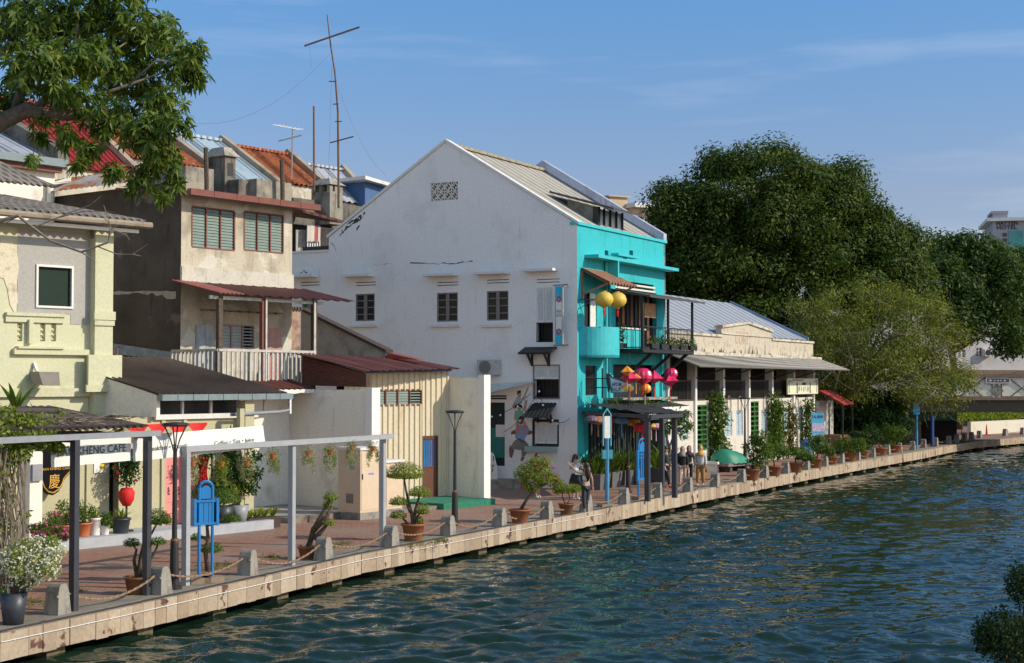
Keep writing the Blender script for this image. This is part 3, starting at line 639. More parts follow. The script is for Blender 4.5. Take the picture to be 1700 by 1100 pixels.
# doors and windows of the front
m = MB(); m.box(hA[0], .15, hA[2], hA[0]+.55*(hA[1]-hA[0]), .19, hA[3]); m.build('door', M['dark'], WH); m = MB(); m.box(hA[0]+.56*(hA[1]-hA[0]), .05, hA[2], hA[1], .09, hA[3]); m.build('door_leaf', M['offwhite'], WH)
o = MB(); o.box(hB[0], .1, hB[2], hB[1], .12, hB[3]); w_ = o.build('window', M['glass'], WH); grille(hB[0], hB[1], hB[2], hB[2]+.62*(hB[3]-hB[2]), WH, None, .04, 5)
woodm = P('orange_wood', (.36, .13, .05), .5, var=.25, scale=8)
n = 8
for i in range(n):
    x0 = hC[0]+(hC[1]-hC[0])*(.12+.8*i/n); m = MB(); m.box(x0, .12, hC[2], x0+.24, .16, hC[3]-.1); m.build('folding_door_panel', woodm if i % 2 else M['dark'], WH)
m = MB(); a = fp(1030, 578); m.box(a[0], .02, a[1], fp(1070, 578)[0], .05, fp(1030, 545)[1]); m.build('counter_front', turqp, WH)
m = MB(); m.box(a[0]-.05, -.04, fp(1030, 545)[1], fp(1072, 578)[0], .1, fp(1030, 542.5)[1]); m.build('counter_top', M['offwhite'], WH)
# half round turquoise balcony
c0, c1 = fp(962, 560)[0]-.03, fp(1002, 560)[0]; zb0 = fp(975, 593, -.3)[1]; zb1 = fp(975, 542, -.3)[1]; cx = (c0+c1)/2; R_ = (c1-c0)/2
m = MB(); out = [(cx-R_*cos(t), -1.0*R_*sin(t)*.95, 0) for t in [k*pi/20 for k in range(21)]]; inn = [(cx-(R_-.1)*cos(t), -.95*(R_-.1)*sin(t), 0) for t in [k*pi/20 for k in range(21)]]
for k in range(20):
    a, b, c, d = out[k], out[k+1], inn[k+1], inn[k]
    m.hexa([(q[0], q[1], zb0) for q in (a, b, c, d)], [(q[0], q[1], zb1) for q in (a, b, c, d)])
m.prism([(q[0], q[1], zb0) for q in out], (0, 0, .1)); m.build('round_balcony', turqp, WH)
# drain pipes
m = MB()
for px_ in (1003, 1008): q = fp(px_, 500)[0]; m.tube([(q, -.1, .1), (q, -.1, zz-.1)], .06, 8)
m.build('drain_pipe', turqp, WH); m = MB(); q = fp(1100, 600)[0]-.3; m.tube([(q, -.08, .1), (q, -.08, fp(1100, 600)[1]+.4), (q+.15, -.08, fp(1100, 600)[1]+1.2)], .05, 8); m.build('drain_pipe', turqp, WH)
# projecting wall seen at the plinth
m = MB(); m.box(-.02, -.06, 0, Ly, -.003, .9); m.build('plinth', turqp, WH)
# small tiled awning
tile = Aged('old_tile', (.36, .19, .12), (.20, .10, .07), .5, 0, 6); a = fp(962, 447); b = fp(1010, 455); m = MB()
m.corr((a[0]+.1, -1.25, fp(1020, 470, -1.25)[1]-.0), (b[0]+.1, -1.25, fp(1020, 470, -1.25)[1]-.0), (b[0]+.1, -.02, a[1]+.05), (a[0]+.1, -.02, a[1]+.05), .3, .05, 3, .04); m.build('tile_awning', tile, WH)
za_ = fp(1020, 470, -1.25)[1]
for xx in (a[0]+.2, b[0]): m = MB(); m.bar((xx, -1.15, za_-.02), (xx, -.02, za_-.45), .06); m.bar((xx, -.03, za_-.6), (xx, -.03, a[1]), .07); m.build('bracket', woodm, WH)
# glazed dormer on the river slope of the roof
xd = FR.p(992, 372, .5)[0]; xw = FR.p(1034, 380, .5)[0]; zf0 = FR.p(992, 376, .5)[1]-.2; zf1 = FR.p(992, 343, .5)[1]
yb_, zb_ = FR.q(942, 330, xd); yk, zk = FR.q(913, 320, xd-.2); yo, zo = FR.q(1036, 352, xd-.2)
def slz(y): return ztop+(za-ztop)*(y/-xa)
m = MB(); m.prism([(xd, .5, zf0), (xd, .5, zf1), (xd, yb_, zb_), (xd, yb_, slz(yb_)-.1)], (.08, 0, 0)); m.build('dormer_side', Aged('stained_board', (.26, .25, .20), (.10, .09, .08), .5, .5, 2), WH)
m = MB(); m.box(xd+.09, .55, zf0, xw, .58, zf1-.05); m.build('dormer_glazing', P('white_glazing', (.42, .45, .48), .25, var=.15), WH)
m = MB()
for k in range(5): xx = xd+.05+(xw-xd-.1)*k/4; m.box(xx-.035, .46, zf0, xx+.035, .54, zf1)
m.box(xd-.12, .42, zf0, xd+.12, .66, zf1); m.build('dormer_post', M['black'], WH)
m = MB(); p0 = Vector((xd-.25, -.35, zf1+.05-(zb_-zf1)*.85/(yb_-.5))); p1 = Vector((xd-.25, yk, zk))
m.hexa([p0, p0+Vector((xw-xd+.9, 0, 0)), p1+Vector((xw-xd+.9, 0, 0)), p1], [q+Vector((0, 0, .09)) for q in (p0, p0+Vector((xw-xd+.9, 0, 0)), p1+Vector((xw-xd+.9, 0, 0)), p1)])
m.build('dormer_roof', P('dark_sheet', (.07, .05, .045), .7), WH)

# ------------------------------------------------------------------ iron balcony with its canopy (attached to the house)
bx0, bx1, by = fp(1013, 560)[0], FR.p(1152, 560, -1.5)[0], -1.5
zfl = FR.p(1068, 578, by)[1]; zrl = FR.p(1068, 541, by)[1]; BX = [FR.p(p_, 560, by)[0] for p_ in (1068, 1111, 1151)]
m = MB(); m.box(bx0, by, zfl-.16, bx1, -.004, zfl); m.build('balcony_floor', M['black'], WH)
def railing(name, p, q, z0, z1, step, mat, parent, w=.022):
    m = MB(); p = Vector(p); q = Vector(q); n = max(2, int((q-p).length/step))
    for i in range(n+1): c = p.lerp(q, i/n); m.bar((c.x, c.y, z0), (c.x, c.y, z1), w)
    for z in (z0+.05, z1): m.bar((p.x, p.y, z), (q.x, q.y, z), w*2)
    return m.build(name, mat, parent)
railing('balcony_railing', (bx0+.05, by+.03, 0), (bx1, by+.03, 0), zfl, zrl, .17, M['black'], WH); railing('balcony_railing', (bx0+.03, by, 0), (bx0+.03, 0, 0), zfl, zrl, .17, M['black'], WH)
zc0 = FR.p(1068, 491, by)[1]; zc1 = fp(1013, 480)[1]; zc2 = FR.p(1151, 503, by)[1]
m = MB()
for i, xx in enumerate(BX): m.bar((xx, by+.05, zfl-.1), (xx, by+.05, zc0), .09 if i else .11)
m.build('balcony_post', M['black'], WH)
m = MB(); m.hexa([(bx0-.1, by-.35, zc0-.06), (bx1+.5, by-.35, zc0-.06), (bx1+.5, 0, zc0+.28), (bx0-.1, 0, zc0+.28)], [(bx0-.1, by-.35, zc0+.02), (bx1+.5, by-.35, zc0+.02), (bx1+.5, 0, zc0+.36), (bx0-.1, 0, zc0+.36)])
m.build('balcony_canopy', P('canopy_sheet', (.07, .065, .06), .7), WH)
for xx in (bx0+1.2, bx0+3.4, bx1-.6): m = MB(); m.bar((xx, by+.1, zfl-.15), (xx, -.02, zfl-1.3), .12); m.build('balcony_strut', M['black'], WH)
# rolled bamboo blind
bb = fthing(FR, 'bamboo_blind', 'rolled bamboo blind hanging under the canopy of the iron balcony', 'blind')
a = FR.p(1069, 502, -.7); m = MB(); m.box(a[0], -.72, a[1]-.62, a[0]+1.25, -.68, a[1]); 
for k in range(9): m.box(a[0], -.74, a[1]-.6+k*.07, a[0]+1.25, -.72, a[1]-.57+k*.07)
m.build('slats', P('bamboo', (.45, .27, .15), .8, var=.2, scale=6), bb)
# yellow silk lanterns
lanm = P('yellow_silk', (.62, .43, .06), .55, var=.1)
def lantern_body(m, c, r, rz):
    n = 24; vs = []; prof = [(.16, 1), (.5, .93), (.85, .6), (1, .1), (.97, -.3), (.72, -.72), (.3, -.95), (.16, -1)]
    for a_, z in prof:
        for k in range(n): t = 2*pi*k/n; rr_ = r*a_*(1+.035*(1 if k % 2 else -1)); vs.append((c[0]+rr_*cos(t), c[1]+rr_*sin(t), c[2]+rz*z))
    m.add(vs, [(i*n+k, i*n+(k+1) % n, (i+1)*n+(k+1) % n, (i+1)*n+k) for i in range(len(prof)-1) for k in range(n)]); return m
for px_, py_, yy, lab in ((1003, 497, -1.15, 'yellow ribbed silk lantern hanging nearest the small tiled awning'), (1025, 498, -1.45, 'yellow ribbed silk lantern hanging nearest the iron balcony, red blossom on its side')):
    x_, z_ = FR.p(px_, py_, yy); P_ = FR.w(x_, yy, z_); L = thing('silk_lantern', lab, 'lantern', P_, 0, 'yellow silk lanterns on the turquoise front')
    lantern_body(MB(), (0, 0, 0), .36, .31).build('shade', lanm, L, True)
    m = MB(); m.lathe((0, 0, .29), [(.09, 0), (.09, .06)], 10); m.lathe((0, 0, -.35), [(.08, 0), (.08, .05)], 10); m.build('rim', P('rim_gold', (.5, .33, .05)), L)
    m = MB(); m.tube([(0, 0, -.34), (0, 0, -.42)], .015, 5); m.tube([(0, 0, -.42), (0, 0, -.66)], [.05, .03], 6); m.build('tassel', M['red'], L); m = MB(); m.tube([(0, 0, .3), (0, 0, .75)], .01, 4); m.build('hanging_cord', M['black'], L)
m = MB(); q = fp(960, 497); m.bar((q[0], -.05, q[1]), (q[0]+.9, -1.2, q[1]+.02), .035); m.bar((q[0], -.05, q[1]-.35), (q[0]+.35, -.5, q[1]), .03); m.build('lantern_arm', M['black'], WH)

# magenta star and yellow silk lanterns in front of the upper opening
pinkm = P('pink_silk', (.64, .02, .10), .35, var=.25, scale=6, spec=.7); goldm = P('gold_silk', (.80, .30, .02), .4, var=.15, scale=6, spec=.7)
def star(m, r, k=5, fat=.72):
    vs = [(0, 0, r*.8), (0, 0, -r*.55)]
    for i in range(2*k): t = pi*i/k; q = r*(1 if i % 2 == 0 else fat); vs.append((q*cos(t), q*sin(t), 0))
    return m.add(vs, [(0, 2+i, 2+(i+1) % (2*k)) for i in range(2*k)]+[(1, 2+(i+1) % (2*k), 2+i) for i in range(2*k)])
for px_, py_, kind, r, lab in ((1041, 617, 'g', .31, 'yellow folded star lantern at the left end of the lantern row'), (1045, 628, 'p', .40, 'pink pointed lantern low at the left end, just right of the shop sign'),
        (1067, 624, 'P', .38, 'round pink lantern second from the balcony strut'), (1056, 627, 'g', .24, 'small yellow lantern tucked between two pink ones'), (1086, 628, 'p', .42, 'pink star lantern with a long point reaching right'),
        (1071, 645, 'G', .24, 'small round orange lantern hanging lowest of the row'), (1114, 620, 'P', .28, 'small round pink lantern at the top of the right hand pair'), (1112, 632, 'p', .46, 'large pink star lantern below the small round pink one at the right end')):
    x_, z_ = FR.p(px_, py_, -1.9); L = thing('star_lantern' if kind in 'gp' else 'round_lantern', lab, 'lantern', FR.w(x_, -1.9, z_), rr.random(), 'pink and yellow lanterns over the cafe sign')
    mt = pinkm if kind in 'pP' else goldm
    (star(MB(), r) if kind in 'gp' else lantern_body(MB(), (0, 0, 0), r, r*.85)).build('shade', mt, L)
    m = MB(); m.tube([(0, 0, -r*.8), (0, 0, -r*.8-.45)], [.018, .03], 5); m.build('tassel', M['red'] if kind in 'pP' else goldm, L); m = MB(); m.tube([(0, 0, r*.8), (0, 0, 1.0)], .008, 4); m.build('hanging_cord', M['black'], L)
# hanging cafe sign
AS = fthing(FR, 'hanging_sign', 'tapered blue grey hanging sign with black letters and two pancakes', 'sign')
def ap(px, py): return FGA.p(px, py, 0)
dx_ = FR.p(1008, 640, -1.1); sgn = Fr(FR.w(dx_[0], -1.1).xy, FR.a-radians(62)); 
AS.location = sgn.o; AS.rotation_euler.z = sgn.a
def sp(px, py): q = sgn.p(px, py, 0); return q
def spoly(m, pts, y0, y1): m.prism([(sp(*p)[0], y0, sp(*p)[1]) for p in pts], (0, y1-y0, 0)); return m
spoly(MB(), [(1006,620),(1012,619.5),(1017,625),(1012,651),(1009,650)], .02, .08).build('dark_side_fin', M['black'], AS)
spoly(MB(), [(1011,624),(1051,636),(1052,646),(1044,652),(1014,652)], 0, .09).build('board', P('teal_sign_frame', (.02, .16, .17), .5), AS)
spoly(MB(), [(1013,627),(1047,637.5),(1047.5,645),(1042,649.5),(1016.5,649.5)], -.012, -.002).build('panel', P('blue_grey_panel', (.42, .56, .68), .6), AS)
a, b = sp(1015.5, 641), sp(1031.5, 634.5); lettering('APOM', AS, M['black'], (a[0], a[1], b[0], b[1]), -.016, bold=.03)
a, b = sp(1015.5, 648.8), sp(1032, 642.6); lettering('BALIK', AS, M['black'], (a[0], a[1], b[0], b[1]), -.016, bold=.02)
m = MB(); a = sp(1037.5, 643.5); m.ell((a[0], -.014, a[1]), (.16, .006, .13)); m.ell((a[0]+.2, -.018, a[1]-.02), (.16, .006, .12)); m.build('pancakes', P('pancake_gold', (.42, .28, .05)), AS)
m = MB()
for py_ in (628, 643): c = sp(1008, py_); m.bar((c[0], .04, c[1]), (c[0]-.75, .3, c[1]), .04)
c = sp(1000, 636); m.bar((c[0]+.02, .3, c[1]-.6), (c[0]+.02, .3, c[1]+.6), .06); m.build('bracket', M['black'], AS)
# black awning with white valance over the pergola
AW = fthing(FR, 'black_awning', 'black awning with a white valance over the entrance of the turquoise house', 'awning')
a = fp(1005, 664); b = fp(1088, 662); z1 = fp(1040, 664)[1]; z0 = FR.p(1060, 678, -1.5)[1]; m = MB()
m.hexa([(a[0], -1.5, z0), (b[0]+.2, -1.5, z0), (b[0]+.2, 0, z1-.05), (a[0], 0, z1-.05)], [(a[0], -1.5, z0+.05), (b[0]+.2, -1.5, z0+.05), (b[0]+.2, 0, z1), (a[0], 0, z1)]); m.build('canopy', P('black_canvas', (.03, .03, .03), .8), AW)
m = MB(); m.box(a[0], -1.53, z0-.16, b[0]+.2, -1.51, z0+.02); m.build('white_stripe', M['white'], AW); m = MB(); m.box(a[0], -1.53, z0-.5, b[0]+.2, -1.51, z0-.17); m.build('valance', P('black_canvas', (.03, .03, .03), .8), AW)
m = MB()
for k in range(13): x_ = a[0]+.4+k*.2; m.box(x_, -1.536, z0-.38, x_+.13, -1.532, z0-.24) if k < 8 or k > 10 else None
m.build('white_lettering_blocks', M['white'], AW)
m = MB(); m.box(a[0]-.2, -.9, z1+.02, b[0]+.4, 0, z1+.12); m.build('shelf_roof', P('stained_sheet', (.26, .25, .22), .8, var=.3), AW)

# ------------------------------------------------------------------ long pale shophouse with arcade (restaurant)
RX0, RX1 = Ly+.05, FR.X(1350); RS = fthing(FR, 'restaurant_house', 'long cream two storey house with stepped parapet and grey corrugated awning', 'house')
crm = Aged('cream_stained_wall', (.52, .46, .36), (.22, .20, .16), .35, .5, 2.2, .9, third=(.44, .39, .30)); crw = Aged('cream_wall', (.62, .58, .50), (.40, .36, .30), .25, .25, 1.0)
def rz(px, py, y=0): return FR.p(px, py, y)[1]
pz0 = (rz(1160, 584)+rz(1340, 592))/2; pz1 = rz(1170, 555); pz2 = rz(1240, 543); pz3 = rz(1320, 566)
c1_, c2_ = FR.X(1198), FR.X(1281); cm_ = (c1_+c2_)/2
m = MB(); m.prism([(RX0,0,pz0),(RX1,0,pz0),(RX1,0,pz3),(c2_,0,pz3),(c2_,0,pz2-.1),(cm_,0,pz2+.22),(c1_,0,pz2-.1),(c1_,0,pz1),(RX0,0,pz1)], (0,.3,0)); m.build('parapet', crm, RS)
m = MB(); m.box(RX0,-.09,pz1-.06,c1_,.35,pz1+.06); m.box(c2_,-.09,pz3-.06,RX1,.35,pz3+.06)
for A_, B_ in (((c1_-.06, pz2-.14), (cm_, pz2+.18)), ((cm_, pz2+.18), (c2_+.06, pz2-.14))): m.prism([(A_[0],-.1,A_[1]),(B_[0],-.1,B_[1]),(B_[0],-.1,B_[1]+.13),(A_[0],-.1,A_[1]+.13)], (0,.46,0))
m.box(c1_-.05,-.06,pz2-.45,c2_+.05,.0,pz2-.39); m.box(RX0,-.35,pz0-.16,RX1+.6,.3,pz0); m.build('moulding', Aged('mouldy_plaster', (.60,.55,.45), (.17,.15,.12), .6, .5, 2.2), RS)
rd = P('faded_red_letters', (.52, .33, .26), .9, var=.35, scale=12); lettering('CORT', RS, rd, (FR.X(1221), pz0+.5, FR.X(1243), pz0+1.15), -.012)
m = MB(); rr = random.Random(17)
for k in range(70):
    x = RX0+(RX1-RX0)*rr.random(); w = rr.uniform(.02,.2)*rr.random()+.01; hgt = rr.uniform(.05,.35)*(1.9 if abs(x-(cm_+1)) < 2.2 else .8); m.poly([(x-w,-.004,pz0+.01),(x+w,-.004,pz0+.01),(x+w*.3,-.004,pz0+hgt),(x-w*.2,-.004,pz0+hgt*.8)])
m.build('moss_stains', P('black_moss', (.10,.09,.065), .95, var=.4), RS)
redw = P('red_faded', (.5,.2,.15), .9)
# upper arcade: dark recess
fz = rz(1250, 662); m = MB(); m.box(RX0,.0,fz-.12,RX1,.3,fz); m.build('floor_band', crw, RS)
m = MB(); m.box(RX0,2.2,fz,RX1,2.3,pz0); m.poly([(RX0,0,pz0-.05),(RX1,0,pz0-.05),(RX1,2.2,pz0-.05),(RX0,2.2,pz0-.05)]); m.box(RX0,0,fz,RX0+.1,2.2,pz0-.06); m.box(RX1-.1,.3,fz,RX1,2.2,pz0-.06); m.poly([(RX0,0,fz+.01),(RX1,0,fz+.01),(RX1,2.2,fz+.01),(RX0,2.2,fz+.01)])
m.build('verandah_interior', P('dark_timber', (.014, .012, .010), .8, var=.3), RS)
cols = [FR.X(p_) for p_ in (1152.5, 1199, 1241.5, 1280, 1316)]
for x_ in cols+[RX0+.12, RX1-.15]: m = MB(); m.box(x_-.12, -.1, 0, x_+.12, .32, pz0-.17); m.build('column', M['white'] if x_ > 15 else M['offwhite'], RS)
for a_, b_ in zip([RX0+.12]+cols, cols): railing('verandah_railing', (a_+.2, .1, 0), (b_-.2, .1, 0), fz, fz+.95, .16, P('rail_wood', (.045, .036, .03), .7), RS, .035)
rl = P('pale_blue_shutter', (.36, .46, .52), .6, var=.12); grn = P('green_lattice', (.035, .14, .02), .5, var=.15)
RH = []
def rh(px0, px1, py0, py1): h = (FR.X(px0), FR.X(px1), rz((px0+px1)/2, py1), rz((px0+px1)/2, py0)); RH.append(h); return h
shs = [rh(*a_) for a_ in ((1128,1142,688,730),(1204,1215,682,724),(1222,1233,681,723),(1263,1273,680,720),(1300,1310,676,716),(1318,1328,676,714),(1335,1344,676,712))]
grs = [rh(*a_) for a_ in ((1154.5,1171,673,745),(1243.5,1257,667,738),(1281.5,1294,667,734))]
m = MB(); m.wall(RX0, RX1, 0, fz-.12, RH, 0, .15); m.build('lower_wall', crw, RS)
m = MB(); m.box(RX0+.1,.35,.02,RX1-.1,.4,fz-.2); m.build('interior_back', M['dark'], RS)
for h in shs: shutterpair(h[0], h[1], h[2], h[3], RS, rl, None, .03)
for h in grs:
    m = MB(); n = 9; y = -.02
    for k in range(3): xx = h[0]+(h[1]-h[0])*k/2; m.bar((xx, y, h[2]), (xx, y, h[3]), .08)
    for k in range(n+1): z_ = h[2]+(h[3]-h[2])*k/n; m.bar((h[0], y-.02, z_), (h[1], y-.02, z_), .07)
    m.build('green_lattice_door', grn, RS)
# oval rings on the wall
for px_ in (1209, 1227, 1269, 1322, 1338):
    c = FR.p(px_, 671); m = MB(); m.tube([(c[0]+.28*cos(t), -.05, c[1]+.42*sin(t)) for t in [k*pi/10 for k in range(21)]], .024, 5); m.build('wall_ring', greywood, RS)
# corrugated awning
ag = Aged('grey_corrugated', (.34, .32, .28), (.22, .20, .17), .4, .0, .8, .7, rib=0.26); zaw = (FR.p(1163,607,-1.7)[1]+FR.p(1390,615,-1.7)[1])/2; m = MB()
m.corr((RX0-.2,-1.7,zaw),(RX1+1.9,-1.7,zaw),(RX1+.1,-.36,pz0-.12),(RX0-.2,-.05,pz0-.12),.26,.03,3); m.build('awning', ag, RS)
for x_ in cols: m = MB(); m.bar((x_,-.1,zaw-.5),(x_,-1.6,zaw-.02),.06); m.build('awning_strut', M['black'], RS)
# main roof, gable end capped
bl = Aged('blue_grey_sheet', (.44, .47, .51), (.34, .37, .41), .3, .0, .7, .55, rib=0.33); yr = 5.4; zr = FR.p(1210, 503, yr)[1]; xr = FR.p(1212, 503, yr)[0]
ze_ = pz1+.1; m = MB(); m.corr((RX0+.05,.35,ze_),(RX1,.35,pz3+.15),(xr,yr,zr),(RX0+.05,yr,zr),.25,.025,3); m.build('roof_slope', bl, RS)
m = MB(); m.prism([(RX1,.3,pz3+.05),(RX1+.12,.3,pz3+.05),(xr+.12,yr,zr-.1),(xr,yr,zr-.1)], (0,0,.25)); m.poly([(RX1,.35,pz3),(RX1,9,pz3),(xr,yr,zr)]); m.build('roof_verge', Aged('blue_cap', (.18,.27,.42), (.10,.13,.2), .3), RS)
m = MB(); m.box(RX1-.15,.3,0,RX1,9,pz3); m.box(RX0,8.8,0,RX1,9,pz3); m.build('side_wall', crw, RS)
# framed white sign on the verandah
WS = fthing(FR, 'menu_signboard', 'cream framed signboard with painted window pattern on the arcade rail', 'sign')
h = (FR.X(1299.5), FR.X(1350), rz(1320, 654), rz(1320, 628)); m = MB(); m.box(h[0],-.28,h[2],h[1],-.2,h[3]); m.build('board', P('cream_board', (.66,.66,.50), .6), WS)
W_, H_ = h[1]-h[0], h[3]-h[2]; m = MB()
def sq(u0, v0, u1, v1): m.box(h[0]+u0*W_, -.292, h[2]+v0*H_, h[0]+u1*W_, -.281, h[2]+v1*H_)
sq(.28,.06,.31,.75); sq(.71,.06,.74,.75); sq(.46,.58,.58,.74); sq(.03,.1,.045,.85); sq(.95,.1,.965,.85)
for u in (.34,.37,.43,.50,.55,.62,.66): sq(u,.14+.1*rr.random(),u+.012,.45+.06*rr.random())
m.add([(h[0]+u*W_,-.29,h[2]+v*H_) for u, v in ((.04,.9),(.15,.78),(.15,.74),(.04,.84))],[(0,1,2,3)]); m.add([(h[0]+u*W_,-.29,h[2]+v*H_) for u, v in ((.96,.9),(.85,.78),(.85,.74),(.96,.84))],[(0,1,2,3)])
m.build('dark_linework', P('sign_line', (.06,.07,.05)), WS); m = MB(); sq(.15,.86,.5,.94); m.build('red_strip', P('sign_red', (.42,.10,.07)), WS)
m = MB(); sq(.32,.05,.70,.56); m2 = m
# kiosk with red roof beyond the arcade
KI = fthing(FR, 'kiosk', 'small kiosk with a tilted red roof beside the end of the arcade', 'kiosk')
kx0, kx1 = FR.X(1352)+.1, FR.X(1374); m = MB(); m.corr((kx0,-1.7,FR.p(1378,672,-1.7)[1]),(kx1-.4,-1.7,FR.p(1378,672,-1.7)[1]),(kx1-.4,-.2,FR.p(1350,648,-.2)[1]),(kx0,-.2,FR.p(1350,648,-.2)[1]),.25,.03,2,.05); m.build('roof', P('red_sheet', (.40,.05,.04), .6), KI)
m = MB(); m.box(kx0+.1,-.1,0,kx1+.8,0,FR.p(1352,664)[1]-.05); m.build('back_panel', P('kiosk_white', (.5,.5,.46)), KI); m = MB(); m.box(kx0+.3,-1.4,0,kx1-.2,-.15,1.1); m.build('counter', P('kiosk_wood', (.16,.08,.05)), KI)
for x_ in (kx0+.15, kx1+.1): m = MB(); m.bar((x_-.5*(x_>kx0+1),-1.6,0),(x_-.5*(x_>kx0+1),-1.6,FR.p(1378,672,-1.7)[1]),.08); m.build('post', M['black'], KI)

# plants on the iron balcony (boxes hang on its rail)
for k, px_ in enumerate((1030, 1080, 1096, 1112, 1128, 1144)):
    yy_ = -1.35 if k else -.6; q = FR.p(px_, 574 if k else 560, yy_); T = thing('balcony_plant', 'leafy plant box on the iron balcony floor, %s from the left' % ['first','second','third','fourth','fifth','sixth'][k], 'potted plant', FR.w(q[0], yy_-.12*(k>0), zfl+.02), FR.a, 'plants along the iron balcony')
    m = MB(); m.box(-.4,-.12,0,.4,.12,.2); m.build('box', M['black'], T); leaves('foliage', [((0,0,.32 if k else .6), (.42,.2,.22 if k else .5), 150 if k else 260)], .12, M['leaf'] if k % 2 else M['leafd'], T, k, .4, droop=.3)
# ================================================================== left group: cafe, empty lot, metal shed (common front line)
UA = atan2(.79, .61)
FL = Fr((-4.54, 48.9), UA)
def lp(px, py, y=0): return FL.p(px, py, y)
cream = Aged('cream_white_wall', (.83, .78, .68), (.50, .45, .38), .15, .3, .8, .85, bump=.12)
maroon = Aged('maroon_sheet', (.15, .050, .040), (.08, .035, .03), .45, .1, 1.4, .6, rib=0.5)
ribm = Aged('beige_sheet', (.60, .53, .38), (.46, .37, .22), .2, .2, 1.2, .6, bump=.1)
glassb = P('frosted_louvre', (.20, .26, .235), .75, var=.1, spec=.2); redf = P('red_brown_frame', (.16, .05, .03), .6)
wx = FL.X(803)
# ---- metal shed with party walls
SH = fthing(FL, 'metal_shed', 'beige ribbed metal shed with a maroon roof between two white walls', 'shed')
ys = 1.45; sx1 = FL.X(752, ys); zw = lp(803, 622)[1]
m = MB(); m.box(wx-.22, -.0, 0, wx, 4.2, zw-.1); m.build('white_side_wall', cream, SH)
m = MB(); m.box(wx-.3, -.26, 0, wx+.06, -.003, zw); m.build('wall_end_pier', M['white'], SH)
wz = lp(660, 614, ys)[1]; b_, t_ = lp(650, 671, ys)[1], lp(650, 648, ys)[1]
lx0, lx1 = FL.X(619, ys), FL.X(699, ys); dx0, dx1 = FL.X(700, ys), FL.X(726, ys); dz = lp(712, 723, ys)[1]
m = MB(); x = .2; ribs = []
n = int((sx1-.2)/.29)
def ribseg(x0, x1, z0, z1):
    if x1 <= x0 or z1 <= z0: return
    k = max(1, round((x1-x0)/.29)); w = (x1-x0)/k
    for i in range(k):
        a = x0+i*w; pr = [(a, ys), (a+w*.62, ys), (a+w*.70, ys-.05), (a+w*.92, ys-.05), (a+w, ys)]
        for p, q in zip(pr[:-1], pr[1:]): m.poly([(p[0],p[1],z0),(q[0],q[1],z0),(q[0],q[1],z1),(p[0],p[1],z1)])
ribseg(.2, lx0, .2, wz); ribseg(lx0, lx1, .2, b_); ribseg(lx0, lx1, t_, wz); ribseg(lx1, dx0, .2, wz); ribseg(dx0, dx1, dz, wz); ribseg(dx1, wx-.23, .2, wz)
m.build('ribbed_wall', ribm, SH)
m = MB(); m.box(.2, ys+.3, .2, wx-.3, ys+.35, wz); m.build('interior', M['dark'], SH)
def louvre(tf, x0, x1, z0, z1, y, parent, bays, rows, fm, gm, open_from=99, t=.05, name='louvre_window'):
    f = MB(tf); f.box(x0, y-.04, z0-t, x1, y+.06, z0); f.box(x0, y-.04, z1, x1, y+.06, z1+t)
    w = (x1-x0)/bays
    for i in range(bays+1): f.box(x0+w*i-t/2, y-.045, z0, x0+w*i+t/2, y+.055, z1)
    o = f.build(name, fm, parent)
    for i in range(bays):
        g = MB(tf); a, b = x0+w*i+t/2, x0+w*(i+1)-t/2
        for r in range(rows):
            za, zb = z0+(z1-z0)*r/rows, z0+(z1-z0)*(r+1)/rows; op = i >= open_from; k = .45 if op else .93
            g.poly([(a, y-.03 if op else y, za), (b, y-.03 if op else y, za), (b, y+.03, za+(zb-za)*k), (a, y+.03, za+(zb-za)*k)])
        g.build('glass_slats', gm, o)
    return o
louvre(None, lx0, lx1, b_, t_, ys, SH, 4, 5, redf, glassb, 3)
# door, carpeted platform
m = MB(); t = .06; m.box(dx0,ys-.05,.2,dx0+t,ys+.05,dz); m.box(dx1-t,ys-.05,.2,dx1,ys+.05,dz); m.box(dx0+t,ys-.05,dz-t,dx1-t,ys+.05,dz)
zm = lp(712, 776, ys)[1]; m.box(dx0+t,ys-.03,.2,dx1-t,ys+.02,zm); dr = m.build('door', P('brown_door', (.11,.04,.025), .5), SH)
m = MB(); m.poly([(dx0+t,ys+.02,zm),(dx1-t,ys+.02,zm),(dx1-t,ys+.02,dz-t),(dx0+t,ys+.02,dz-t)]); m.build('pane', P('blue_translucent', (.02,.22,.55), .3), dr); grille(dx0+t, dx1-t, zm, dz-t, dr, None, ys-.03, 6, redf)
m = MB(); m.box(2.6, -.85, 0, wx-.4, ys, .2); m.build('platform', P('green_carpet', (.02, .17, .10), .95, var=.25, scale=7), SH)
m = MB(); m.box(.2, -.6, 0, 2.6, ys, .12); m.build('slab', M['kerbconc'], SH)
# roof of the shed + blue fascia + brick flank
zb_ = 5.25; m = MB(); m.corr((-.1,.25,4.62),(5.75,1.0,4.74),(5.9,3.6,5.12),(-.35,3.3,5.22),.36,.018,3); m.build('roof', maroon, SH)
m = MB(); m.bar((.7,.9,4.60),(5.3,1.1,4.68),.05,.08); m.build('fascia', P('blue_fascia', (.04,.10,.22)), SH)
bm, nt, bs = _nt('old_red_brick'); tcn = nt.nodes.new('ShaderNodeTexCoord'); bt = nt.nodes.new('ShaderNodeTexBrick'); mpn = nt.nodes.new('ShaderNodeMapping'); mpn.inputs['Rotation'].default_value = (0, radians(90), radians(90))
nt.links.new(tcn.outputs['Object'], mpn.inputs[0]); nt.links.new(mpn.outputs[0], bt.inputs[0]); bt.inputs['Scale'].default_value = 4; bt.inputs['Color1'].default_value = (.14,.035,.02,1); bt.inputs['Color2'].default_value = (.07,.025,.018,1); bt.inputs['Mortar'].default_value = (.05,.035,.03,1)
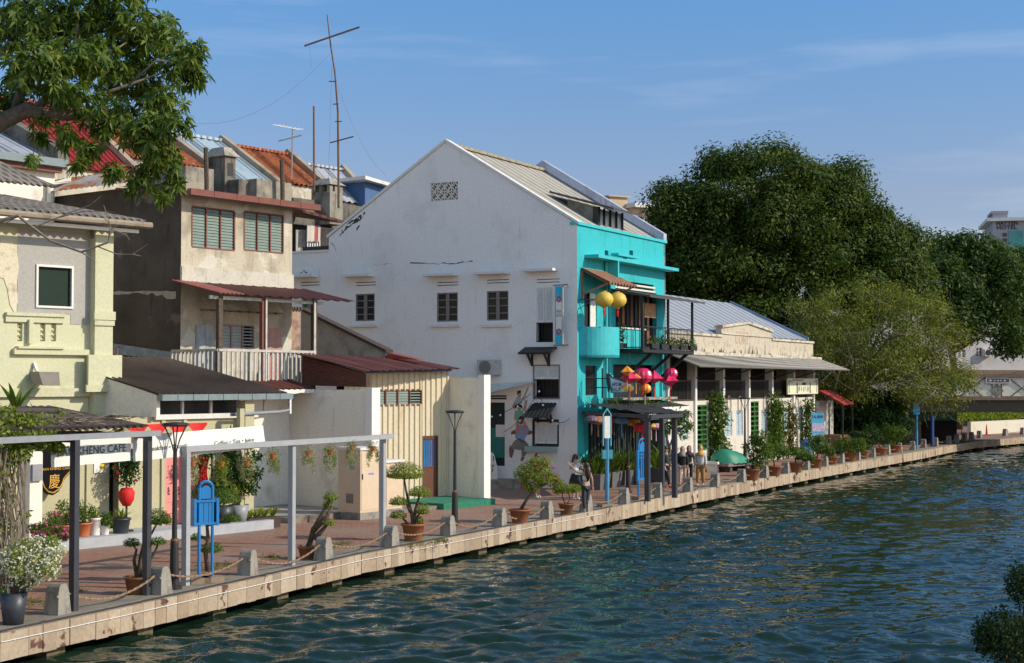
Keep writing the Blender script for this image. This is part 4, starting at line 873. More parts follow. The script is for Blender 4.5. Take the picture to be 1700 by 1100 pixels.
nt.links.new(bt.outputs[0], bs.inputs[0]); bs.inputs['Roughness'].default_value = .9
m = MB(); m.prism([(-.02,.25,4.1),(-.02,3.2,4.15),(-.02,3.2,5.15),(-.02,.25,4.52)], (.2,0,0)); m.build('brick_flank', bm, SH)
# ---- empty lot between cafe and shed
LOT = fthing(FL, 'open_lot', 'white walled empty shop lot with bare concrete floor and a tall white pier', 'building')
lz = lp(600, 646)[1]; bx = FL.X(468, 3.6); cx1 = FL.X(425, 0)
m = MB(); m.box(-.22, 0, 0, 0, 3.8, lz-.02); m.build('side_wall', cream, LOT)
m = MB(); m.box(-.33, -.3, 0, .06, -.003, lz+.05); m.build('pier', M['white'], LOT)
m = MB(); m.box(-8, 3.6, 0, -.22, 3.8, 4.0); m.build('back_wall', cream, LOT)
m = MB(); m.box(-3.9, -.35, 0, -.34, 3.6, .16); m.build('floor_slab', P('lot_concrete', (.30,.28,.25), .9, var=.25, scale=1.5), LOT)
m = MB(); m.box(-3.9, -.45, 0, -.34, -.352, .20); m.build('floor_kerb', Aged('mouldy_kerb', (.24,.19,.15), (.05,.045,.04), .7, .4, 3), LOT)
m = MB(); m.corr((-4.6,2.3,4.02),(-.25,2.3,4.06),(-.25,3.6,4.35),(-4.6,3.6,4.25),.25,.03,2); m.build('roof', maroon, LOT)
m = MB(); rr = random.Random(4); pr = [(-3.6+k*.3, 2.33, 3.93-rr.random()*.07) for k in range(12)]; m.prism(pr+[(-.3,2.33,4.03),(-3.6,2.33,4.01)], (0,.02,0)); m.build('ragged_sheet_edge', M['white'], LOT)
# two beige electrical cabinets
for i, (px0, px1, pt, pb, y0, lab) in enumerate(((598, 629, 744, 848, -1.25, 'tall beige electrical cabinet with a grey cap against the white pier'), (640, 668, 765, 848, -1.0, 'lower beige electrical cabinet half hidden behind the dome topiary'))):
    a = FL.p(px0, pb, y0); b = FL.p(px1, pt, y0); C_ = fthing(FL, 'electrical_cabinet', lab, 'cabinet', 'beige cabinets by the shed'); dp = .95
    zt_ = FL.p(px0, pt, y0)[1]
    m = MB(); m.box(a[0], y0, .22, b[0], y0+dp, zt_-.06); m.build('body', P('beige_cabinet', (.58, .45, .32), .5, var=.06), C_)
    m = MB(); m.box(a[0]-.05, y0-.05, zt_-.06, b[0]+.05, y0+dp+.05, zt_+.02); m.build('cap', M['offwhite'], C_)
    m = MB(); m.box(a[0]-.03, y0-.03, 0, b[0]+.03, y0+dp, .22); m.build('plinth', M['concrete'], C_)
    m = MB(); m.box(a[0]+.04, y0-.012, .3, b[0]-.04, y0-.002, zt_-.14); m.build('door', P('beige_cabinet_door', (.61, .48, .34), .5, var=.05), C_)
    m = MB(); m.box(a[0]+.06, y0-.03, 1.25, a[0]+.1, y0-.013, 1.42); m.build('handle', M['black'], C_)
    m = MB(); m.box(a[0]+.35, y0-.016, 1.38, a[0]+.6, y0-.013, 1.44); m.build('sticker', P('blue_sticker', (.2,.25,.4)), C_)
    m = MB(); m.box(a[0]-.012, y0+.25, 1.55, a[0]-.002, y0+.45, 1.8); m.build('plate', M['grey_steel'], C_)
    m = MB(); m.box(a[0]-.01, y0+.3, .5, a[0]-.002, y0+.6, .8); m.build('vent', greywood, C_)

# ---- cafe ground floor
CF = fthing(FL, 'cafe_building', 'olive cream cafe building with pink door panel and lean-to roof', 'building')
oliv = Aged('olive_cream_wall', (.47, .44, .28), (.36, .33, .20), .15, .15, 1.0, .8, bump=.1)
ox1 = FL.X(407); cz = 3.3; X_ = FL.X
fold = P('folding_wall', (.44, .41, .26), .6, var=.05)
m = MB(); hs = [(X_(183), X_(199), .3, 2.55)]; m.wall(-17, ox1, .25, cz, [hs[0]], 0, .25); m.build('front_wall', oliv, CF)
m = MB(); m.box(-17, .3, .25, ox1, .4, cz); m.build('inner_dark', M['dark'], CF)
for px_ in (50, 146, 270, 306): 
    m = MB(); m.box(X_(px_)-.05, -.06, .25, X_(px_)+.07, -.003, cz); m.build('wall_post', fold, CF)
m = MB(); m.box(X_(372), -.7, .25, X_(375)+.1, -.55, 3.5); m.box(ox1-.30, -.35, .25, ox1+.05, -.05, lp(410, 665)[1]); m.build('corner_pillar', oliv, CF)
m = MB(); m.box(-17, -1.15, 0, ox1+.1, -.003, .27); m.build('grey_step', P('grey_step', (.36,.38,.40), .8, var=.1), CF)
a, b = X_(273), X_(303); m = MB(); m.box(a, -.05, .3, b, -.01, lp(285, 740)[1]); m.build('pink_door', P('pink_door', (.72,.25,.23), .6, var=.05), CF)
m = MB(); zq = lp(288, 800)[1]; lettering('OPEN DAILY', CF, P('faint_red', (.5,.12,.10)), (a+.15, zq+.05, b-.12, zq+.25), -.056); lettering('8:  12  2:', CF, M['black'], (a+.1, zq-.35, b-.1, zq-.12), -.056, bold=.02)
m = MB(); [m.bar((a+.1,-.055,z_),(b-.1,-.055,z_),.01) for z_ in (zq+.33, zq-.02, zq-.55)]; m.build('thin_lines', P('faint_red2', (.45,.12,.10)), CF)
m = MB(); a, b = lp(300, 850), lp(322, 790); m.prism([(a[0],-.3,.3),(b[0]+.1,-.3,.3),(b[0]+.05,-.3,a[1]+.5),(b[0]-.3,-.3,a[1]+1.0),(b[0]-.1,-.3,a[1]+1.35),(a[0],-.3,a[1]+1.9)], (0,.05,0)); m.build('pink_cutout', P('pink_board', (.72,.28,.25), .6), CF)
a, b = lp(155, 785), lp(175, 768); m = MB(); m.box(a[0], -.03, a[1], b[0], -.01, b[1]+.25); m.build('notice', M['white'], CF); m = MB(); m.box(a[0]+.2, -.035, a[1]+.06, b[0]-.02, -.031, a[1]+.25); m.build('notice_yellow', P('notice_yellow', (.65,.5,.05)), CF)
m = MB(); m.tube([(a[0]+.3+.13*cos(t), -.036, b[1]+.12+.13*sin(t)) for t in [k*pi/8 for k in range(17)]], .018, 4); m.build('notice_ring', M['red'], CF)
# round-lobed dark board with golden character
BD = fthing(FL, 'lobed_signboard', 'black lobed signboard with golden Chinese character by the cafe pillar', 'sign')
yb = -.35; cb = lp(92, 778, yb); r1 = .92
pts = []
for px_, py_ in ((60,742),(120,742),(121,775),(119,782),(112,790),(106,797),(103,806),(97,816),(88,822),(79,820),(72,812),(68,800),(62,790)): q = lp(px_, py_, yb); pts.append((q[0], yb, q[1]))
m = MB(); m.prism(pts, (0, .06, 0)); m.build('board', P('lobed_board_black', (.008,.008,.009), .9, spec=.1), BD)
gold = P('gold_leaf_paint', (.62,.34,.05), .4); m = MB(); pp = pts[2:]; cx_ = lp(92, 770, yb); m.tube([(cx_[0]+(p[0]-cx_[0])*.92, yb-.01, cx_[1]+(p[2]-cx_[1])*.92) for p in pp], .018, 4); m.build('gold_rim', gold, BD)
a, b = lp(81, 811, yb), lp(99, 786, yb); lettering('慶', BD, gold, (a[0], a[1], b[0], b[1]), yb-.008, bold=.0)
a, b = lp(70, 781, yb), lp(116, 774.5, yb); lettering('BAN KHENG CAFE', BD, gold, (a[0], a[1], b[0], b[1]), yb-.008)
# white pillar
PL = fthing(FL, 'white_pillar', 'square white pillar with a small grey box at the left of the cafe', 'pillar')
a, b = lp(50, 750, -2), lp(71, 750, -2); m = MB(); m.box(a[0], -2, 0, b[0], -1.55, a[1]+.0); m.build('shaft', cream, PL); m = MB(); q = lp(60, 784, -2); m.box(q[0]-.15, -2.08, q[1]-.2, q[0]+.12, -2.003, q[1]+.2); m.build('box', M['grey_steel'], PL)
# lean-to roof over the cafe
sl1 = Aged('brown_corrugated', (.20,.145,.115), (.10,.075,.06), .5, .0, .9, .75, rib=0.21)
yo = -.35; e0 = FL.X(262, yo); e1 = FL.X(480, yo)
LT = MB(); zl0, zl1 = FL.p(267,650,yo)[1], FL.p(478,657,yo)[1]; zm_ = (zl0+zl1)/2
LT.corr((e0,yo,zm_),(e1,yo,zm_),(e1-.1,5.2,zm_+1.12),(e0,5.2,zm_+1.12),.21,.045,4,.02)
LT.build('lean_to_roof', sl1, CF); xx0 = FL.X(185, 1.3)
m = MB(); m.corr((e0-.02,-.1,zm_+.05),(e0-.02,-.1,zm_+.05),(e0-4,5.2,zm_+1.2),(e0-4,5.2,zm_+1.2),.3); 
gut = P('grey_blue_gutter', (.17,.22,.23), .5); m = MB(); k = 9
for i in range(k): m.box(e0+(e1-e0)*(i+.02)/k, yo-.2, zm_-.17, e0+(e1-e0)*(i+.98)/k, yo-.02, zm_+.0)
m.build('gutter', gut, CF)
m = MB(); m.tube([(e1-.1,yo-.1,zm_-.15),(e1-.1,yo-.1,zm_-.5),(e1-.5,yo-.1,zm_-.55),(e1-2.3,yo,zm_-.6)], .05, 8); m.build('downpipe', M['grey_steel'], CF)
# shaded cream side of the lean-to with the dark clerestory band
m = MB(); m.prism([(e0+.05,yo+.1,cz),(e0+.05,2.6,cz),(e0+.05,2.6,zm_+.62),(e0+.05,yo+.1,zm_-.02)], (.12,0,0)); m.build('lean_to_side', cream, CF)
m = MB(); m.box(e0+.2, .5, cz, e1-1.2, .6, zm_+.1); m.build('clerestory_dark', M['dark'], CF)
m = MB(); [m.box(e0+.15+k*1.05, .05, cz, e0+.22+k*1.05, .12, zm_) for k in range(6)]; m.box(e0+.15,-.1,cz-.08,e1-1.0,.15,cz+.06); m.build('clerestory_mullions', M['offwhite'], CF)
# red scalloped cloth under the white beam
RC = fthing(FL, 'red_bunting', 'red swagged cloth hung under the white cafe beam', 'bunting'); m = MB(); x0, x1 = X_(212,-.5), X_(345,-.5)
nn = 40
for s_ in range(4):
    a = x0+(x1-x0)*s_/4; w = (x1-x0)/4; vs = []
    for i in range(11): t = i/10; vs += [(a+w*t, -.5, 3.12), (a+w*t, -.5-.04*sin(6*t), 3.06-.28*sin(pi*t))]
    m.add(vs, [(2*i, 2*i+2, 2*i+3, 2*i+1) for i in range(10)])
m.build('swag', M['red'], RC)
for px0, px1, pt, pb, lab in ((209, 220, 745, 790, 'short red cloth drape beside the left hanging plant pot'), (329, 347, 755, 812, 'long red cloth drape tied in the middle beside the pink door')):
    D = fthing(FL, 'red_drape', lab, 'curtain'); a, b = X_(px0,-.4), X_(px1,-.4); za_, zb_ = lp(px0, pt, -.4)[1], lp(px0, pb, -.4)[1]; vs = []; n = 14; r = 8
    for j in range(r+1):
        for i in range(n+1): t = j/r; w = 1-.45*sin(pi*t)**2; xx = (a+b)/2+(b-a)*(i/n-.5)*w; vs.append((xx, -.4+.05*sin(i*1.7), za_+(zb_-za_)*t))
    m = MB(); m.add(vs, [(j*(n+1)+i, j*(n+1)+i+1, (j+1)*(n+1)+i+1, (j+1)*(n+1)+i) for j in range(r) for i in range(n)]); m.build('cloth', M['red'], D, True)

# ---- pergola along the quay with the cafe banners
QD = (G(640, 908)-G(308, 970)); FP = Fr(G(308, 972).xy, atan2(QD.y, QD.x))
pz = FP.p(480, 733)[1]
def post(fr, parent, px, py0, zt_, mat, w=.13, name='post', y=0):
    g = fr.l(G(px, py0)); m = MB(); m.box(g.x-w/2, g.y-w/2, 0, g.x+w/2, g.y+w/2, zt_); return m.build(name, mat, parent)
PG = fthing(FP, 'steel_pergola', 'light grey steel pergola frame hung with small plants', 'pergola'); zt1 = FP.p(325, 745)[1]; zt2 = FP.p(635, 719)[1]; pz = (zt1+zt2)/2
steel2 = P('two_tone_steel', (.34,.35,.36), .45, var=.08)
for px, py in ((308, 972), (484, 938), (635, 908)): post(FP, PG, px, py, pz-.1, steel2)
xq = FP.l(G(643, 908)).x; m = MB(); m.box(-.08,-.07,pz-.1,xq+.05,.07,pz+.02); m.build('beam', steel2, PG)
gA = FP.l(G(122, 1014)); gB = FP.l(G(243, 988)); zL = FP.p(180, 723)[1]
PG2 = fthing(FP, 'vine_pergola', 'dark steel pergola carrying vines and old corrugated sheet by the cafe', 'pergola')
for px, py, w in ((122, 1014, .13), (243, 988, .13)): post(FP, PG2, px, py, zL-.03, M['dark_steel'], w)
m = MB(); m.box(gA.x-3.5, gA.y-.06, zL-.03, gB.x+.15, gA.y+.06, zL+.08); m.build('beam', M['grey_steel'], PG2)
m = MB(); m.box(gB.x-.05, gB.y+.08, zL-.08, gB.x+.07, 3.6, zL+.04); m.box(gA.x-.05, gA.y+.08, zL-.08, gA.x+.07, 3.6, zL+.04); m.build('cross_beam', M['dark_steel'], PG2)
m = MB(); m.corr((gA.x-7, .9, zL+.12), (FP.X(248,.9), .9, zL+.12), (FP.X(262,1.1)+.2, 4.4, zL+.50), (gA.x-7, 4.4, zL+.50), .21, .03, 2); m.build('old_roof_sheet', sl1, PG2)
gC = FP.l(G(20, 1000)); m = MB(); m.box(-7.4, 1.0, 0, -7.27, 1.13, pz); m.build('post', M['dark_steel'], PG2)
# banners
FB = FP; 
for nm, c4, txt, lab in (('cafe_banner', ((85,776),(218,764),(218,722),(85,731)), [('BAN KHENG CAFE', 95, 208, 739, 757)], 'white cafe banner with large grey capital letters behind the dark posts'),
    ('menu_banner', ((221,766),(442,742),(437,706),(221,723)), [('Breakfast • Brunch', 243, 310, 738, 750), ('Coffee • Tea • Juice', 355, 421, 729, 742)], 'long white banner advertising breakfast and coffee behind the grey beam')):
    B = fthing(FB, nm, lab, 'banner'); yb = .09; q = [FB.p(*c, yb) for c in c4]; m = MB(); n = 16; vs = []
    for j in range(5):
        for i in range(n+1):
            u, v = i/n, j/4; z0 = q[0][1]*(1-u)+q[1][1]*u; z1 = q[3][1]*(1-u)+q[2][1]*u; x = q[0][0]*(1-u)+(q[1][0]*(1-v)+q[2][0]*v)*u; vs.append((x, yb+.012*sin(u*19+v*3), z0+(z1-z0)*v))
    m.add(vs, [(j*(n+1)+i, j*(n+1)+i+1, (j+1)*(n+1)+i+1, (j+1)*(n+1)+i) for j in range(4) for i in range(n)]); m.build('cloth', P('banner_cloth', (.72,.71,.66), .85, var=.04), B, True)
    for s_, x0, x1, y0, y1 in txt:
        xm = (x0+x1)/2; sl_ = (q[1][1]-q[0][1])/(q[1][0]-q[0][0]); a = FB.p(x0, y1, yb); b = FB.p(x1, y0, yb); ca = FB.p(x0, (y0+y1)/2, yb)
        hgt = abs(FB.p(xm, y0+1, yb)[1]-FB.p(xm, y1-3.5, yb)[1]); ln = P('banner_ink', (.10,.13,.11), .8)
        tf_ = (lambda X0, Z0, SL: (lambda p: (p[0], p[1], p[2]+SL*(p[0]-X0))))(a[0], 0, sl_)
        zc = FB.p(x0, (y0+y1)/2+ (3 if x1-x0 > 100 else 1), yb)[1]; lettering(s_, B, ln, (a[0], zc-hgt/2, b[0], zc+hgt/2), yb-.02, tf_, bold=.012)

# ================================================================== yellow-green building, upper left
FY = Fr(At(178, 600, 43.4).xy, radians(47))
def yp(px, py, y=0): return FY.p(px, py, y)
YB = fthing(FY, 'old_townhouse', 'pale yellow-green old town house with grey plaster patch and carved balustrade', 'house')
yel = Aged('yellow_green_wall', (.58, .575, .39), (.46, .45, .30), .2, .2, 1.0, .85, bump=.15); gpl = Aged('grey_render', (.40, .39, .36), (.30, .29, .27), .3, .1, .7, .95)
zt_y = yp(100, 372)[1]; wy = (yp(67,0)[0], yp(122,0)[0], yp(95,508)[1], yp(95,444)[1]); m = MB()
bh = []
for c in (33, 71, 89): 
    a = yp(c-4.5, 566); b = yp(c+4.5, 537); bh.append((a[0], b[0], a[1], b[1]))
m.wall(-12, 0, 2.2, zt_y, [wy]+bh, 0, .25); m.build('front_wall', yel, YB)
m = MB(); m.box(-12, .1, 2.2, -.1, .2, zt_y) if False else m.box(-11.9,.6,2.3,-.1,.65,zt_y); m.build('interior', M['dark'], YB)
m = MB(); m.box(-12,.3,2.2,-11.8,9,zt_y); m.box(-.2,.3,2.2,0,9,zt_y); m.box(-12,9,2.2,0,9.2,zt_y); m.build('side_wall', yel, YB)
# grey render patch, a few mm proud, with ragged edge
pts = [(28,380),(148,384),(148,528),(138,534),(118,536),(104,532),(104,520),(34,520),(30,500),(36,470),(32,440),(30,410)]
ph = [yp(*p) for p in pts]; xs0 = wy; m = MB()
A = [(p[0], -.012, p[1]) for p in ph]; # split around window
x0w, x1w, z0w, z1w = wy; L_ = yp(29,450)[0]; R_2 = yp(148,450)[0]; zt2_ = yp(100,384)[1]; zb2 = yp(100,521)[1]
for a_ in ((L_, x0w, zb2, zt2_), (x1w, R_2, zb2-.28, zt2_), (x0w, x1w, z1w, zt2_), (x0w, x1w, zb2, z0w)): m.box(a_[0], -.012, a_[2], a_[1], -.003, a_[3])
m.build('render_patch', gpl, YB)
m = MB(); c = yp(12, 470); rg_ = random.Random(2)
pts = [yp(x_, y_) for x_, y_ in ((-10,395),(18,400),(28,418),(31,445),(27,470),(29,500),(24,520),(16,505),(12,480),(6,462),(-10,458))]; m.prism([(p[0],-.02,p[1]) for p in pts], (0,.017,0)); m.build('peeled_patch', Aged('peeled_plaster', (.66,.60,.45), (.30,.22,.14), .35, .1, 3), YB)
m = MB(); pts = [(L_+.0,0,0)]; t = .06
m.box(x0w-t,-.06,z0w-t,x0w,.05,z1w+t); m.box(x1w,-.06,z0w-t,x1w+t,.05,z1w+t); m.box(x0w,-.06,z1w,x1w,.05,z1w+t); m.box(x0w,-.06,z0w-t,x1w,.05,z0w); wn_ = m.build('window', M['white'], YB); m = MB(); m.poly([(x0w,.05,z0w),(x1w,.05,z0w),(x1w,.05,z1w),(x0w,.05,z1w)]); m.build('pane', P('green_dark_glass', (.006,.022,.014), .5, spec=.2), wn_)
# pilaster at the right corner, string courses
xp0, xp1 = yp(149, 500)[0], 0; zcap = yp(160, 523)[1]; m = MB(); m.box(xp0, -.28, 2.2, 0, -.003, zt_y-.0); m.build('pilaster', yel, YB)
m = MB(); m.box(xp0-.06,-.36,zcap-.14,.04,-.28,zcap+.1); m.box(xp0-.03,-.33,zcap-.3,.03,-.28,zcap-.14); m.build('capital_moulding', yel, YB); m = MB(); q = yp(160,592)[1]; m.box(xp0-.25,-.38,q-1.0,.25,-.285,q+.05); m.box(xp0-.35,-.45,q-1.0,.3,-.385,q-.8); m.build('pilaster_moulding', yel, YB)
q = yp(100, 583)[1]; q2 = yp(60, 522)[1]; q3 = yp(100, 651)[1]
m = MB(); m.box(yp(20,583)[0], -.14, q-.1, xp0, -.003, q+.06); m.box(yp(25,583)[0], -.2, q+.06, xp0-.9, -.003, q+.12); m.build('string_course', yel, YB)
m = MB(); m.box(-12,-.12,q3-.12,xp0,-.003,q3+.12); m.build('string_course', yel, YB)
m = MB(); m.box(yp(8,522)[0],-.12,q2-.05,yp(105,522)[0],-.013,q2+.04); m.box(yp(8,522)[0],-.07,q2-.22,yp(105,522)[0],-.013,q2-.05); m.build('balustrade_rail', yel, YB)
for k_, (x0, x1, z0, z1) in enumerate(bh):      # carved balusters inside the openings
    m = MB(); n = 2
    for i in range(3):
        xc = x0+(x1-x0)*i/2; hh = (z1-z0)
        m.lathe((xc,.12,z0), [(.02,0),(.07,hh*.1),(.02,hh*.22),(.085,hh*.36),(.025,hh*.5),(.085,hh*.64),(.02,hh*.78),(.07,hh*.9),(.02,hh)], 8)
    m.build('baluster_panel', yel, YB)
a, b = yp(47,560), yp(53,500); m = MB(); m.box(yp(44,560)[0],-.15,yp(48,570)[1],yp(51,560)[0],-.013,yp(48,530)[1]); m.build('balustrade_pier', yel, YB)
# roof and gutter
cs1 = Aged('weathered_corrugated', (.36,.31,.26), (.19,.16,.13), .5, .0, 1.1, .8, rib=0.24); zg = yp(120, 363, -.7)[1]; xr_ = FY.X(238, -.7)
m = MB(); m.corr((-12,-.8,zg+.1),(xr_,-.8,zg+.1),(xr_-2.2,3.4,zg+1.0),(-12,3.4,zg+1.0),.24,.05,4,.03); m.build('roof', cs1, YB)
m = MB(); m.tube([(-12,-.9,zg-.02),(xr_+.1,-.9,zg-.02)], .10, 8); m.build('gutter', Aged('old_gutter', (.33,.27,.20), (.16,.13,.1), .4, 0, 3), YB)
m = MB(); m.bar((-12,-.7,zg-.2),(xr_-.2,-.7,zg-.2),.06,.1); m.build('fascia', cream, YB)
m = MB(); m.box(xp0,-.2,zt_y-.35,xp0+.5,-.003,zt_y); m.build('eave_block', yel, YB)
# second smaller sheet roof above
m = MB(); a = FY.p(0,300,2.8); m.corr((-12,2.6,FY.p(60,306,2.6)[1]),(FY.X(92,2.6),2.6,FY.p(60,306,2.6)[1]),(FY.X(92,2.6)-.8,5,FY.p(60,306,2.6)[1]+1.0),(-12,5,FY.p(60,306,2.6)[1]+1.0),.2,.035,2,.03); m.build('upper_sheet', cs1, YB)
# floodlight
FLD = fthing(FY, 'floodlight', 'grey floodlight tilted down on the yellow-green front', 'lamp')
a, b = yp(55, 640, -.7), yp(103, 617, -.7); m = MB(); m.hexa([(a[0]+.15,-.95,a[1]),(b[0]-.2,-.95,a[1]),(b[0]-.2,-.35,a[1]+.1),(a[0]+.15,-.35,a[1]+.1)], [(a[0]+.25,-.55,b[1]),(b[0],-.55,b[1]),(b[0],-.1,b[1]),(a[0]+.25,-.1,b[1])]); m.build('housing', P('lamp_grey', (.20,.18,.15), .6), FLD)
m = MB(); m.bar((a[0]+.4,-.2,b[1]),(a[0]+.4,-.02,b[1]+.25),.07); m.build('bracket', M['offwhite'], FLD)
# thin rusty downpipe by pilaster
m = MB(); m.tube([(.12,-.3,yp(178,700)[1]),(.12,-.3,yp(178,577)[1]),(.2,-.35,yp(178,575)[1])], .04, 6); m.build('downpipe', redf, YB)

# ================================================================== grey tall house with louvre windows and balcony
FG = Fr(At(300, 500, 50).xy, UA)
def gq(px, py, y=0): return FG.p(px, py, y)
GH = fthing(FG, 'grey_townhouse', 'tall weathered grey house with green louvre windows and a wooden balcony', 'house')
gx1 = FG.X(484); grw = Aged('weathered_grey_wall', (.52,.47,.36), (.26,.22,.17), .55, .6, .9, .95, third=(.58,.55,.46), tlo=.56)
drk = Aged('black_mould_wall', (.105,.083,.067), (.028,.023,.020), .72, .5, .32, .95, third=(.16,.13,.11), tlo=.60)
ztop_g = gq(400, 330)[1]; zmid = gq(400, 447)[1]; zsof = gq(400, 480)[1]; 
lw1 = (FG.X(317), FG.X(388), gq(350,411)[1], gq(350,347)[1]); lw2 = (FG.X(404), FG.X(469), gq(436,416)[1], gq(436,355)[1])
lz0, lz1 = gq(400,578)[1], gq(400,541)[1]; lw3 = (FG.X(365), FG.X(421), lz0, lz1)
m = MB(); m.wall(0, gx1, 3.6, ztop_g, [lw1, lw2, lw3], 0, .2); m.build('front_wall', grw, GH)
m = MB(); m.box(.1,.5,3.6,gx1-.1,.55,ztop_g-.2); m.build('interior', M['dark'], GH)
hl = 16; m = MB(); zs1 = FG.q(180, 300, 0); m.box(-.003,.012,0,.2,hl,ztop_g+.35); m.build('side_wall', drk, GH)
m = MB(); m.box(gx1-.2,.25,3.6,gx1,hl,ztop_g); m.box(0,hl,0,gx1,hl+.2,ztop_g); m.build('far_side_wall', grw, GH)
louvre(None, *lw1, 0.03, GH, 3, 13, redf, glassb); louvre(None, *lw2, 0.03, GH, 3, 13, redf, glassb, 9); 
o = louvre(None, lw3[0], lw3[1], lw3[2], lw3[3], 0.03, GH, 3, 7, P('pink_grey_frame', (.35,.24,.22)), P('pale_louvre', (.36,.40,.38), .75, spec=.2), 2)
m = MB(); m.box(-.04,-.1,zmid-.55,gx1,-.003,zmid-.05); m.build('wall_band', Aged('band_plaster', (.55,.52,.44), (.3,.27,.22), .4, .4, 1), GH)
m = MB(); xx = FG.X(440); m.box(xx, -.05, gq(450,637)[1]-.2, xx+.75, -.005, gq(450,544)[1]); m.build('pink_door', P('faded_pink_door', (.45,.24,.20), .7, var=.15), GH)
m = MB(); a = FG.X(324); m.box(a,-.05,3.9,a+.75,-.005,gq(330,540)[1]); m.build('blue_grey_panel', Aged('faded_blue_panel', (.40,.43,.45), (.22,.24,.26), .5, .5, 1.5), GH)
zv = gq(400, 517)[1]; m = MB()
for k in range(9): xx = FG.X(332)+k*.42; m.box(xx,-.16,zv-.03,xx+.28,-.003,zv+.02)
m.build('vent_hoods', greywood, GH)
m = MB(); rr = random.Random(5); tp = []; bt = []
for k in range(15): a_ = FG.q(292-(292-182)*k/14, 483+rr.uniform(-1,1), 0); b_2 = FG.q(292-(292-182)*k/14, 485+rr.uniform(0,3)+(10*rr.random() if k < 5 else 2*rr.random()), 0); tp.append((-.006,a_[0],a_[1])); bt.append((-.006,b_2[0],b_2[1]))
m.poly(tp+bt[::-1]); m.build('peeled_band', Aged('peeled_band', (.42,.36,.28), (.20,.15,.11), .4, .2, 3), GH)
# eave gutter (rust red), roof
ze_ = gq(400, 337, -.5)[1]; m = MB(); k = 6; ex0, ex1 = FG.X(310,-.6), FG.X(527,-.6)
for i in range(k): m.box(ex0+(ex1-ex0)*(i+.01)/k,-.75,ze_+.05-.0,ex0+(ex1-ex0)*(i+.99)/k,-.55,ze_+.26)
m.build('gutter', P('rust_red_gutter', (.17,.045,.03), .6, var=.25), GH)
m = MB(); m.hexa([(ex0,-.55,ze_+.1),(ex1,-.55,ze_+.1),(ex1,3.2,ze_+.5),(ex0,3.2,ze_+.5)], [(ex0,-.55,ze_+.18),(ex1,-.55,ze_+.18),(ex1,3.2,ze_+.58),(ex0,3.2,ze_+.58)]); m.build('eave_roof', maroon, GH)
# lower red awning over the balcony
ya = -2.5; a0 = gq(283, 466, 0); xa0, xa1 = a0[0]-.1, FG.X(500, 0)+.2; zf = (FG.p(365,491,ya)[1]+FG.p(550,492,ya)[1])/2; zbk = (gq(283,466)[1]+gq(500,477)[1])/2; m = MB()
m.corr((xa0,ya,zf),(xa0+1.15,ya,zf),(xa0+1.15,-.02,zbk),(xa0,-.02,zbk),.18,.02,2); m.build('awning_end', P('rose_sheet', (.36,.12,.10), .6, var=.15), GH)
m = MB(); m.corr((xa0+1.15,ya,zf-.02),(xa1,ya,zf-.02),(xa1,-.02,zbk-.02),(xa0+1.15,-.02,zbk-.02),.5,.03,2); m.build('awning', maroon, GH)
# balcony
b0, b1 = FG.X(363,-2.3), FG.X(524,-2.3); zfl_, zrl_ = FG.p(450,640,-2.3)[1], FG.p(450,584,-2.3)[1]; wht = Aged('grey_white_timber', (.52,.50,.46), (.30,.27,.25), .4, .3, 3)
m = MB(); m.box(b0,-2.3,zfl_-.15,b1,-.0,zfl_); m.build('balcony_floor', M['bark'], GH)
def picket(p, q, name):
    m = MB(); p = Vector(p); q = Vector(q); n = int((q-p).length/.19)
    for i in range(n+1): c = p.lerp(q, i/n); m.box(c.x-.04, c.y-.02, zfl_+.05, c.x+.04, c.y+.02, zrl_)
    m.bar((p.x,p.y,zrl_+.03),(q.x,q.y,zrl_+.03),.09,.08); m.bar((p.x,p.y,zfl_+.06),(q.x,q.y,zfl_+.06),.08,.07); m.build(name, wht, GH)
picket((b0,-2.28,0),(b1,-2.28,0),'balcony_railing'); picket((b0,-2.28,0),(b0,0,0),'balcony_railing'); picket((b1,-2.28,0),(b1,0,0),'balcony_railing')
zpt = zf-.05
for px_, mt in ((364, M['bark']), (436, redf), (521, M['bark'])): xx = FG.X(px_,-2.2); m = MB(); m.box(xx-.09,-2.27,zfl_,xx+.09,-2.13,zpt); m.build('balcony_post', mt, GH)
m = MB(); m.box(b1-.1,-2.33,zfl_,b1-.02,-2.29,zpt); m.box(FG.X(440,-2.3),-2.33,zfl_,FG.X(440,-2.3)+.07,-2.29,zpt); m.bar((b0-.3,-2.2,zpt-.08),(b1+.4,-2.2,zpt-.08),.1); m.build('pale_trim', wht, GH)
m = MB(); m.poly([(0,-.001,3.6),(gx1,-.001,3.6),(gx1,-.001,3.61),(0,-.001,3.61)]); 
# rusty roof flashing along the dark side wall
m = MB(); zz0 = ztop_g+.35; m.corr((-.5,1.0,zz0+.1),(-.5,hl,zz0+.1),(.6,hl,zz0+.75),(.6,1.0,zz0+.75),.3,.02,1); m.build('rusty_roof_edge', Aged('rusty_sheet', (.40,.38,.36), (.30,.10,.03), .8, .3, .8, .8, third=(.36,.13,.04), tlo=.5), GH)
m = MB(); y0_ = 1.5; m.prism([(-.05,.0,zm_+1.05),(-.05,6,zm_+1.5),(-.05,6,zm_+1.95),(-.05,0,zm_+1.3)], (-.05,0,0)); m.build('flashing', P('blue_grey_flashing', (.20,.25,.31), .5, var=.3), GH)
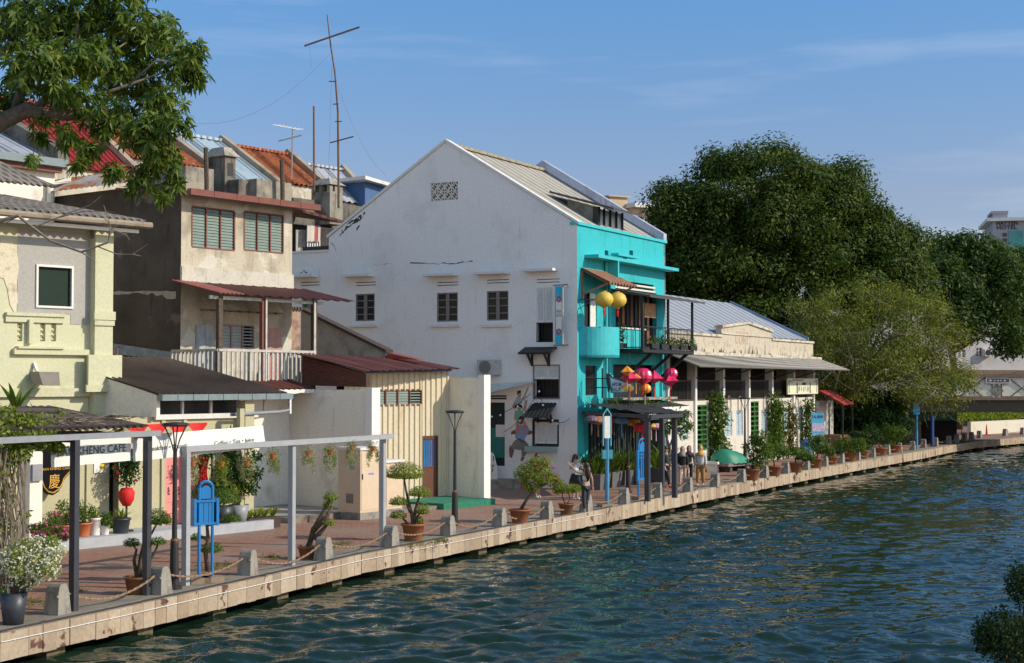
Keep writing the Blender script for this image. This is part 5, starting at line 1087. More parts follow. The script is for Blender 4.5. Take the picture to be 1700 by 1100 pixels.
# roof-terrace masonry, chimneys
blk = Aged('mould_black_plaster', (.19,.17,.14), (.03,.028,.026), .6, .6, 1.1, .95); gpr = Aged('grey_pitted_plaster', (.34,.31,.25), (.10,.09,.08), .6, .5, 1.6, .95)
def masonry(name, fr, px0, px1, py0, py1, y, dep, mat, parent):
    a = fr.p(px0, py1, y); b = fr.p(px1, py0, y); za, zb = fr.p((px0+px1)/2, py1, y)[1], fr.p((px0+px1)/2, py0, y)[1]; m = MB(); m.box(a[0], y, za, b[0], y+dep, zb); return m.build(name, mat, parent), a[0], b[0], za, zb
masonry('parapet_block', FG, 300, 355, 277, 325, 3.5, 3, gpr, GH); masonry('parapet_block', FG, 426, 484, 300, 330, 3.0, 3.2, gpr, GH); masonry('parapet_block', FG, 396, 425, 299, 332, 3.4, 2.4, blk, GH)
for px_, py0, py1 in ((343, 245, 318), (469, 266, 332)): c = FG.p(px_, py1, 2.7); t = FG.p(px_, py0, 2.7); m = MB(); m.tube([(c[0],2.7,c[1]-.4),(c[0],2.7,c[1]+.3),(c[0]-.05,2.7,t[1])], .09, 8); m.build('vent_pipe', M['bark'], GH)
for px0, px1, pt, pe, pb, yy, lab in ((347, 389, 238, 254, 322, 4.0, 'tall mould-stained chimney with a hipped cap beside the blue corrugated roof'), (517, 568, 289, 301, 350, 11.5, 'squat chimney with tiled cap and dark openings in front of the grey roof')):
    C_ = fthing(FG, 'chimney', lab, 'chimney', 'old roof chimneys'); a, b = FG.X(px0+ (px1-px0)*.58, yy), FG.X(px1, yy); zb_, ze2, zt2 = FG.p(px0,pb,yy)[1], FG.p(px0,pe,yy)[1], FG.p(px0,pt,yy)[1]
    w = b-a; dp = FG.q(px0, 300, a)[0]-yy; dp = max(1.0, min(dp, 2.6)); m = MB(); m.box(a, yy, zb_-(2 if px0 < 400 else .5), b, yy+dp, ze2-.32 if px0 > 400 else ze2)
    if px0 > 400:
        for u in (0, .5, 1):
            for v in (0, .5, 1): xx = a+.1+(w-.2)*u; y_ = yy+.1+(dp-.2)*v; m.box(xx-.1, y_-.1, ze2-.32-.002, xx+.1, y_+.1, ze2)
    m.build('shaft', blk if px0 < 400 else gpr, C_); m = MB(); o = .12; cx_, cy_ = (a+b)/2, yy+dp/2
    m.hexa([(a-o,yy-o,ze2),(b+o,yy-o,ze2),(b+o,yy+dp+o,ze2),(a-o,yy+dp+o,ze2)], [(cx_-.2,cy_-.35,zt2),(cx_+.2,cy_-.35,zt2),(cx_+.2,cy_+.35,zt2),(cx_-.2,cy_+.35,zt2)]); m.build('cap', Aged('cap_plaster', (.40,.36,.30), (.12,.11,.1), .5, .2, 3), C_)
    if px0 < 400: m = MB(); m.box((a+b)/2-.14, yy-.006, ze2-.75, (a+b)/2+.16, yy-.002, ze2-.25); m.build('opening', M['dark'], C_)

# rear annexe behind the low extension of the white gable wall
AX = fthing(FG, 'rear_annexe', 'dark ramshackle annexe with laundry rail and maroon roof behind the grey house', 'building')
ay = 9.6; ax0, ax1 = FG.X(486, ay), FG.X(598, ay+2); r0 = FG.p(503, 352, ay-.6); r1 = FG.p(573, 371, ay-.6)
m = MB(); lo = [(r0[0],ay-.6,r0[1]),(r1[0],ay-.6,r1[1]),(r1[0],ay+2.5,r1[1]+.5),(r0[0],ay+2.5,r0[1]+.5)]; m.hexa(lo, [(p[0],p[1],p[2]+.12) for p in lo]); m.build('roof', maroon, AX)
m = MB(); m.box(ax0,ay+1,3,ax1,ay+1.2,r1[1]-.05); m.build('back_wall', P('dark_boards', (.05,.04,.035), .9, var=.4), AX)
m = MB(); m.box(FG.X(486,ay+2.6),ay+2.6,3,FG.X(606,ay+2.6),ay+3,FG.p(560,337,ay+2.6)[1]); m.build('upper_wall', blk, AX)
m = MB(); a, b = FG.p(511, 424, ay), FG.p(531, 398, ay)
for k in range(6): xx = a[0]+(b[0]-a[0])*k/5; m.box(xx-.03,ay,a[1],xx+.03,ay+.04,b[1])
m.bar((a[0],ay+.02,b[1]),(b[0],ay+.02,b[1]),.07); m.build('white_rail', M['white'], AX)
bd_ = P('pale_boards', (.42,.38,.33), .9, var=.25)
for px_ in (494, 499, 505): q = FG.p(px_, 425, ay+.3); m = MB(); m.box(q[0]-.09,ay+.3,q[1],q[0]+.09,ay+.35,q[1]+1.2); m.build('timber_board', bd_, AX)
m = MB(); q = FG.p(557, 362, ay+2.4); m.tube([(q[0],ay+2.4,q[1]-.2),(q[0],ay+2.4,q[1]+.35),(q[0]+.1,ay+2.4,q[1]+.45),(q[0]+.22,ay+2.4,q[1]+.42)], .06, 8); m.build('white_vent_pipe', M['white'], AX)
LA = fthing(FG, 'laundry', 'pale clothes hung to dry under the annexe roof', 'laundry')
for k, (px_, c) in enumerate(((513, (.55,.5,.45)), (519, (.6,.55,.5)), (525, (.45,.1,.08)), (529, (.55,.5,.5)))):
    q = FG.p(px_, 385, ay-.1); m = MB(); m.prism([(q[0]-.12,ay-.1,q[1]-.45),(q[0]+.1,ay-.1,q[1]-.4),(q[0]+.13,ay-.1,q[1]+.3),(q[0]-.1,ay-.1,q[1]+.3)], (0,.04,0)); m.build('garment', P('cloth_%d' % k, c, .9), LA)
# slanted grey party wall behind the shed
PW = fthing(FL, 'party_wall', 'grey plastered party wall with a slanting top capped in dark felt behind the shed', 'wall')
x_ = 4.36; yA, zA_ = FL.q(640, 583, x_); yB, zB_ = FL.q(528, 529, x_); yC, zC_ = FL.q(500, 513, x_); 
m = MB(); m.prism([(x_,yA,4.6),(x_,yC,4.6),(x_,yC,zC_),(x_,yA,zA_)], (.25,0,0)); m.build('wall', Aged('pitted_grey_plaster', (.42,.41,.38), (.20,.19,.17), .4, .2, 1.4, .95), PW)
m = MB(); m.bar((x_+.1,yA-.1,zA_),(x_+.1,yC,zC_+.02),.4,.1); m.build('felt_cap', P('felt', (.06,.045,.04), .9), PW)
m = MB(); q = FL.p(640,590,yA-.1); m.prism([(x_-.02,yA-1.6,5.05),(x_-.02,yA-.1,5.1),(x_-.02,yA-.1,zA_-.05)], (.4,0,0)); m.build('red_flashing', P('red_flash', (.30,.06,.04), .6), PW)
TP = fthing(FG, 'carved_pier', 'narrow pinkish pier with stacked wavy tiles seen through the balcony end', 'pier')
q0, q1 = FG.p(483, 579, .6), FG.p(499, 515, .6); m = MB(); m.box(q0[0],.6,q0[1]-1.0,q1[0],.9,q1[1]); m.build('shaft', Aged('pinkish_plaster', (.40,.28,.22), (.16,.08,.06), .6, .3, 3), TP)
m = MB(); [m.tube([(q0[0]-.15+k*.15,.5,q1[1]+.05),(q0[0]-.15+k*.15,1.0,q1[1]+.08)],.06,6) for k in range(5)]; m.build('tile_cap', M['bark'], TP)
# ================================================================== background roofs behind the river houses
FK = Fr(At(450, 300, 76).xy, UA)
blc = Aged('pale_blue_sheet', (.42,.52,.58), (.28,.36,.42), .3, 0, .6, .5, rib=0.42); gryc = Aged('pale_grey_sheet', (.42,.45,.50), (.28,.30,.34), .3, 0, .6, .5, rib=0.36)
redc = Aged('red_sheet_roof', (.38,.035,.032), (.26,.03,.03), .25, 0, .7, .5, rib=0.33); tilm = Aged('orange_clay_tiles', (.42,.13,.05), (.17,.06,.035), .55, 0, 2.2, .9, third=(.50,.20,.10), rib=0.3)
pwm = Aged('old_party_wall', (.36,.30,.22), (.16,.13,.10), .5, 0, 1.2)
def bgroof(fr, yr, rl, rr_, lowr, mat, name, label, pitch=.3, amp=.03, ext=1.35, verge=True, wall=None, dep=10):
    T = fthing(fr, name, label, 'house', 'roofs of the houses behind')
    xL, zL_ = fr.p(*rl, yr); xR, zR = fr.p(*rr_, yr); z = (zL_+zR)/2; yl, zl_ = fr.q(*lowr, xR); yl = yr+(yl-yr)*ext; zl_ = z+(zl_-z)*ext
    m = MB(); m.corr((xL,yl,zl_),(xR,yl,zl_),(xR,yr,z),(xL,yr,z),pitch,amp,6,.03); m.build('roof_slope', mat, T)
    m = MB(); yb = yr+(yr-yl); m.corr((xL,yb,zl_),(xR,yb,zl_),(xR,yr,z),(xL,yr,z),pitch,amp,2,.03); m.build('roof_slope', mat, T)
    m = MB(); m.bar((xL,yr,z+.05),(xR,yr,z+.05),.35,.14); m.build('ridge_cap', mat, T)
    if verge:
        m = MB(); m.hexa([(xR,yl,0),(xR+.35,yl,0),(xR+.35,yr,0),(xR,yr,0)], [(xR,yl,zl_+.3),(xR+.35,yl,zl_+.3),(xR+.35,yr,z+.35),(xR,yr,z+.35)])
        m.hexa([(xR,yr,0),(xR+.35,yr,0),(xR+.35,yb,0),(xR,yb,0)], [(xR,yr,z+.35),(xR+.35,yr,z+.35),(xR+.35,yb,zl_+.3),(xR,yb,zl_+.3)]); m.build('party_wall', pwm, T)
    m = MB(); m.box(xL,yl+.2,0,xR,yl+.4,zl_-.05); m.box(xL,yb-.4,0,xR,yb-.2,zl_-.05); m.build('wall', wall or grw, T); return T
bgroof(FK, 6, (250,216), (366,233), (448,298), blc, 'back_house', 'back house with pale blue corrugated roof behind the tall chimney', .5, .06)
bgroof(FK, 6, (370,240), (476,256), (523,297), tilm, 'back_house', 'back house with weathered orange clay tile roof', .36, .07)
bgroof(FK, 6, (485,272), (567,280), (606,325), gryc, 'back_house', 'back house with light grey corrugated roof below the tall aerial', .5, .05)
FK2 = Fr(At(100, 200, 64).xy, UA)
bgroof(FK2, 7, (-120,140), (118,184), (198,262), redc, 'back_house', 'back house with bright red corrugated roof at the far left', .33, .035)
bgroof(FK2, 7.5, (128,198), (262,216), (322,262), tilm, 'back_house', 'back house with orange tiles mostly hidden by the mango leaves', .27, .045)
FK3 = Fr(At(40, 265, 53).xy, UA); GR = fthing(FK3, 'cream_house', 'cream house with grey metal roof and long gutter above the yellow-green house', 'house')
x1 = FK3.X(92); zg_ = FK3.p(50, 266)[1]; m = MB(); m.corr((-12,-.3,zg_),(x1,-.3,zg_),(x1-.2,5,zg_+2.2),(-12,5,zg_+2.2),.3,.03,3,.03); m.build('roof', gryc, GR)
m = MB(); m.box(-12,-.5,zg_-.16,x1+.1,-.32,zg_+.12); m.build('gutter', gut, GR); m = MB(); m.box(-12,-.3,zg_-.35,x1,-.1,zg_-.17); m.build('fascia', redf, GR)
m = MB(); m.box(-12,0,3,x1-.1,.2,zg_-.1); m.box(x1-.3,.2,3,x1-.1,5,zg_-.1); m.build('wall', cream, GR)
q = FK3.p(96, 285, -.3); m = MB(); m.tube([(x1+.2,-.4,zg_-.1),(x1+.2,-.4,zg_-.6),(x1-.4,-.15,zg_-.8),(x1-.4,-.15,zg_-3)], .12, 8); m.build('downpipe', cream, GR)
m = MB(); m.hexa([(x1-.2,-.3,zg_),(x1+.3,-.3,zg_),(x1+.3,5,zg_+2),(x1-.2,5,zg_+2)],[(x1-.2,-.3,zg_+.5),(x1+.3,-.3,zg_+.5),(x1+.3,5,zg_+2.9),(x1-.2,5,zg_+2.9)]); m.build('party_wall', blk, GR)
# blue lean shed roof beside the gable
BS = fthing(FK, 'rooftop_shed', 'small rooftop shed with blue side boards and white edge behind the gable', 'shed')
a, b = FK.p(606, 300, 3), FK.p(672, 300, 3); z0, z1 = FK.p(640, 345, 3)[1], FK.p(640, 302, 3)[1]; m = MB(); m.box(a[0],3,2,b[0],6,z1-.15); m.build('walls', P('blue_boards', (.05,.12,.27), .7), BS); m = MB(); m.hexa([(a[0]-.5,2.5,z1-.1),(b[0]+.3,2.5,z1-.5),(b[0]+.3,6.5,z1-.5),(a[0]-.5,6.5,z1-.1)],[(a[0]-.5,2.5,z1+.1),(b[0]+.3,2.5,z1-.3),(b[0]+.3,6.5,z1-.3),(a[0]-.5,6.5,z1+.1)]); m.build('roof', M['offwhite'], BS)
# aerials
AE = thing('radio_mast', 'tall leaning rusty mast with a crossed boom at its top', 'antenna', At(563, 330, 70)); o_ = AE.location
rustm = P('rusty_pipe', (.16,.09,.06), .8, var=.3)
def ae(px, py): return At(px, py, 70)-Vector(o_)
m = MB(); m.tube([ae(562,345), ae(562,300), ae(561,185), ae(556,120), ae(549,75), ae(543,24)], [.055,.055,.05,.04,.035,.025], 6); m.build('mast', rustm, AE)
for p, q, w in (((505,75),(598,47),.07), ((546,134),(560,137),.045), ((553,172),(563,174),.045), ((556,201),(569,203),.04), ((548,236),(588,228),.05)):
    m = MB(); m.bar(ae(*p)+Vector((0,.1,0)), ae(*q)+Vector((0,-.3,0)), w); m.build('boom', rustm, AE)
wirem = P('wire', (.16,.18,.21), .8)
for p, q, s_ in (((546,90),(300,200),1.2), ((551,110),(545,300),0), ((560,140),(640,290),.6), ((513,72),(517,110),0)):
    a, b = ae(*p), ae(*q); m = MB(); m.tube([a.lerp(b, t/8)-Vector((0,0,s_*4*(t/8)*(1-t/8))) for t in range(9)], .006, 4); m.build('guy_wire', wirem, AE)
A2 = thing('pipe_mast', 'plain straight rusty pole left of the crossed mast', 'pole', At(522, 300, 72)); m = MB(); m.tube([(0,0,-2.5), At(521,176,72)-Vector(A2.location)], [.06,.045], 6); m.build('pole', rustm, A2)
m = MB(); m.tube([(0,0,-2.6),(0,0,-2.45)], .1, 6); m.build('base_collar', rustm, A2)
A3 = thing('tv_aerial', 'small pale television aerial above the orange tiled roof', 'antenna', At(484, 258, 75)); o3 = Vector(A3.location)
m = MB(); m.tube([(0,0,-1.2), At(486,211,75)-o3], .035, 6); m.build('mast', M['grey_steel'], A3); m = MB(); a, b = At(459,207,75)-o3, At(497,214,75)-o3; m.bar(a, b, .05)
for k in range(7): c = a.lerp(b, k/6); m.bar(c-Vector((.1,.6,.1)), c+Vector((.1,.6,.1)), .025)
m.build('yagi', M['offwhite'], A3); m = MB(); m.bar(At(462,234,75)-o3, At(501,224,75)-o3, .06); m.build('boom', M['grey_steel'], A3)

# ================================================================== bridge, far quay buildings
FBR = Fr(At(1590, 640, 101).xy, radians(-4)); BR = fthing(FBR, 'bridge', 'cream concrete bridge with arched relief panels crossing the river', 'bridge')
bcr = Aged('bridge_cream', (.82,.76,.62), (.6,.56,.46), .3, .3, .6); brn = P('bridge_brown', (.22,.15,.10), .8, var=.2)
def bp(px, py, y=0): return FBR.p(px, py, y)
zt_, zc_, zpb, zub = bp(1650,621)[1], bp(1650,626)[1], bp(1650,661)[1], bp(1650,684)[1]; bx0_ = bp(1425,640)[0]
m = MB(); m.box(bx0_,0,zpb,60,.35,zc_); m.box(bx0_,8.6,zpb,60,9,zc_); m.box(bx0_,.35,zpb-.1,60,8.6,zpb+.1); m.build('parapet', bcr, BR)
m = MB(); m.box(bx0_,-.15,zc_,60,.5,zt_); m.box(bx0_,8.5,zc_,60,9.1,zt_); m.box(bx0_,-.12,zpb-.12,60,-.003,zpb+.06); m.build('rail_coping', brn, BR)
m = MB(); m.box(bx0_,.1,zub,60,8.9,zpb-.12); m.build('deck_beam', P('deck_brown', (.10,.075,.05), .9), BR)
m = MB(); m.box(bx0_-6,.2,-3,bp(1530,700)[0],8.8,zub); m.build('abutment', P('dark_abutment', (.035,.03,.028), .9, var=.3), BR)  # abutment drawn near black, putting the under-bridge shade into its colour
for cx_ in (1613, 1697):
    c = bp(cx_, 655)[0]; w = 1.35; zb = zpb+.12; zm = zb+.85; m = MB()
    pts = [(c-w,zb),(c-w,zm),(c-w+.25,zm)]+[(c-.95*cos(t),zm+.1+.75*sin(t)) for t in [k*pi/12 for k in range(13)]]+[(c+w-.25,zm),(c+w,zm),(c+w,zb),(c-w,zb)]
    m.tube([(p[0],-.02,p[1]) for p in pts], .045, 5); m.tube([(c-.75,-.02,zb),(c+.8,-.02,zm+.35)], .045, 5); m.tube([(c+.75,-.02,zb),(c-.8,-.02,zm+.35)], .045, 5); m.build('arch_relief', brn, BR)
c = bp(1655, 648); m = MB(); m.prism([(c[0]-.45,-.05,c[1]),(c[0],-.05,c[1]-.5),(c[0]+.45,-.05,c[1]),(c[0],-.05,c[1]+.5)], (0,.045,0)); m.build('diamond_relief', M['concrete'], BR)
a, b = bp(1636,636), bp(1676,627); m = MB(); m.box(a[0],-.12,a[1],b[0],-.02,b[1]); m.build('name_board', M['white'], BR)
m = MB(); m.box(a[0]+.08,-.126,a[1]+.06,b[0]-.05,-.121,b[1]-.04); m.build('mosaic_ground', P('board_brown', (.10,.06,.05)), BR)
m = MB(); W_ = b[0]-a[0]; H_ = b[1]-a[1]
for u, s_ in ((.18,.22),(.36,.13),(.5,.15),(.62,.13),(.78,.17)):
    cx_ = a[0]+u*W_; cz_ = (a[1]+b[1])/2; m.prism([(cx_-s_*.6,-.131,cz_),(cx_,-.131,cz_-s_*.45),(cx_+s_*.6,-.131,cz_),(cx_,-.131,cz_+s_*.45)], (0,.004,0))
m.build('pale_motifs', P('board_pale', (.6,.5,.48)), BR)
m = MB(); m.box(bp(1530,700)[0],8.9,-3,FBR.p(1588,700,9)[0],9.2,zub); m.build('underpass_shade_panel', P('panel_shade', (.03,.03,.035), .9), BR)  # added dark panel standing in for the shade beneath the bridge
# green awning end and white panel under the bridge
UG = fthing(FBR, 'rolled_canopy', 'dark green rolled canopy under the left end of the bridge', 'canopy'); a = FBR.p(1560, 697, 2); b = FBR.p(1586, 684, 2); m = MB(); m.tube([(bx0_+1,2,a[1]+.3),(b[0],2,a[1]+.4)], [.5,.42], 10); m.build('canvas', P('green_canvas', (.03,.12,.10), .8), UG)
# far bank buildings
FF = Fr(At(1600, 620, 150).xy, radians(8)); WB = fthing(FF, 'far_white_building', 'white plastered building with windows beyond the bridge', 'building')
m = MB(); hs = [(FF.X(a_), FF.X(b_), FF.p(a_, d_)[1], FF.p(a_, c_)[1]) for a_, b_, c_, d_ in ((1621,1631,577,592),(1650,1664,577,592),(1671,1685,575,592),(1591,1603,580,593))]
m.wall(-14, 40, 0, FF.p(1650, 500)[1], hs, 0, .3); m.build('wall', Aged('far_white', (.62,.60,.60), (.45,.42,.42), .3, .2, .4), WB)
for h in hs: casement(h, WB, M['white'], None, .15, 3)
m = MB(); m.box(-14,-.4,FF.p(1650,617)[1]-1,40,-.01,FF.p(1650,614)[1]); m.build('brown_base', brn, WB)
m = MB(); m.box(-14,-.6,FF.p(1650,500)[1],40,12,FF.p(1650,500)[1]+.4); m.box(-14,.3,0,-13.7,12,FF.p(1650,500)[1]); m.build('flat_roof', M['offwhite'], WB)
ac2 = fthing(FF, 'air_conditioner', 'small white air conditioning unit between windows of the far white building', 'air conditioner'); a, b = FF.p(1634, 591, -.4), FF.p(1646, 579, -.4); m = MB(); m.box(a[0],-.5,a[1],b[0],-.02,b[1]); m.build('casing', M['white'], ac2); cx_, cz_ = (a[0]+b[0])/2, (a[1]+b[1])/2; m = MB(); m.prism([(cx_+.28*cos(k*pi/8),-.51,cz_+.28*sin(k*pi/8)) for k in range(16)],(0,-.02,0)); m.build('fan', M['black'], ac2)
# car roof passing on the bridge
CRB = thing('parked_car', 'dark car roof showing above the bridge parapet', 'car', FBR.w(bp(1688,618,4)[0], 4, zpb+.1), FBR.a)
m = MB(); m.hexa([(-1.9,-.85,.25),(2.2,-.85,.25),(2.2,.85,.25),(-1.9,.85,.25)],[(-1.85,-.85,.85),(2.1,-.85,.85),(2.1,.85,.85),(-1.85,.85,.85)]); m.hexa([(-1.5,-.8,.85),(1.5,-.8,.85),(1.5,.8,.85),(-1.5,.8,.85)],[(-1.05,-.68,1.55),(1.1,-.68,1.55),(1.1,.68,1.55),(-1.05,.68,1.55)]); m.build('body', P('car_paint', (.012,.012,.014), .2), CRB)
for sx in (-1.25, 1.35):
    for sy in (-.8, .66): m = MB(); m.lathe((0,0,0), [(.3,0),(.3,.16)], 14); m.v = [(p[0]+sx, p[2]+sy, p[1]+.3) for p in m.v]; m.build('wheel', M['black'], CRB)
# low cream wall, planter hedge on the far quay
LW = thing('planter_wall', 'low cream planter wall on the far quay under the bridge', 'wall', G(1610, 724)); o_ = Vector(LW.location)
e0_, e1_ = G(1612, 722), G(1705, 716.5); dd = (e1_-e0_).normalized(); e1_ = e0_+dd*40; nn = Vector((-dd.y, dd.x, 0)); m = MB()
def wallseg(m, a, b, t, z0, z1): a = a-o_; b = b-o_; m.hexa([a+Vector((0,0,z0)),b+Vector((0,0,z0)),b+nn*t+Vector((0,0,z0)),a+nn*t+Vector((0,0,z0))],[a+Vector((0,0,z1)),b+Vector((0,0,z1)),b+nn*t+Vector((0,0,z1)),a+nn*t+Vector((0,0,z1))])
crl = Aged('low_cream_wall', (.64,.60,.48), (.5,.46,.38), .2, .2, 1); wallseg(m, e0_, e1_, .3, 0, 1.05); m.build('wall', crl, LW); m = MB(); wallseg(m, e0_+dd*14, e1_, .3, 1.05, 2.2); m.build('higher_wall', crl, LW)
HG = thing('hedge', 'sunlit green hedge above the low cream planter wall', 'hedge', e0_); cl = []
rr = random.Random(8)
for k in range(34): c = dd*(k*.45-1)+nn*.8; cl.append(((c.x, c.y, 1.35+rr.random()*.25), (.5,.5,.45), 70))
leaves('foliage', cl, .22, M['leafy'], HG, 5); m = MB(); [m.tube([dd*k+nn*.8, dd*k+nn*.8+Vector((0,0,1.2))], .03, 5) for k in range(0, 14, 2)]; m.build('stems', M['bark'], HG)
TC = thing('traffic_cone', 'small orange red cone by the bollards beyond the bridge', 'cone', G(1638, 722)); m = MB(); m.lathe((0,0,0), [(.22,0),(.22,.04),(.1,.06),(.03,.85)], 10); m.build('cone', P('cone_red', (.6,.06,.02)), TC)
m = MB(); m.box(-.24,-.24,.0,.24,.24,.03); m.build('base', M['black'], TC)
FWD = thing('distant_wood', 'x', 'x', (0,0,0)); bpy.data.objects.remove(FWD)
rr = random.Random(77); cl = []
for k in range(130): t = k/129; c = Vector((44,150,0)).lerp(Vector((420,190,0)), t)+Vector((rr.uniform(-6,6), rr.uniform(-8,8), 0)); h = rr.uniform(4,10)*(1 if t > .04 else .6); cl.append(((c.x,c.y,h*.55), (4.5,4.5,h*.6), 260))
tag(leaves('distant_wood', cl, 1.3, M['cornp'], None, 3, .6, .4, .4, ordr=.6), kind='stuff')
# distant buildings
FH = Fr(At(1648, 400, 420).xy, radians(-12)); HT = fthing(FH, 'hotel_tower', 'distant grey hotel tower with green glass and dark roof lettering', 'building')
hgr = P('hotel_grey', (.30,.31,.35), .7, var=.06, scale=.1); zz = FH.p(1670, 367)[1]; m = MB(); m.box(0,0,0,22,22,zz); m.build('walls', hgr, HT)
m = MB(); m.box(FH.X(1640)-0,-1.5,zz,24,24,zz+.9); m.build('roof_slab', M['offwhite'], HT); m = MB(); m.box(.2,1,zz+.9,FH.X(1676),12,FH.p(1660,354)[1]); m.box(-.2,.6,FH.p(1660,354)[1],FH.X(1677),12.5,FH.p(1660,353)[1]+.6); m.build('lift_house', hgr, HT)
lettering('HATTEN', HT, P('hotel_letters', (.05,.04,.05)), (FH.X(1656.5), FH.p(1670,372.5)[1]-.2, FH.X(1692), FH.p(1670,366.5)[1]), -.15, bold=.03); lettering('HOTEL', HT, P('hotel_letters', (.05,.04,.05)), (FH.X(1657), FH.p(1670,380.5)[1], FH.X(1691), FH.p(1670,374)[1]), -.15, bold=.03)
a, b = FH.p(1675, 440), FH.p(1698, 382); m = MB(); m.box(a[0],-.2,a[1]-20,b[0],-.05,b[1]); m.build('glass_curtain', P('green_curtain_glass', (.03,.26,.26), .3, var=.25, scale=.3), HT)
m = MB(); [m.box(FH.X(1669+k*3)-.4,-.3,FH.p(1670,y_+3)[1],FH.X(1669+k*3)+.3,-.05,FH.p(1670,y_-2.5)[1]) for k in range(2) for y_ in (389, 398)]; m.build('dark_windows', M['glass'], HT)
FCB = Fr(At(1008, 340, 165).xy, radians(30)); CB = fthing(FCB, 'far_apartment_block', 'distant cream apartment block behind the white gabled house', 'building'); cbm = Aged('far_cream', (.52,.40,.27), (.38,.30,.22), .3, .3, .3)
x1_ = FCB.X(1042); m = MB(); m.box(.3,0,0,x1_,8,FCB.p(1025,327)[1]); m.build('tower_block', cbm, CB); m = MB(); m.box(0,-.3,FCB.p(1025,327)[1],x1_+.3,8.3,FCB.p(1025,325)[1]); m.build('cornice', cbm, CB)
m = MB(); z_ = FCB.p(1060,347)[1]; m.box(x1_,-1,0,FCB.X(1110),9,z_); m.build('wing', cbm, CB); m = MB(); m.box(x1_-.2,-1.8,z_,FCB.X(1110),9.4,z_+.5); m.build('wing_cornice', M['offwhite'], CB)
for px_ in (1048, 1060, 1072): q = FCB.p(px_, 366, -1); m = MB(); m.box(q[0],-1.08,q[1],q[0]+.45,-1.01,q[1]+.9); m.build('window', M['glass'], CB)
# ================================================================== trees
def E(px, py, Y, rx, ry, k=1.0):
    c = At(px, py, Y); s = Y/FPX; return c, (rx*s, rx*s*k, ry*s)
def crown_tree(name, label, base, ells, mat, trunk_r, seed, leaf, rr_, per, dens=14, cat='tree', branches=None, loose=.55, trunk_mat=None, top=None, jit=.35, asp=.45, zmin=-1, ordr=.8, twigs=0):
    B = Vector(base); T = thing(name, label, cat, B); cl = []; rg = random.Random(seed); m = MB(); tips = []
    for i, (c, r) in enumerate(ells):
        vol = r[0]*r[1]*r[2]; k = max(5, int(dens*vol**.62/rr_)); c = c-B
        sc = subclumps(c, r, k, rr_, per, seed+i, loose, zmin); cl += sc; tips += rg.sample(sc, min(len(sc), 7))
    t0 = top or Vector((0, 0, 4)); wob = [Vector((0,0,0)), Vector((rg.uniform(-.2,.2), rg.uniform(-.2,.2), t0.z*.5)), t0]
    m.tube(wob, [trunk_r*1.15, trunk_r*.85, trunk_r*.75], 10)
    for tp_ in tips:
        e = Vector(tp_[0]); mid = t0.lerp(e, .5)+Vector((rg.uniform(-.1,.1), rg.uniform(-.1,.1), .12*(e-t0).length)); m.tube([t0-Vector((0,0,.3)), mid, e], [trunk_r*.42, trunk_r*.22, trunk_r*.05], 6)
    if twigs:
        for k in range(twigs):
            c, r = ells[k % len(ells)]; p = Vector((rg.uniform(-.6,.6)*r[0], rg.uniform(-.95,-.2)*r[1], rg.uniform(-.7,.35)*r[2]))+c-B; a = rg.uniform(0, 6.3); pts = [p]
            for j in range(4): a += rg.uniform(-.5,.5); pts.append(pts[-1]+Vector((cos(a)*.55, rg.uniform(-.3,.1), sin(a)*.5)))
            m.tube(pts, [.028,.024,.018,.012,.006], 4)
    m.build('trunk', trunk_mat or M['bark'], T, True); leaves('crown', cl, leaf, mat, T, seed, asp, .38, .45, .1, jitter=jit, ordr=ordr); return T
crown_tree('ficus_tree', 'huge dense dark green tree rising behind the long pale house', At(1290, 640, 112).xy.to_3d(), [E(1265,345,108,140,100), E(1160,400,106,80,95), E(1350,370,110,115,95), E(1430,430,110,95,85), E(1200,480,106,110,110), E(1330,500,108,130,110), E(1110,345,107,36,32), E(1105,420,106,35,60), E(1475,460,110,55,60), E(1150,520,106,60,80)],
    M['cornp'], .9, 21, .28, 1.4, 380, dens=6.6, top=Vector((0,0,7)), loose=.72)
feath = Leaf('feathery_leaf', (.06,.085,.014), (.22,.25,.045), hue=(.30,.28,.06))
crown_tree('feathery_tree', 'lighter yellow-green feathery tree leaning over the quay by the bridge', G(1395, 742), [E(1450,540,94,130,75), E(1380,600,92,70,70), E(1540,560,95,70,70), E(1490,620,92,115,48), E(1560,640,95,55,45), E(1340,520,96,40,40)],
    feath, .35, 33, .20, .85, 95, dens=9, top=Vector((.8,0,4.2)), trunk_mat=M['palebark'], loose=.35, asp=.35, jit=.7, twigs=90)
sprd = Leaf('spreading_leaf', (.015,.040,.010), (.075,.13,.025))
crown_tree('spreading_tree', 'flat-topped spreading tree beyond the bridge beside the hotel', G(1614, 722)+Vector((3, 14, 0)), [E(1580,415,126,48,28), E(1630,420,126,52,30), E(1560,470,124,60,50), E(1640,480,126,70,50), E(1590,535,124,50,28), E(1685,560,124,35,30)],
    sprd, .4, 41, .36, 1.1, 110, dens=9, top=Vector((-.5,0,7)), loose=.35)
crown_tree('round_tree', 'dark round-crowned tree at the right edge of the view', G(1730, 716)+Vector((6, 20, 0)), [E(1690,452,136,45,38), E(1740,480,136,60,50), E(1700,520,134,50,40)], M['cornp'], .4, 47, .36, 1.2, 120, dens=10, top=Vector((0,0,7)))
# undergrowth below the feathery tree
crown_tree('shady_tree', 'small dark tree filling the shade below the feathery tree', G(1430, 741), [E(1440,690,97,70,40), E(1380,650,97,45,45), E(1475,670,97,35,28)], M['leafd'], .2, 51, .3, .9, 110, dens=12, top=Vector((0,0,2.2)))

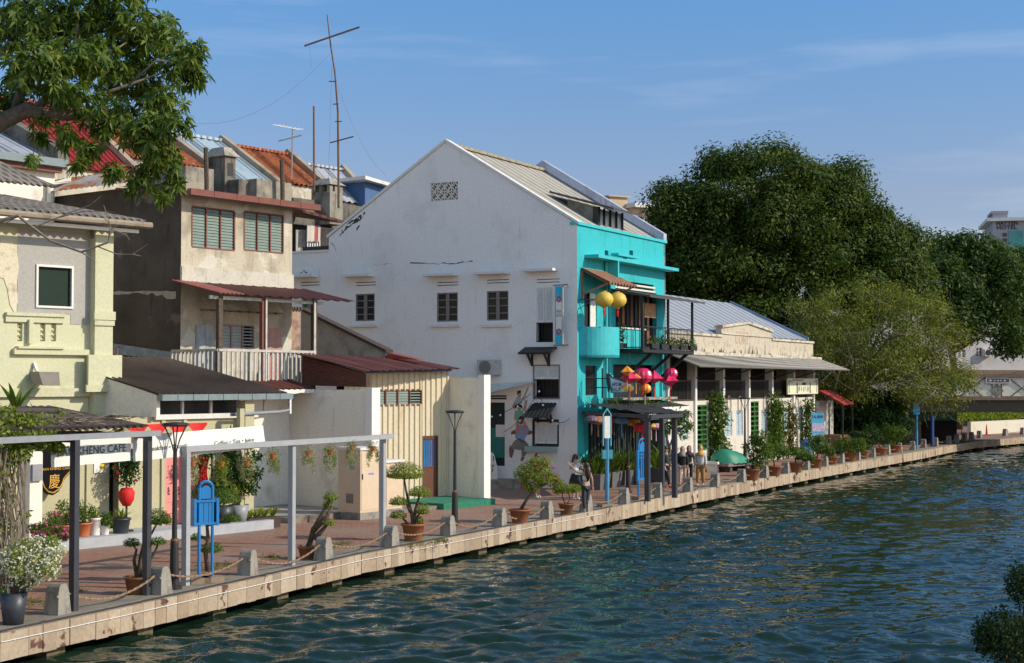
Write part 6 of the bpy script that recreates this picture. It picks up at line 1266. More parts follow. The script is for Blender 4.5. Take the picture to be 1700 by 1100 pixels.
# foreground branch with whorls of long drooping leaves (trunk outside the frame on the quay side)
def whorls(name, cl, size, mat, parent, seed):
    rg = np.random.default_rng(seed); Vs = []
    for c, r, n in cl:
        for _ in range(n):
            d = rg.normal(size=3); d /= np.linalg.norm(d); p = np.array(c)+d*np.array(r)*rg.random()**.45; ax = d*.7+np.array([0, 0, .35])+rg.normal(size=3)*.35; ax /= np.linalg.norm(ax)
            a = np.cross(ax, [0.3, .2, .9]); a /= np.linalg.norm(a)+1e-6; b = np.cross(ax, a); k = rg.integers(7, 11); ph = rg.random()*6.28; s = size*(.75+.5*rg.random())
            for i in range(k):
                t = ph+i*6.283/k+rg.normal()*.15; dr = a*cos(t)+b*sin(t)+ax*rg.uniform(-.1, .75); dr[2] -= .35; dr /= np.linalg.norm(dr); sd_ = np.cross(dr, ax); sd_ /= np.linalg.norm(sd_)+1e-6; L = s*(.75+.4*rg.random()); w = L*.14
                nrm = np.cross(sd_, dr); q0 = p; q1 = p+dr*L*.5+nrm*L*.05; q2 = p+dr*L*.98-np.array([0, 0, L*.22])
                Vs += [q0, q1+sd_*w, q2, q1-sd_*w]
    V = np.array(Vs); nq = len(V)//4; me = bpy.data.meshes.new(name); me.from_pydata(V.tolist(), [], [(4*i, 4*i+1, 4*i+2, 4*i+3) for i in range(nq)]); me.update(); me.materials.append(mat)
    o = bpy.data.objects.new(name, me); COL.objects.link(o); o.parent = parent; return o
MB_ = G(-250, 1010); MT = thing('mango_tree', 'near tree whose leafy branches reach in at the upper left corner', 'tree', MB_); D = 25.0
def mp_(px, py, dy=0): return At(px, py, D+dy)-MB_
spec = [(30,40,60,55),(110,30,70,50),(190,30,60,50),(250,60,60,50),(300,110,38,34),(325,130,22,20),(60,110,60,50),(140,100,65,45),(215,120,60,45),(270,170,38,34),(20,170,35,30),(110,150,50,22),(180,190,50,38),(245,220,46,36),(265,265,38,34),(235,300,28,24),(290,205,26,24),(150,248,22,16),(115,225,22,20),(185,285,16,18),(68,228,12,12),(52,265,9,9),(-60,60,70,70),(-70,160,50,50),(285,300,16,16),(268,325,9,10),(130,270,12,10),(180,-40,130,40),(320,85,20,22),(70,198,18,10)]
cl = []; rr = random.Random(5)
for x_, y_, a_, b_ in spec: c, r = At(x_, y_, D+rr.uniform(-.8,.8))-MB_, (a_*D/FPX, a_*D/FPX*1.0, b_*D/FPX); cl.append((tuple(c), r, int(a_*b_*.042)+3))
whorls('foliage', cl, .185, M['leafm'], MT, 9)
m = MB(); m.tube([(0,0,0), (.1,0,2.2), mp_(-160,330), mp_(-60,240), mp_(0,203), mp_(45,182), mp_(75,190), mp_(150,192,.2), mp_(215,205), mp_(262,245)], [.42,.36,.28,.2,.145,.13,.11,.075,.05,.02], 10)
for p, r in (([(55,186),(80,160),(95,130),(120,90),(130,40)], .09), ([(75,190),(110,175),(160,160),(215,140),(270,120)], .06), ([(20,196),(35,140),(60,80)], .08), ([(150,192),(200,225),(240,270)], .035), ([(95,130),(150,110),(210,70)], .045), ([(215,140),(260,100),(310,105)], .03), ([(110,195),(120,225),(140,255)], .025), ([(-60,240),(-40,150),(20,60)], .12), ([(262,245),(275,290),(285,320)], .015), ([(45,190),(58,222),(55,262)], .02)):
    n = len(p); m.tube([mp_(*q, .1) for q in p], [r*(1-.75*i/(n-1)) for i in range(n)], 7)
m.build('branches', M['palebark'], MT, True)
# bare twig reaching in front of the yellow-green house
m = MB(); TD = 33
def tq(px, py): return At(px, py, TD)-MB_
m.tube([mp_(-160,330), tq(-60,400), tq(-20,372), tq(30,358), tq(55,378), tq(85,400), tq(135,418), tq(180,402), tq(185,380), tq(200,372)], [.1,.06,.05,.04,.035,.03,.028,.022,.015,.008], 6)
for p in ([(135,418),(150,428),(155,430)], [(160,408),(195,422),(220,422),(245,405)], [(180,402),(183,372),(172,340)], [(55,378),(110,355),(150,340),(168,325)], [(30,358),(-10,382)], [(185,380),(210,390),(215,398)], [(100,360),(140,350),(190,352)], [(220,422),(235,425)], [(183,372),(170,358)]):
    n = len(p); m.tube([tq(*q) for q in p], [.018*(1-.7*i/(n-1)) for i in range(n)], 5)
m.build('bare_twigs', M['palebark'], MT)

# clipped shrub on the near bank, lower right
SB = thing('cloud_pruned_tree', 'dark cloud-pruned bush rising at the lower right corner', 'bush', At(1700, 1100, 12).xy.to_3d()); o_ = Vector(SB.location)
cl = []
for px_, py_, r1, r2, n in ((1668,1055,52,44,3000), (1702,968,34,32,1700), (1640,1060,24,28,700), (1720,1070,50,50,1500), (1690,1000,8,16,60)): c, r = E(px_, py_, 12, r1, r2); cl.append((tuple(c-o_), r, n))
leaves('foliage', cl, .030, Leaf('shaded_leaf', (.008,.020,.005), (.035,.065,.014)), SB, 3, .5, .35, .3); m = MB(); m.tube([(.1,0,0),(.05,0,1.2),(.0,0,2.1),At(1706,980,12)-o_], [.07,.06,.045,.02], 8); m.tube([(.02,0,1.5),At(1670,1080,12)-o_], [.045,.02], 6); m.build('trunk', M['bark'], SB)  # shade over the bush is put into its darker leaf colour
m = MB(); m.lathe((.1,0,0), [(.16,0),(.24,.38),(.26,.40),(.22,.40),(.2,.34)], 18); m.build('pot', M['terracotta'], SB)
# ================================================================== street furniture and plants on the quay
ORD = ['first','second','third','fourth','fifth','sixth','seventh','eighth','ninth','tenth','eleventh','twelfth','thirteenth','fourteenth','fifteenth','sixteenth','seventeenth','eighteenth','nineteenth','twentieth','twenty-first','twenty-second','twenty-third','twenty-fourth','twenty-fifth','twenty-sixth','twenty-seventh','twenty-eighth','twenty-ninth','thirtieth','thirty-first','thirty-second','thirty-third','thirty-fourth','thirty-fifth']
BPX = [(95,1019),(266,986),(411,954),(537,930),(648,908),(744,889),(829,874),(908,861),(973,849),(1036,836),(1092,826),(1142,816),(1187,808),(1231,800),(1269,793),(1304,786),(1338,780),(1369,774),(1396,769),(1423,764),(1448,759),(1473,754),(1493,750),(1515,747),(1533,743),(1553,740),(1575,736.5),(1588,734.5),(1601,732),(1613,729.5),(1626,727),(1669,723.5),(1698,721)]
bang = atan2(d0.y*-1, d0.x*-1)
m = MB(); hw, hd = .185, .17
pr = []
for z_, k in ((0,1),(.42,.78),(.51,.66),(.56,.38)): pr.append([(hw*k*sx*(1 if z_ < .45 else .95), hd*(1-.18*z_/.55)*sy, z_) for sx, sy in ((-1,-1),(1,-1),(1,1),(-1,1))])
for a, b in zip(pr[:-1], pr[1:]): 
    for i in range(4): m.poly([a[i], a[(i+1)%4], b[(i+1)%4], b[i]])
m.poly(pr[-1]); m.poly(pr[0][::-1]); m.bar((-hw*.8,-hd*.93,.33),(-hw*.9-.05,-hd*.93,.36),.045)
B0 = thing('bollard', 'x', 'bollard'); shaft = m.build('block', M['concrete'], B0); bpy.data.objects.remove(B0)
pinkb = P('pink_paint', (.7,.05,.25)); BPOS = []
for i, (px, py) in enumerate(BPX):
    g = G(px, py); j = min(range(len(Q)-1), key=lambda k: abs((Q[k].y+Q[k+1].y)/2-g.y)); d = (Q[j+1]-Q[j]).normalized(); BPOS.append((g, d))
    extra = {11: ', daubed with pink paint', 0: ', beside the dark plant pot'}.get(i, '')
    T = thing('bollard', 'grey tapered concrete bollard, %s from the left along the quay%s' % (ORD[i], extra), 'bollard', g, atan2(d.y, d.x)+random.Random(i).uniform(-.06,.06), 'concrete bollards along the quay edge')
    if i == 0: shaft.parent = T; sh0 = shaft
    else: c = sh0.copy(); COL.objects.link(c); c.parent = T
    T.rotation_euler.x = random.Random(i+50).uniform(-.025,.025)
    if i == 11: m = MB(); m.prism([(hw*.86,-.1,.2),(hw*.86,.1,.2),(hw*.82,.08,.38),(hw*.84,-.06,.36)], (.01,0,0)); m.build('pink_daub', pinkb, T)
for i in range(len(BPOS)-1):
    if i == 24 or i == 30: continue
    a, b = BPOS[i], BPOS[i+1]; p = a[0]+a[1]*.2+Vector((0,0,.38)); q = b[0]-b[1]*.22+Vector((0,0,.38)); L = (q-p).length; sag = .16+.12*random.Random(i).random()
    c = thing('chain', 'rusty sagging chain between the %s and %s bollards from the left' % (ORD[i], ORD[i+1]), 'chain', p, 0, 'rusty chains strung between the bollards'); m = MB(); n = int(L/.085) if i < 9 else 10
    f = lambda t: (q-p)*t-Vector((0,0,4*sag*t*(1-t)))
    if i < 9:
        for k in range(n):
            u, v = f(k/n), f((k+1.25)/n); m.bar(u, v, .042 if k % 2 else .020, .020 if k % 2 else .042)
    else: m.tube([f(k/n) for k in range(n+1)], .016, 5)
    m.build('links', M['rust'], c)

# lamp posts with forked heads
def lamp(px, pyb, pyt, lab):
    g = G(px, pyb); h = (pyb-pyt)/FPX*g.y; T = thing('street_lamp', lab, 'street lamp', g, 0, 'black forked street lamps on the quay'); m = MB()
    m.lathe((0,0,0), [(.16,0),(.16,.06),(.10,.10),(.085,.95),(.075,1.0)], 12); m.build('base', M['black'], T)
    m = MB(); m.lathe((0,0,1.0), [(.082,0),(.082,.04),(.06,.05)], 12); m.build('collar', P('brass_ring', (.35,.2,.08), .4, .8), T)
    m = MB(); m.tube([(0,0,1.0),(0,0,h-.62)], [.055,.042], 10); m.build('pole', M['black'], T)
    m = MB(); [m.tube([(0,0,h-.80),(.035*sx,.035*sy,h-.55),(.10*sx,.10*sy,h-.34),(.21*sx,.21*sy,h-.1),(.24*sx,.24*sy,h-.06)], .015, 5) for sx, sy in ((1,0),(-1,0),(0,1),(0,-1))]; m.build('fork', M['black'], T)
    m = MB(); m.lathe((0,0,h-.08), [(.24,0),(.29,.03),(.26,.07),(.1,.09)], 16); m.build('head', M['black'], T)
lamp(289, 978, 703, 'black forked street lamp standing before the cafe, nearest the camera'); lamp(755, 872, 682, 'black forked street lamp in front of the beige metal shed')
lamp(1237, 782, 660, 'black forked street lamp before the long pale house'); lamp(1377, 757, 656, 'black forked street lamp beside the blue poster and red kiosk roof'); lamp(1043, 818, 664, 'black forked street lamp rising behind the dark pergola of the turquoise house')

# bright blue tubular frames (litter bin holders)
def bluebin(pxl, pxr, pyb, pyt, lab, boards):
    gl, gr = G(pxl, pyb), G(pxr, pyb-1.5); c = (gl+gr)/2; u = (gr-gl); w = u.length/2; u.normalize(); T = thing('bin_frame', lab, 'bin frame', c, atan2(u.y, u.x), 'bright blue tubular bin frames'); h = (pyb-pyt)/FPX*c.y; r = w
    m = MB(); m.tube([(-w,0,.12),(-w,0,h-r)]+[(-w*cos(t),0,h-r+r*sin(t)) for t in [k*pi/10 for k in range(11)]]+[(w,0,h-r),(w,0,.12)], .034, 8); m.build('arch_tube', M['blue'], T)
    m = MB(); m.prism([(w*.75*cos(t),-.01,h-r-.05+w*.75*sin(t)) for t in [k*pi/10 for k in range(11)]]+[(-w*.75,-.01,h-r-.22),(w*.75,-.01,h-r-.22)], (0,.02,0)); m.build('arch_plate', M['blue'], T)
    m = MB(); [m.bar((-w,0,h-r-k),(w,0,h-r-k),.03) for k in (.3,.42)]; m.build('cross_rails', M['blue'], T)
    zb, zt_ = boards; m = MB(); [m.box(x-.10,-.02,zb,x+.10,.02,zt_) for x in (-w*.55,0,w*.55)] if w > .3 else [m.box(x-q_,-.02,zb,x+q_,.02,zt_) for q_ in ((.025,) if 'tall' in lab else (.05,)) for x in (-.11,0,.11)]; m.build('slatted_front', M['blue'], T)
    m = MB(); [m.box(sx*w-.03+sx*.1,-.06,zb-.05,sx*w+.03+sx*.1,.02 if 'tall' in lab else .22,zt_+.05) for sx in (-1,1)]; (m.box(-w-.07,.18,zb,w+.07,.2,zt_) if 'tall' not in lab else None);  [m.bar((-w-.1,-.03,z),(w+.1,-.03,z),.03,.05) for z in (zb,zt_)]; m.build('bin_cradle', M['blue'], T)
    for sx in (-1,1): m = MB(); m.box(sx*w-.22,-.16,0,sx*w+.22,.16,.13); m.build('foot_block', P('foot_concrete', (.26,.19,.13), .9), T)
bluebin(330, 352, 968, 801, 'bright blue arched bin frame before the cafe', (1.26, 1.74)); bluebin(1060, 1074, 829, 729, 'tall bright blue arched bin frame by the dark pergola posts', (.75, 1.75))
# blue map posts
def bluepost(px, pyb, pyt, lab, cat='sign post'):
    g = G(px, pyb); h = (pyb-pyt)/FPX*g.y; T = thing('information_post', lab, cat, g, radians(25)); m = MB(); m.box(-.3,-.2,0,.3,.2,.1); m.build('foot_block', P('foot_concrete', (.26,.19,.13), .9), T)
    m = MB(); m.tube([(0,0,.1),(0,0,h*.7)], .07, 10); m.build('pole', P('steel_blue_paint', (.05,.22,.38), .5), T)
    m = MB(); [m.tube([(sx*.15,0,h*.62),(sx*.15,0,h-.2),(0,0,h)], .025, 6) for sx in (-1,1)]; m.build('frame', P('pale_cyan_paint', (.10,.45,.55), .5), T)
    m = MB(); m.box(-.11,-.02,h*.7,.11,.02,h-.25); m.build('panel', M['offwhite'], T); m = MB(); m.box(-.2,-.05,h*.49,-.02,.05,h*.58); m.box(.02,-.05,h*.49,.2,.05,h*.58); m.build('small_signs', P('sign_green_blue', (.02,.22,.28), .5), T)
bluepost(1008, 841, 679, 'slender blue information post with pale framed panel in front of the turquoise house')
g = G(1522.5, 745.5); T = thing('information_post', 'thin bright blue post standing at the end of the sunny quay by the bridge shadow', 'sign post', g); h = 80/FPX*g.y
m = MB(); m.tube([(0,0,0),(0,0,h)], .055, 8); m.build('pole', P('cyan_blue_paint', (.02,.35,.65), .5), T); m = MB(); m.box(-.22,-.06,h*.72,.18,.06,h*.97); m.build('panel', P('cyan_blue_paint', (.02,.35,.65), .5), T)
for px_, lab in ((1548, 'thin dark blue pole standing in the shade under the bridge'),): g = G(px_, 741); T = thing('shaded_pole', lab, 'pole', g); m = MB(); m.tube([(0,0,0),(0,0,2.0)], .11, 8); m.build('pole', P('dark_blue_paint', (.015,.06,.25)), T); m = MB(); m.box(-.2,-.2,0,.2,.2,.06); m.build('base_plate', M['black'], T)

# ------------------------------------------------------------------ pots and plants
def potshape(r, h, rim=True, taper=.72): return [(r*taper,0),(r*taper*1.03,.02),(r*.97,h*.86),(r*1.08,h*.88),(r*1.08,h),(r*.94,h),(r*.9,h*.9)] if rim else [(r*taper,0),(r,h),(r*.94,h),(r*.92,h*.93)]
def pot(T, r, h, mat, rim=True, taper=.72, c=(0,0,0)):
    m = MB(); m.lathe(c, potshape(r, h, rim, taper), 22); m.build('pot', mat, T, True)
    m = MB(); m.lathe((c[0],c[1],c[2]+h*.88), [(r*.93,0),(r*.5,.03),(.01,.04)], 14); m.build('soil', M['soil'], T)
def topiary(label, base, potr, poth, potmat, clumps, trunk, leafsize=.05, mat=None, dens=900, kind='topiary', group=None, flowers=None, name=None, rim=True, tm=None, taper=.72, flat=.35, trunk_r=.05, asp=.6, lo=None):
    B = G(*base); Y = B.y; T = thing(name or 'potted_topiary', label, kind, B, 0, group); rg = random.Random(int(base[0])); cl = []
    if potr: pot(T, potr, poth, potmat, rim, taper)
    cs = []
    for px, py, rx, ry in clumps:
        c = At(px, py, Y+rg.uniform(-.12,.12)*(rx/25))-B; r = (rx*Y/FPX, rx*Y/FPX, ry*Y/FPX*(1.55 if flat > .3 else 1)); c.z -= r[2]*(.33 if flat > .3 else 0); cs.append(c); n = int(dens*(r[0]*r[2]+r[0]*r[0])*(9 if flat > .3 else 5))+100; cl.append((tuple(c), r, n))
        if flat <= .3: cl += subclumps(c, r, 7, min(r)*.45, int(n*.09), int(px), .75)
    m = MB(); p0 = Vector((0,0,poth*.85 if potr else 0))
    for t in trunk:
        pts = [p0 if i == 0 and q is None else At(q[0], q[1], Y)-B for i, q in enumerate(t)]; n = len(pts); wig = [p+Vector((rg.uniform(-.02,.02),rg.uniform(-.03,.03),0)) if 0 < i < n-1 else p for i, p in enumerate(pts)]
        m.tube(wig, [trunk_r*(1-.65*i/(n-1)) for i in range(n)], 8)
    m.build('trunk', tm or M['bark'], T, True)
    leaves('foliage', cl, leafsize, mat or M['leaf'], T, int(base[0])+7, asp, .22 if flat > .3 else .35, .6, flat=.8 if flat > .3 else 0, jitter=.10 if flat > .3 else .2, ordr=.7 if flat > .3 else .3)
    for fm, fn, fs in (flowers or []):
        fc = [(c, (r[0]*1.04, r[1]*1.04, r[2]*1.06), max(6, int(fn*r[0]*r[2]))) for c, r, n in cl[:: 8]] if False else [(tuple(c), (r_[0]*1.05, r_[1]*1.05, r_[2]*1.08), max(5, int(fn*r_[0]*r_[2]))) for c, r_ in [(cs[i], (clumps[i][2]*Y/FPX, clumps[i][2]*Y/FPX, clumps[i][3]*Y/FPX)) for i in range(len(cs))]]
        leaves('flowers', fc, fs, fm, T, int(base[0])+77, .9, .12, .5, jitter=.1)
    return T
ppm = P('dark_plastic_pot', (.035,.042,.055), .45)
topiary('white-flowering bush in a tall dark grey pot at the lower left corner', (22, 1036), .24, .56, ppm, [(62,915,44,24),(30,930,30,26),(75,945,25,16),(40,965,22,14),(10,985,10,14)], [[None,(38,960),(58,930)],[None,(20,950),(10,925)],[None,(55,965),(85,930)]], .035, M['leafy'], 900, 'flowering bush', flowers=[(M['whitep'], 7000, .045)], name='flowering_bush', rim=False, flat=0)
topiary('bent bonsai with three leafy pads in a brown glazed pot behind the second post', (228, 986), .26, .36, M['brownpot'], [(262,857,22,14),(219,899,14,7),(262,897,14,6),(275,860,10,9)], [[None,(222,930),(226,912),(219,902)],[None,(232,925),(236,905),(250,885),(262,866)],[None,(248,935),(256,915),(263,900)]], .042, trunk_r=.045, asp=.6)
topiary('bonsai with broad round pads growing behind the blue bin frame', (345, 948), 0, 0, None, [(371,823,28,13),(330,822,14,12),(352,908,19,8),(326,890,10,6),(385,858,16,7)], [[None,(340,915),(346,895),(344,870),(350,840),(368,828)],[(346,895),(334,890)],[(344,870),(382,860)],[(340,915),(352,910)]], .042, mat=M['leaf'], trunk_r=.06)
topiary('leaning thick-trunked bonsai with two small green pads in a terracotta pot', (512, 927), .26, .30, M['terracotta'], [(549,822,13,8),(545,834,9,7),(545,866,11,6)], [[None,(520,880),(538,848),(548,828)],[(522,895),(545,868)],[(520,880),(543,858),(553,838)]], .04, M['leafy'], trunk_r=.085)
topiary('tiered topiary with a wide domed top in a terracotta pot', (686, 897), .31, .46, M['terracotta'], [(672,781,33,15),(697,815,19,9),(662,831,17,7),(702,843,12,11),(661,853,14,7),(697,862,6,5)], [[None,(682,850),(678,830),(671,800),(671,788)],[None,(688,848),(694,828),(697,820)],[None,(690,860),(700,848)],[None,(676,868),(664,855)],[(682,850),(676,836),(664,832)]], .042, M['leafy'], 1000, trunk_r=.055)
topiary('leaning bougainvillea with pink blossom in a round terracotta pot', (863, 868), .31, .42, M['terracotta'], [(890,782,32,20),(870,790,18,14),(912,795,18,12),(895,768,22,10),(880,808,16,8),(924,800,10,9)], [[None,(874,830),(884,818),(898,806),(905,795)],[(884,818),(878,800)],[(898,806),(912,800)]], .055, M['leafy'], 420, 'flowering bush', flowers=[(M['magenta'], 130, .075)], name='bougainvillea', flat=0, trunk_r=.06)
topiary('small bushy plant in a dark brown pot left of the photographed women', (940, 855), .24, .38, M['brownpot'], [(941,810,20,9),(928,812,10,7),(955,812,10,7)], [[None,(934,825),(934,815)],[None,(946,828),(942,812)]], .05, M['leafy'], 650, flat=.2, trunk_r=.03)
specs = [((1249,797),(.31,.5),[(1262,728,19,14),(1250,745,13,20),(1272,752,14,18),(1255,768,16,10)],[[None,(1252,750),(1258,735)]],M['leaf'],[(M['magenta'],14,.09)],'tall bushy plant with few pink flowers in the pot just past the third lamp'),
 ((1286,790),(.31,.46),[(1287,746,22,11),(1276,750,12,8),(1300,750,12,8)],[[None,(1284,760)]],M['leaf'],None,'green domed bush in a terracotta pot between the fifteenth and sixteenth bollards'),
 ((1322,784),(.31,.46),[(1330,752,22,9),(1316,748,12,8),(1342,758,12,6)],[[None,(1320,762),(1328,756)]],M['leaf'],[(M['magenta'],10,.07)],'wide reddish green bush in a terracotta pot next after the green dome'),
 ((1355,777),(.32,.5),[(1362,740,18,11),(1346,735,12,8),(1374,748,12,9),(1360,728,10,6)],[[None,(1352,755),(1348,740)],[None,(1358,752),(1368,745)]],M['leaf'],[(M['magenta'],60,.09)],'open branched bougainvillea with dull pink blossom below the blue poster'),
 ((1382,771),(.31,.42),[(1380,745,14,7),(1392,748,10,6)],[[None,(1384,750)]],M['leafd'],None,'low dark bush in a terracotta pot just right of the pink-blossomed bougainvillea'),
 ((1412,766),(.36,.46),[(1412,738,24,13),(1398,735,14,10),(1426,740,12,10)],[[None,(1412,745)]],M['leaf'],[(M['redp'],9,.10)],'large green bush with a few red flowers in a wide terracotta pot'),
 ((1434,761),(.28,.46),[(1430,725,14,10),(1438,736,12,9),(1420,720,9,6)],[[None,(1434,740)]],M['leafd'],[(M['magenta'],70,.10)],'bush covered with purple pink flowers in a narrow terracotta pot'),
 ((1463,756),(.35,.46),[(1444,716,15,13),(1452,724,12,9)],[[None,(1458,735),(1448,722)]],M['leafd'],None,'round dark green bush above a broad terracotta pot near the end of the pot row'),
 ((1487,751),(.35,.46),[(1480,722,18,15),(1492,716,14,10),(1474,732,12,9),(1470,712,10,8)],[[None,(1484,735),(1482,722)],[None,(1492,730),(1494,718)]],M['leaf'],None,'pale-topped bush in a grey brown pot, last of the row before the bridge')]
for b, (pr_, ph), cl_, tr_, lm, fl_, lab in specs: topiary(lab, b, pr_, ph, M['terracotta'], cl_, tr_, .085, lm, 240, 'potted bush', 'potted bushes along the far quay', fl_, 'potted_bush', flat=0, asp=.6)

# pots on the grey cafe step (step top z = .27)
def steppot(px, pyb, r, h, mat, lab, kind, lf=None, sz=.06, hh=.5, fl=None, rim=True, yy=-.7):
    x_ = FL.X(px, yy); P_ = FL.w(x_, yy, .27); T = thing('potted_plant', lab, 'potted plant', P_, 0, 'potted plants on the cafe step'); pot(T, r, h, mat, rim, .75)
    if kind == 'bush': m = MB(); [m.tube([(0,0,h*.8),(rx*.4,ry*.4,h+hh*.4),(rx,ry,h+hh*.8)], .012, 5) for rx, ry in ((.1,0),(-.12,.05),(0,.1))]; m.build('stems', M['bark'], T); leaves('foliage', [((0,0,h+hh*.5),(r*1.25,r*1.25,hh*.55), 420)]+subclumps((0,0,h+hh*.5),(r*1.3,r*1.3,hh*.6),8,.12,50,int(px)), sz, lf or M['leaf'], T, int(px), .5)
    else: blades('blades', (0,0,h*.85), 46, hh, .035, lf or M['leafy'], T, int(px), .6, .7)
    if fl: leaves('flowers', [((0,0,h+hh*.6),(r*1.3,r*1.3,hh*.5), 46)], .05, fl, T, int(px)+3, .9, .15)
og = P('orange_pot', (.50,.14,.05), .5, var=.15)
steppot(112, 0, .2, .34, og, 'leafy plant with tiny red flowers in the orange pot farthest left on the step', 'bush', hh=.6, fl=M['redp']); steppot(140, 0, .22, .36, og, 'green bush in the orange pot beside the tall white pot', 'bush', hh=.55)
steppot(160, 0, .17, .46, M['white'], 'spiky grass in a tall white pot on the step', 'blade', hh=.42); steppot(177, 0, .12, .25, M['white'], 'little green plant in the small white pot on the step', 'bush', hh=.3, yy=-.85); steppot(203, 0, .25, .40, ppm, 'spider plant in a dark tapered pot below the red wrapped pot', 'blade', hh=.42, yy=-.8)
steppot(92, 0, .2, .3, og, 'loose bougainvillea with magenta flowers beside the white pillar', 'bush', hh=.4, fl=M['magenta'], yy=-1.0)
topiary('low spreading bougainvillea thick with magenta flowers behind the white-flowering bush', (84, 945), .22, .3, M['terracotta'], [(82,882,28,10),(62,878,18,9),(102,886,14,9),(85,894,24,9)], [[None,(82,905),(80,892)]], .05, M['leaf'], 420, 'flowering bush', flowers=[(M['magenta'], 1500, .065)], name='bougainvillea', flat=0, trunk_r=.03)
# red wrapped hanging pot with dark shrub
T = thing('wrapped_pot_plant', 'dark leafy shrub with red blooms in a pot wrapped in red cloth', 'potted plant', FL.w(FL.X(212,-.55), -.55, .95)); m = MB(); m.lathe((0,0,0), [(.10,0),(.20,.16),(.22,.36),(.15,.48)], 14); m.build('red_wrap', M['red'], T, True); m = MB(); m.lathe((0,0,-.68), [(.2,0),(.2,.04),(.03,.06),(.03,.68)], 10); m.build('stand', M['black'], T)
leaves('foliage', [((0,0,1.0),(.38,.38,.5),800),((.1,0,1.25),(.25,.25,.25),200)], .10, M['leafd'], T, 4, .5); leaves('flowers', [((0,-.1,1.0),(.35,.35,.45),14)], .08, M['redp'], T, 5, .9, .1)
m = MB(); m.tube([(0,0,.4),(0,0,1.1)], .02, 5); m.build('stem', M['bark'], T)
# big foliage plants at the right end of the cafe
for px, hgt, r, n, lm, lab, sz in ((372, 1.0, .55, 900, M['leafy'], 'broad round yellow-green bush in a dark pot beside the cafe corner', .07), (398, 2.3, .5, 1100, M['leafd'], 'tall leafy tree-like plant in a grey pot at the cafe corner pillar', .15), (350, 1.9, .45, 700, M['leafd'], 'dark leafy plant behind the red drape under the hanging baskets', .13)):
    x_ = FL.X(px, -.75); T = thing('large_potted_plant', lab, 'potted plant', FL.w(x_, -.75, .27)); pot(T, .30, .48, ppm if px != 398 else M['grey_steel'], False, .7)
    m = MB(); m.tube([(0,0,.4),(.05,.02,.4+hgt*.5),(.02,0,.3+hgt)], [.04,.03,.015], 6); m.tube([(.02,0,.8),(.25,.1,.5+hgt*.7)], .02, 5); m.build('stems', M['bark'], T)
    cl = subclumps((0,0,.5+hgt*.55), (r, r, hgt*.5), 14, .22, n//12, px) if px != 372 else [((0,0,.95),(.62,.62,.32),1500)]
    leaves('foliage', cl, sz, lm, T, px, .42, droop=.4)
# trough with small agaves
T = thing('planter_trough', 'low dark trough of variegated spiky plants by the lot kerb', 'planter', FL.w(FL.X(428,-.7), -.7, 0), UA); m = MB(); m.box(-.5,-.2,0,.75,.2,.32); m.build('trough', P('trough_brown', (.05,.03,.025), .8), T)
for k in range(4): blades('spiky_plant', (-.35+k*.32,0,.3), 22, .34, .05, M['leafy'], T, k, .7, .3)
# vine mass on the left pergola
VN = thing('climbing_vine', 'yellow-green climbing vine sprawling over the sheet roof and post at the far left', 'vine', FP.w(-7.2, .9, 0), FP.a)
def vl(px, py, y): q = FP.p(px, py, y); return (q[0]+7.2, y-.9, q[1])
cl = []; rr = random.Random(12)
for px, py, y, r, n in ((5,690,1.6,.45,260),(35,700,1.3,.35,240),(60,695,1.6,.3,150),(20,735,.0,.45,420),(50,732,0,.35,420),(78,728,0,.28,300),(95,742,0,.16,130),(-10,720,.3,.5,300),(85,705,1.6,.25,60),(30,755,-.1,.28,160),(6,775,0,.3,100),(15,870,0,.18,60),(100,690,2,.16,50),(8,820,0,.2,50),(40,850,.1,.12,20),(130,706,1.5,.1,24),(195,712,1.2,.08,20)): cl.append((vl(px,py,y), (r,r*.9,r*.5 if n > 100 else r), n))
leaves('foliage', cl, .095, Leaf('vine_leaf', (.07,.12,.015), (.26,.32,.05)), VN, 6, .55)
m = MB(); 
for k in range(130):
    p = Vector(vl(rr.uniform(-10,205), rr.uniform(688,716), rr.uniform(1.2,2.6))); a = rr.uniform(-.5,.5); pts = [p]
    for j in range(5): a += rr.uniform(-.6,.6); p = p+Vector((cos(a)*rr.choice((-1,1,1))*.16, sin(a)*.14, rr.uniform(-.05,.04))); pts.append(p)
    m.tube(pts, .009, 3)
for k in range(55):
    p = Vector(vl(rr.uniform(-8,38), 745, rr.uniform(-.2,.3))); pts = [p]
    for j in range(12): p = p+Vector((rr.uniform(-.07,.07), rr.uniform(-.06,.06), -.22)); p.z = max(p.z, .02); pts.append(p)
    m.tube(pts, .011, 3)
m.build('dry_stems', P('dry_stem', (.19,.15,.11), .9, var=.4), VN)
# potted leafy plants on the low roof
T = thing('roof_plant', 'broad-leaved plant in a black pot on the low roof before the yellow-green house', 'potted plant', FY.w(FY.X(28,-.9), -.9, FY.p(28,694,-.9)[1])); pot(T, .2, .3, M['black'], False, .8); blades('blades', (0,0,.25), 16, .75, .13, M['leaf'], T, 3, .45, .4, .1)
T = thing('roof_plant', 'broad-leaved plant with two wide blades below the floodlight', 'potted plant', FY.w(FY.X(64,-1.3), -1.3, FY.p(60,702,-1.3)[1])); blades('blades', (0,0,.05), 7, .6, .15, M['leaf'], T, 9, .6, .5, .05); m = MB(); m.lathe((0,0,-.15), [(.12,0),(.16,.2)], 12); m.build('pot', M['black'], T)
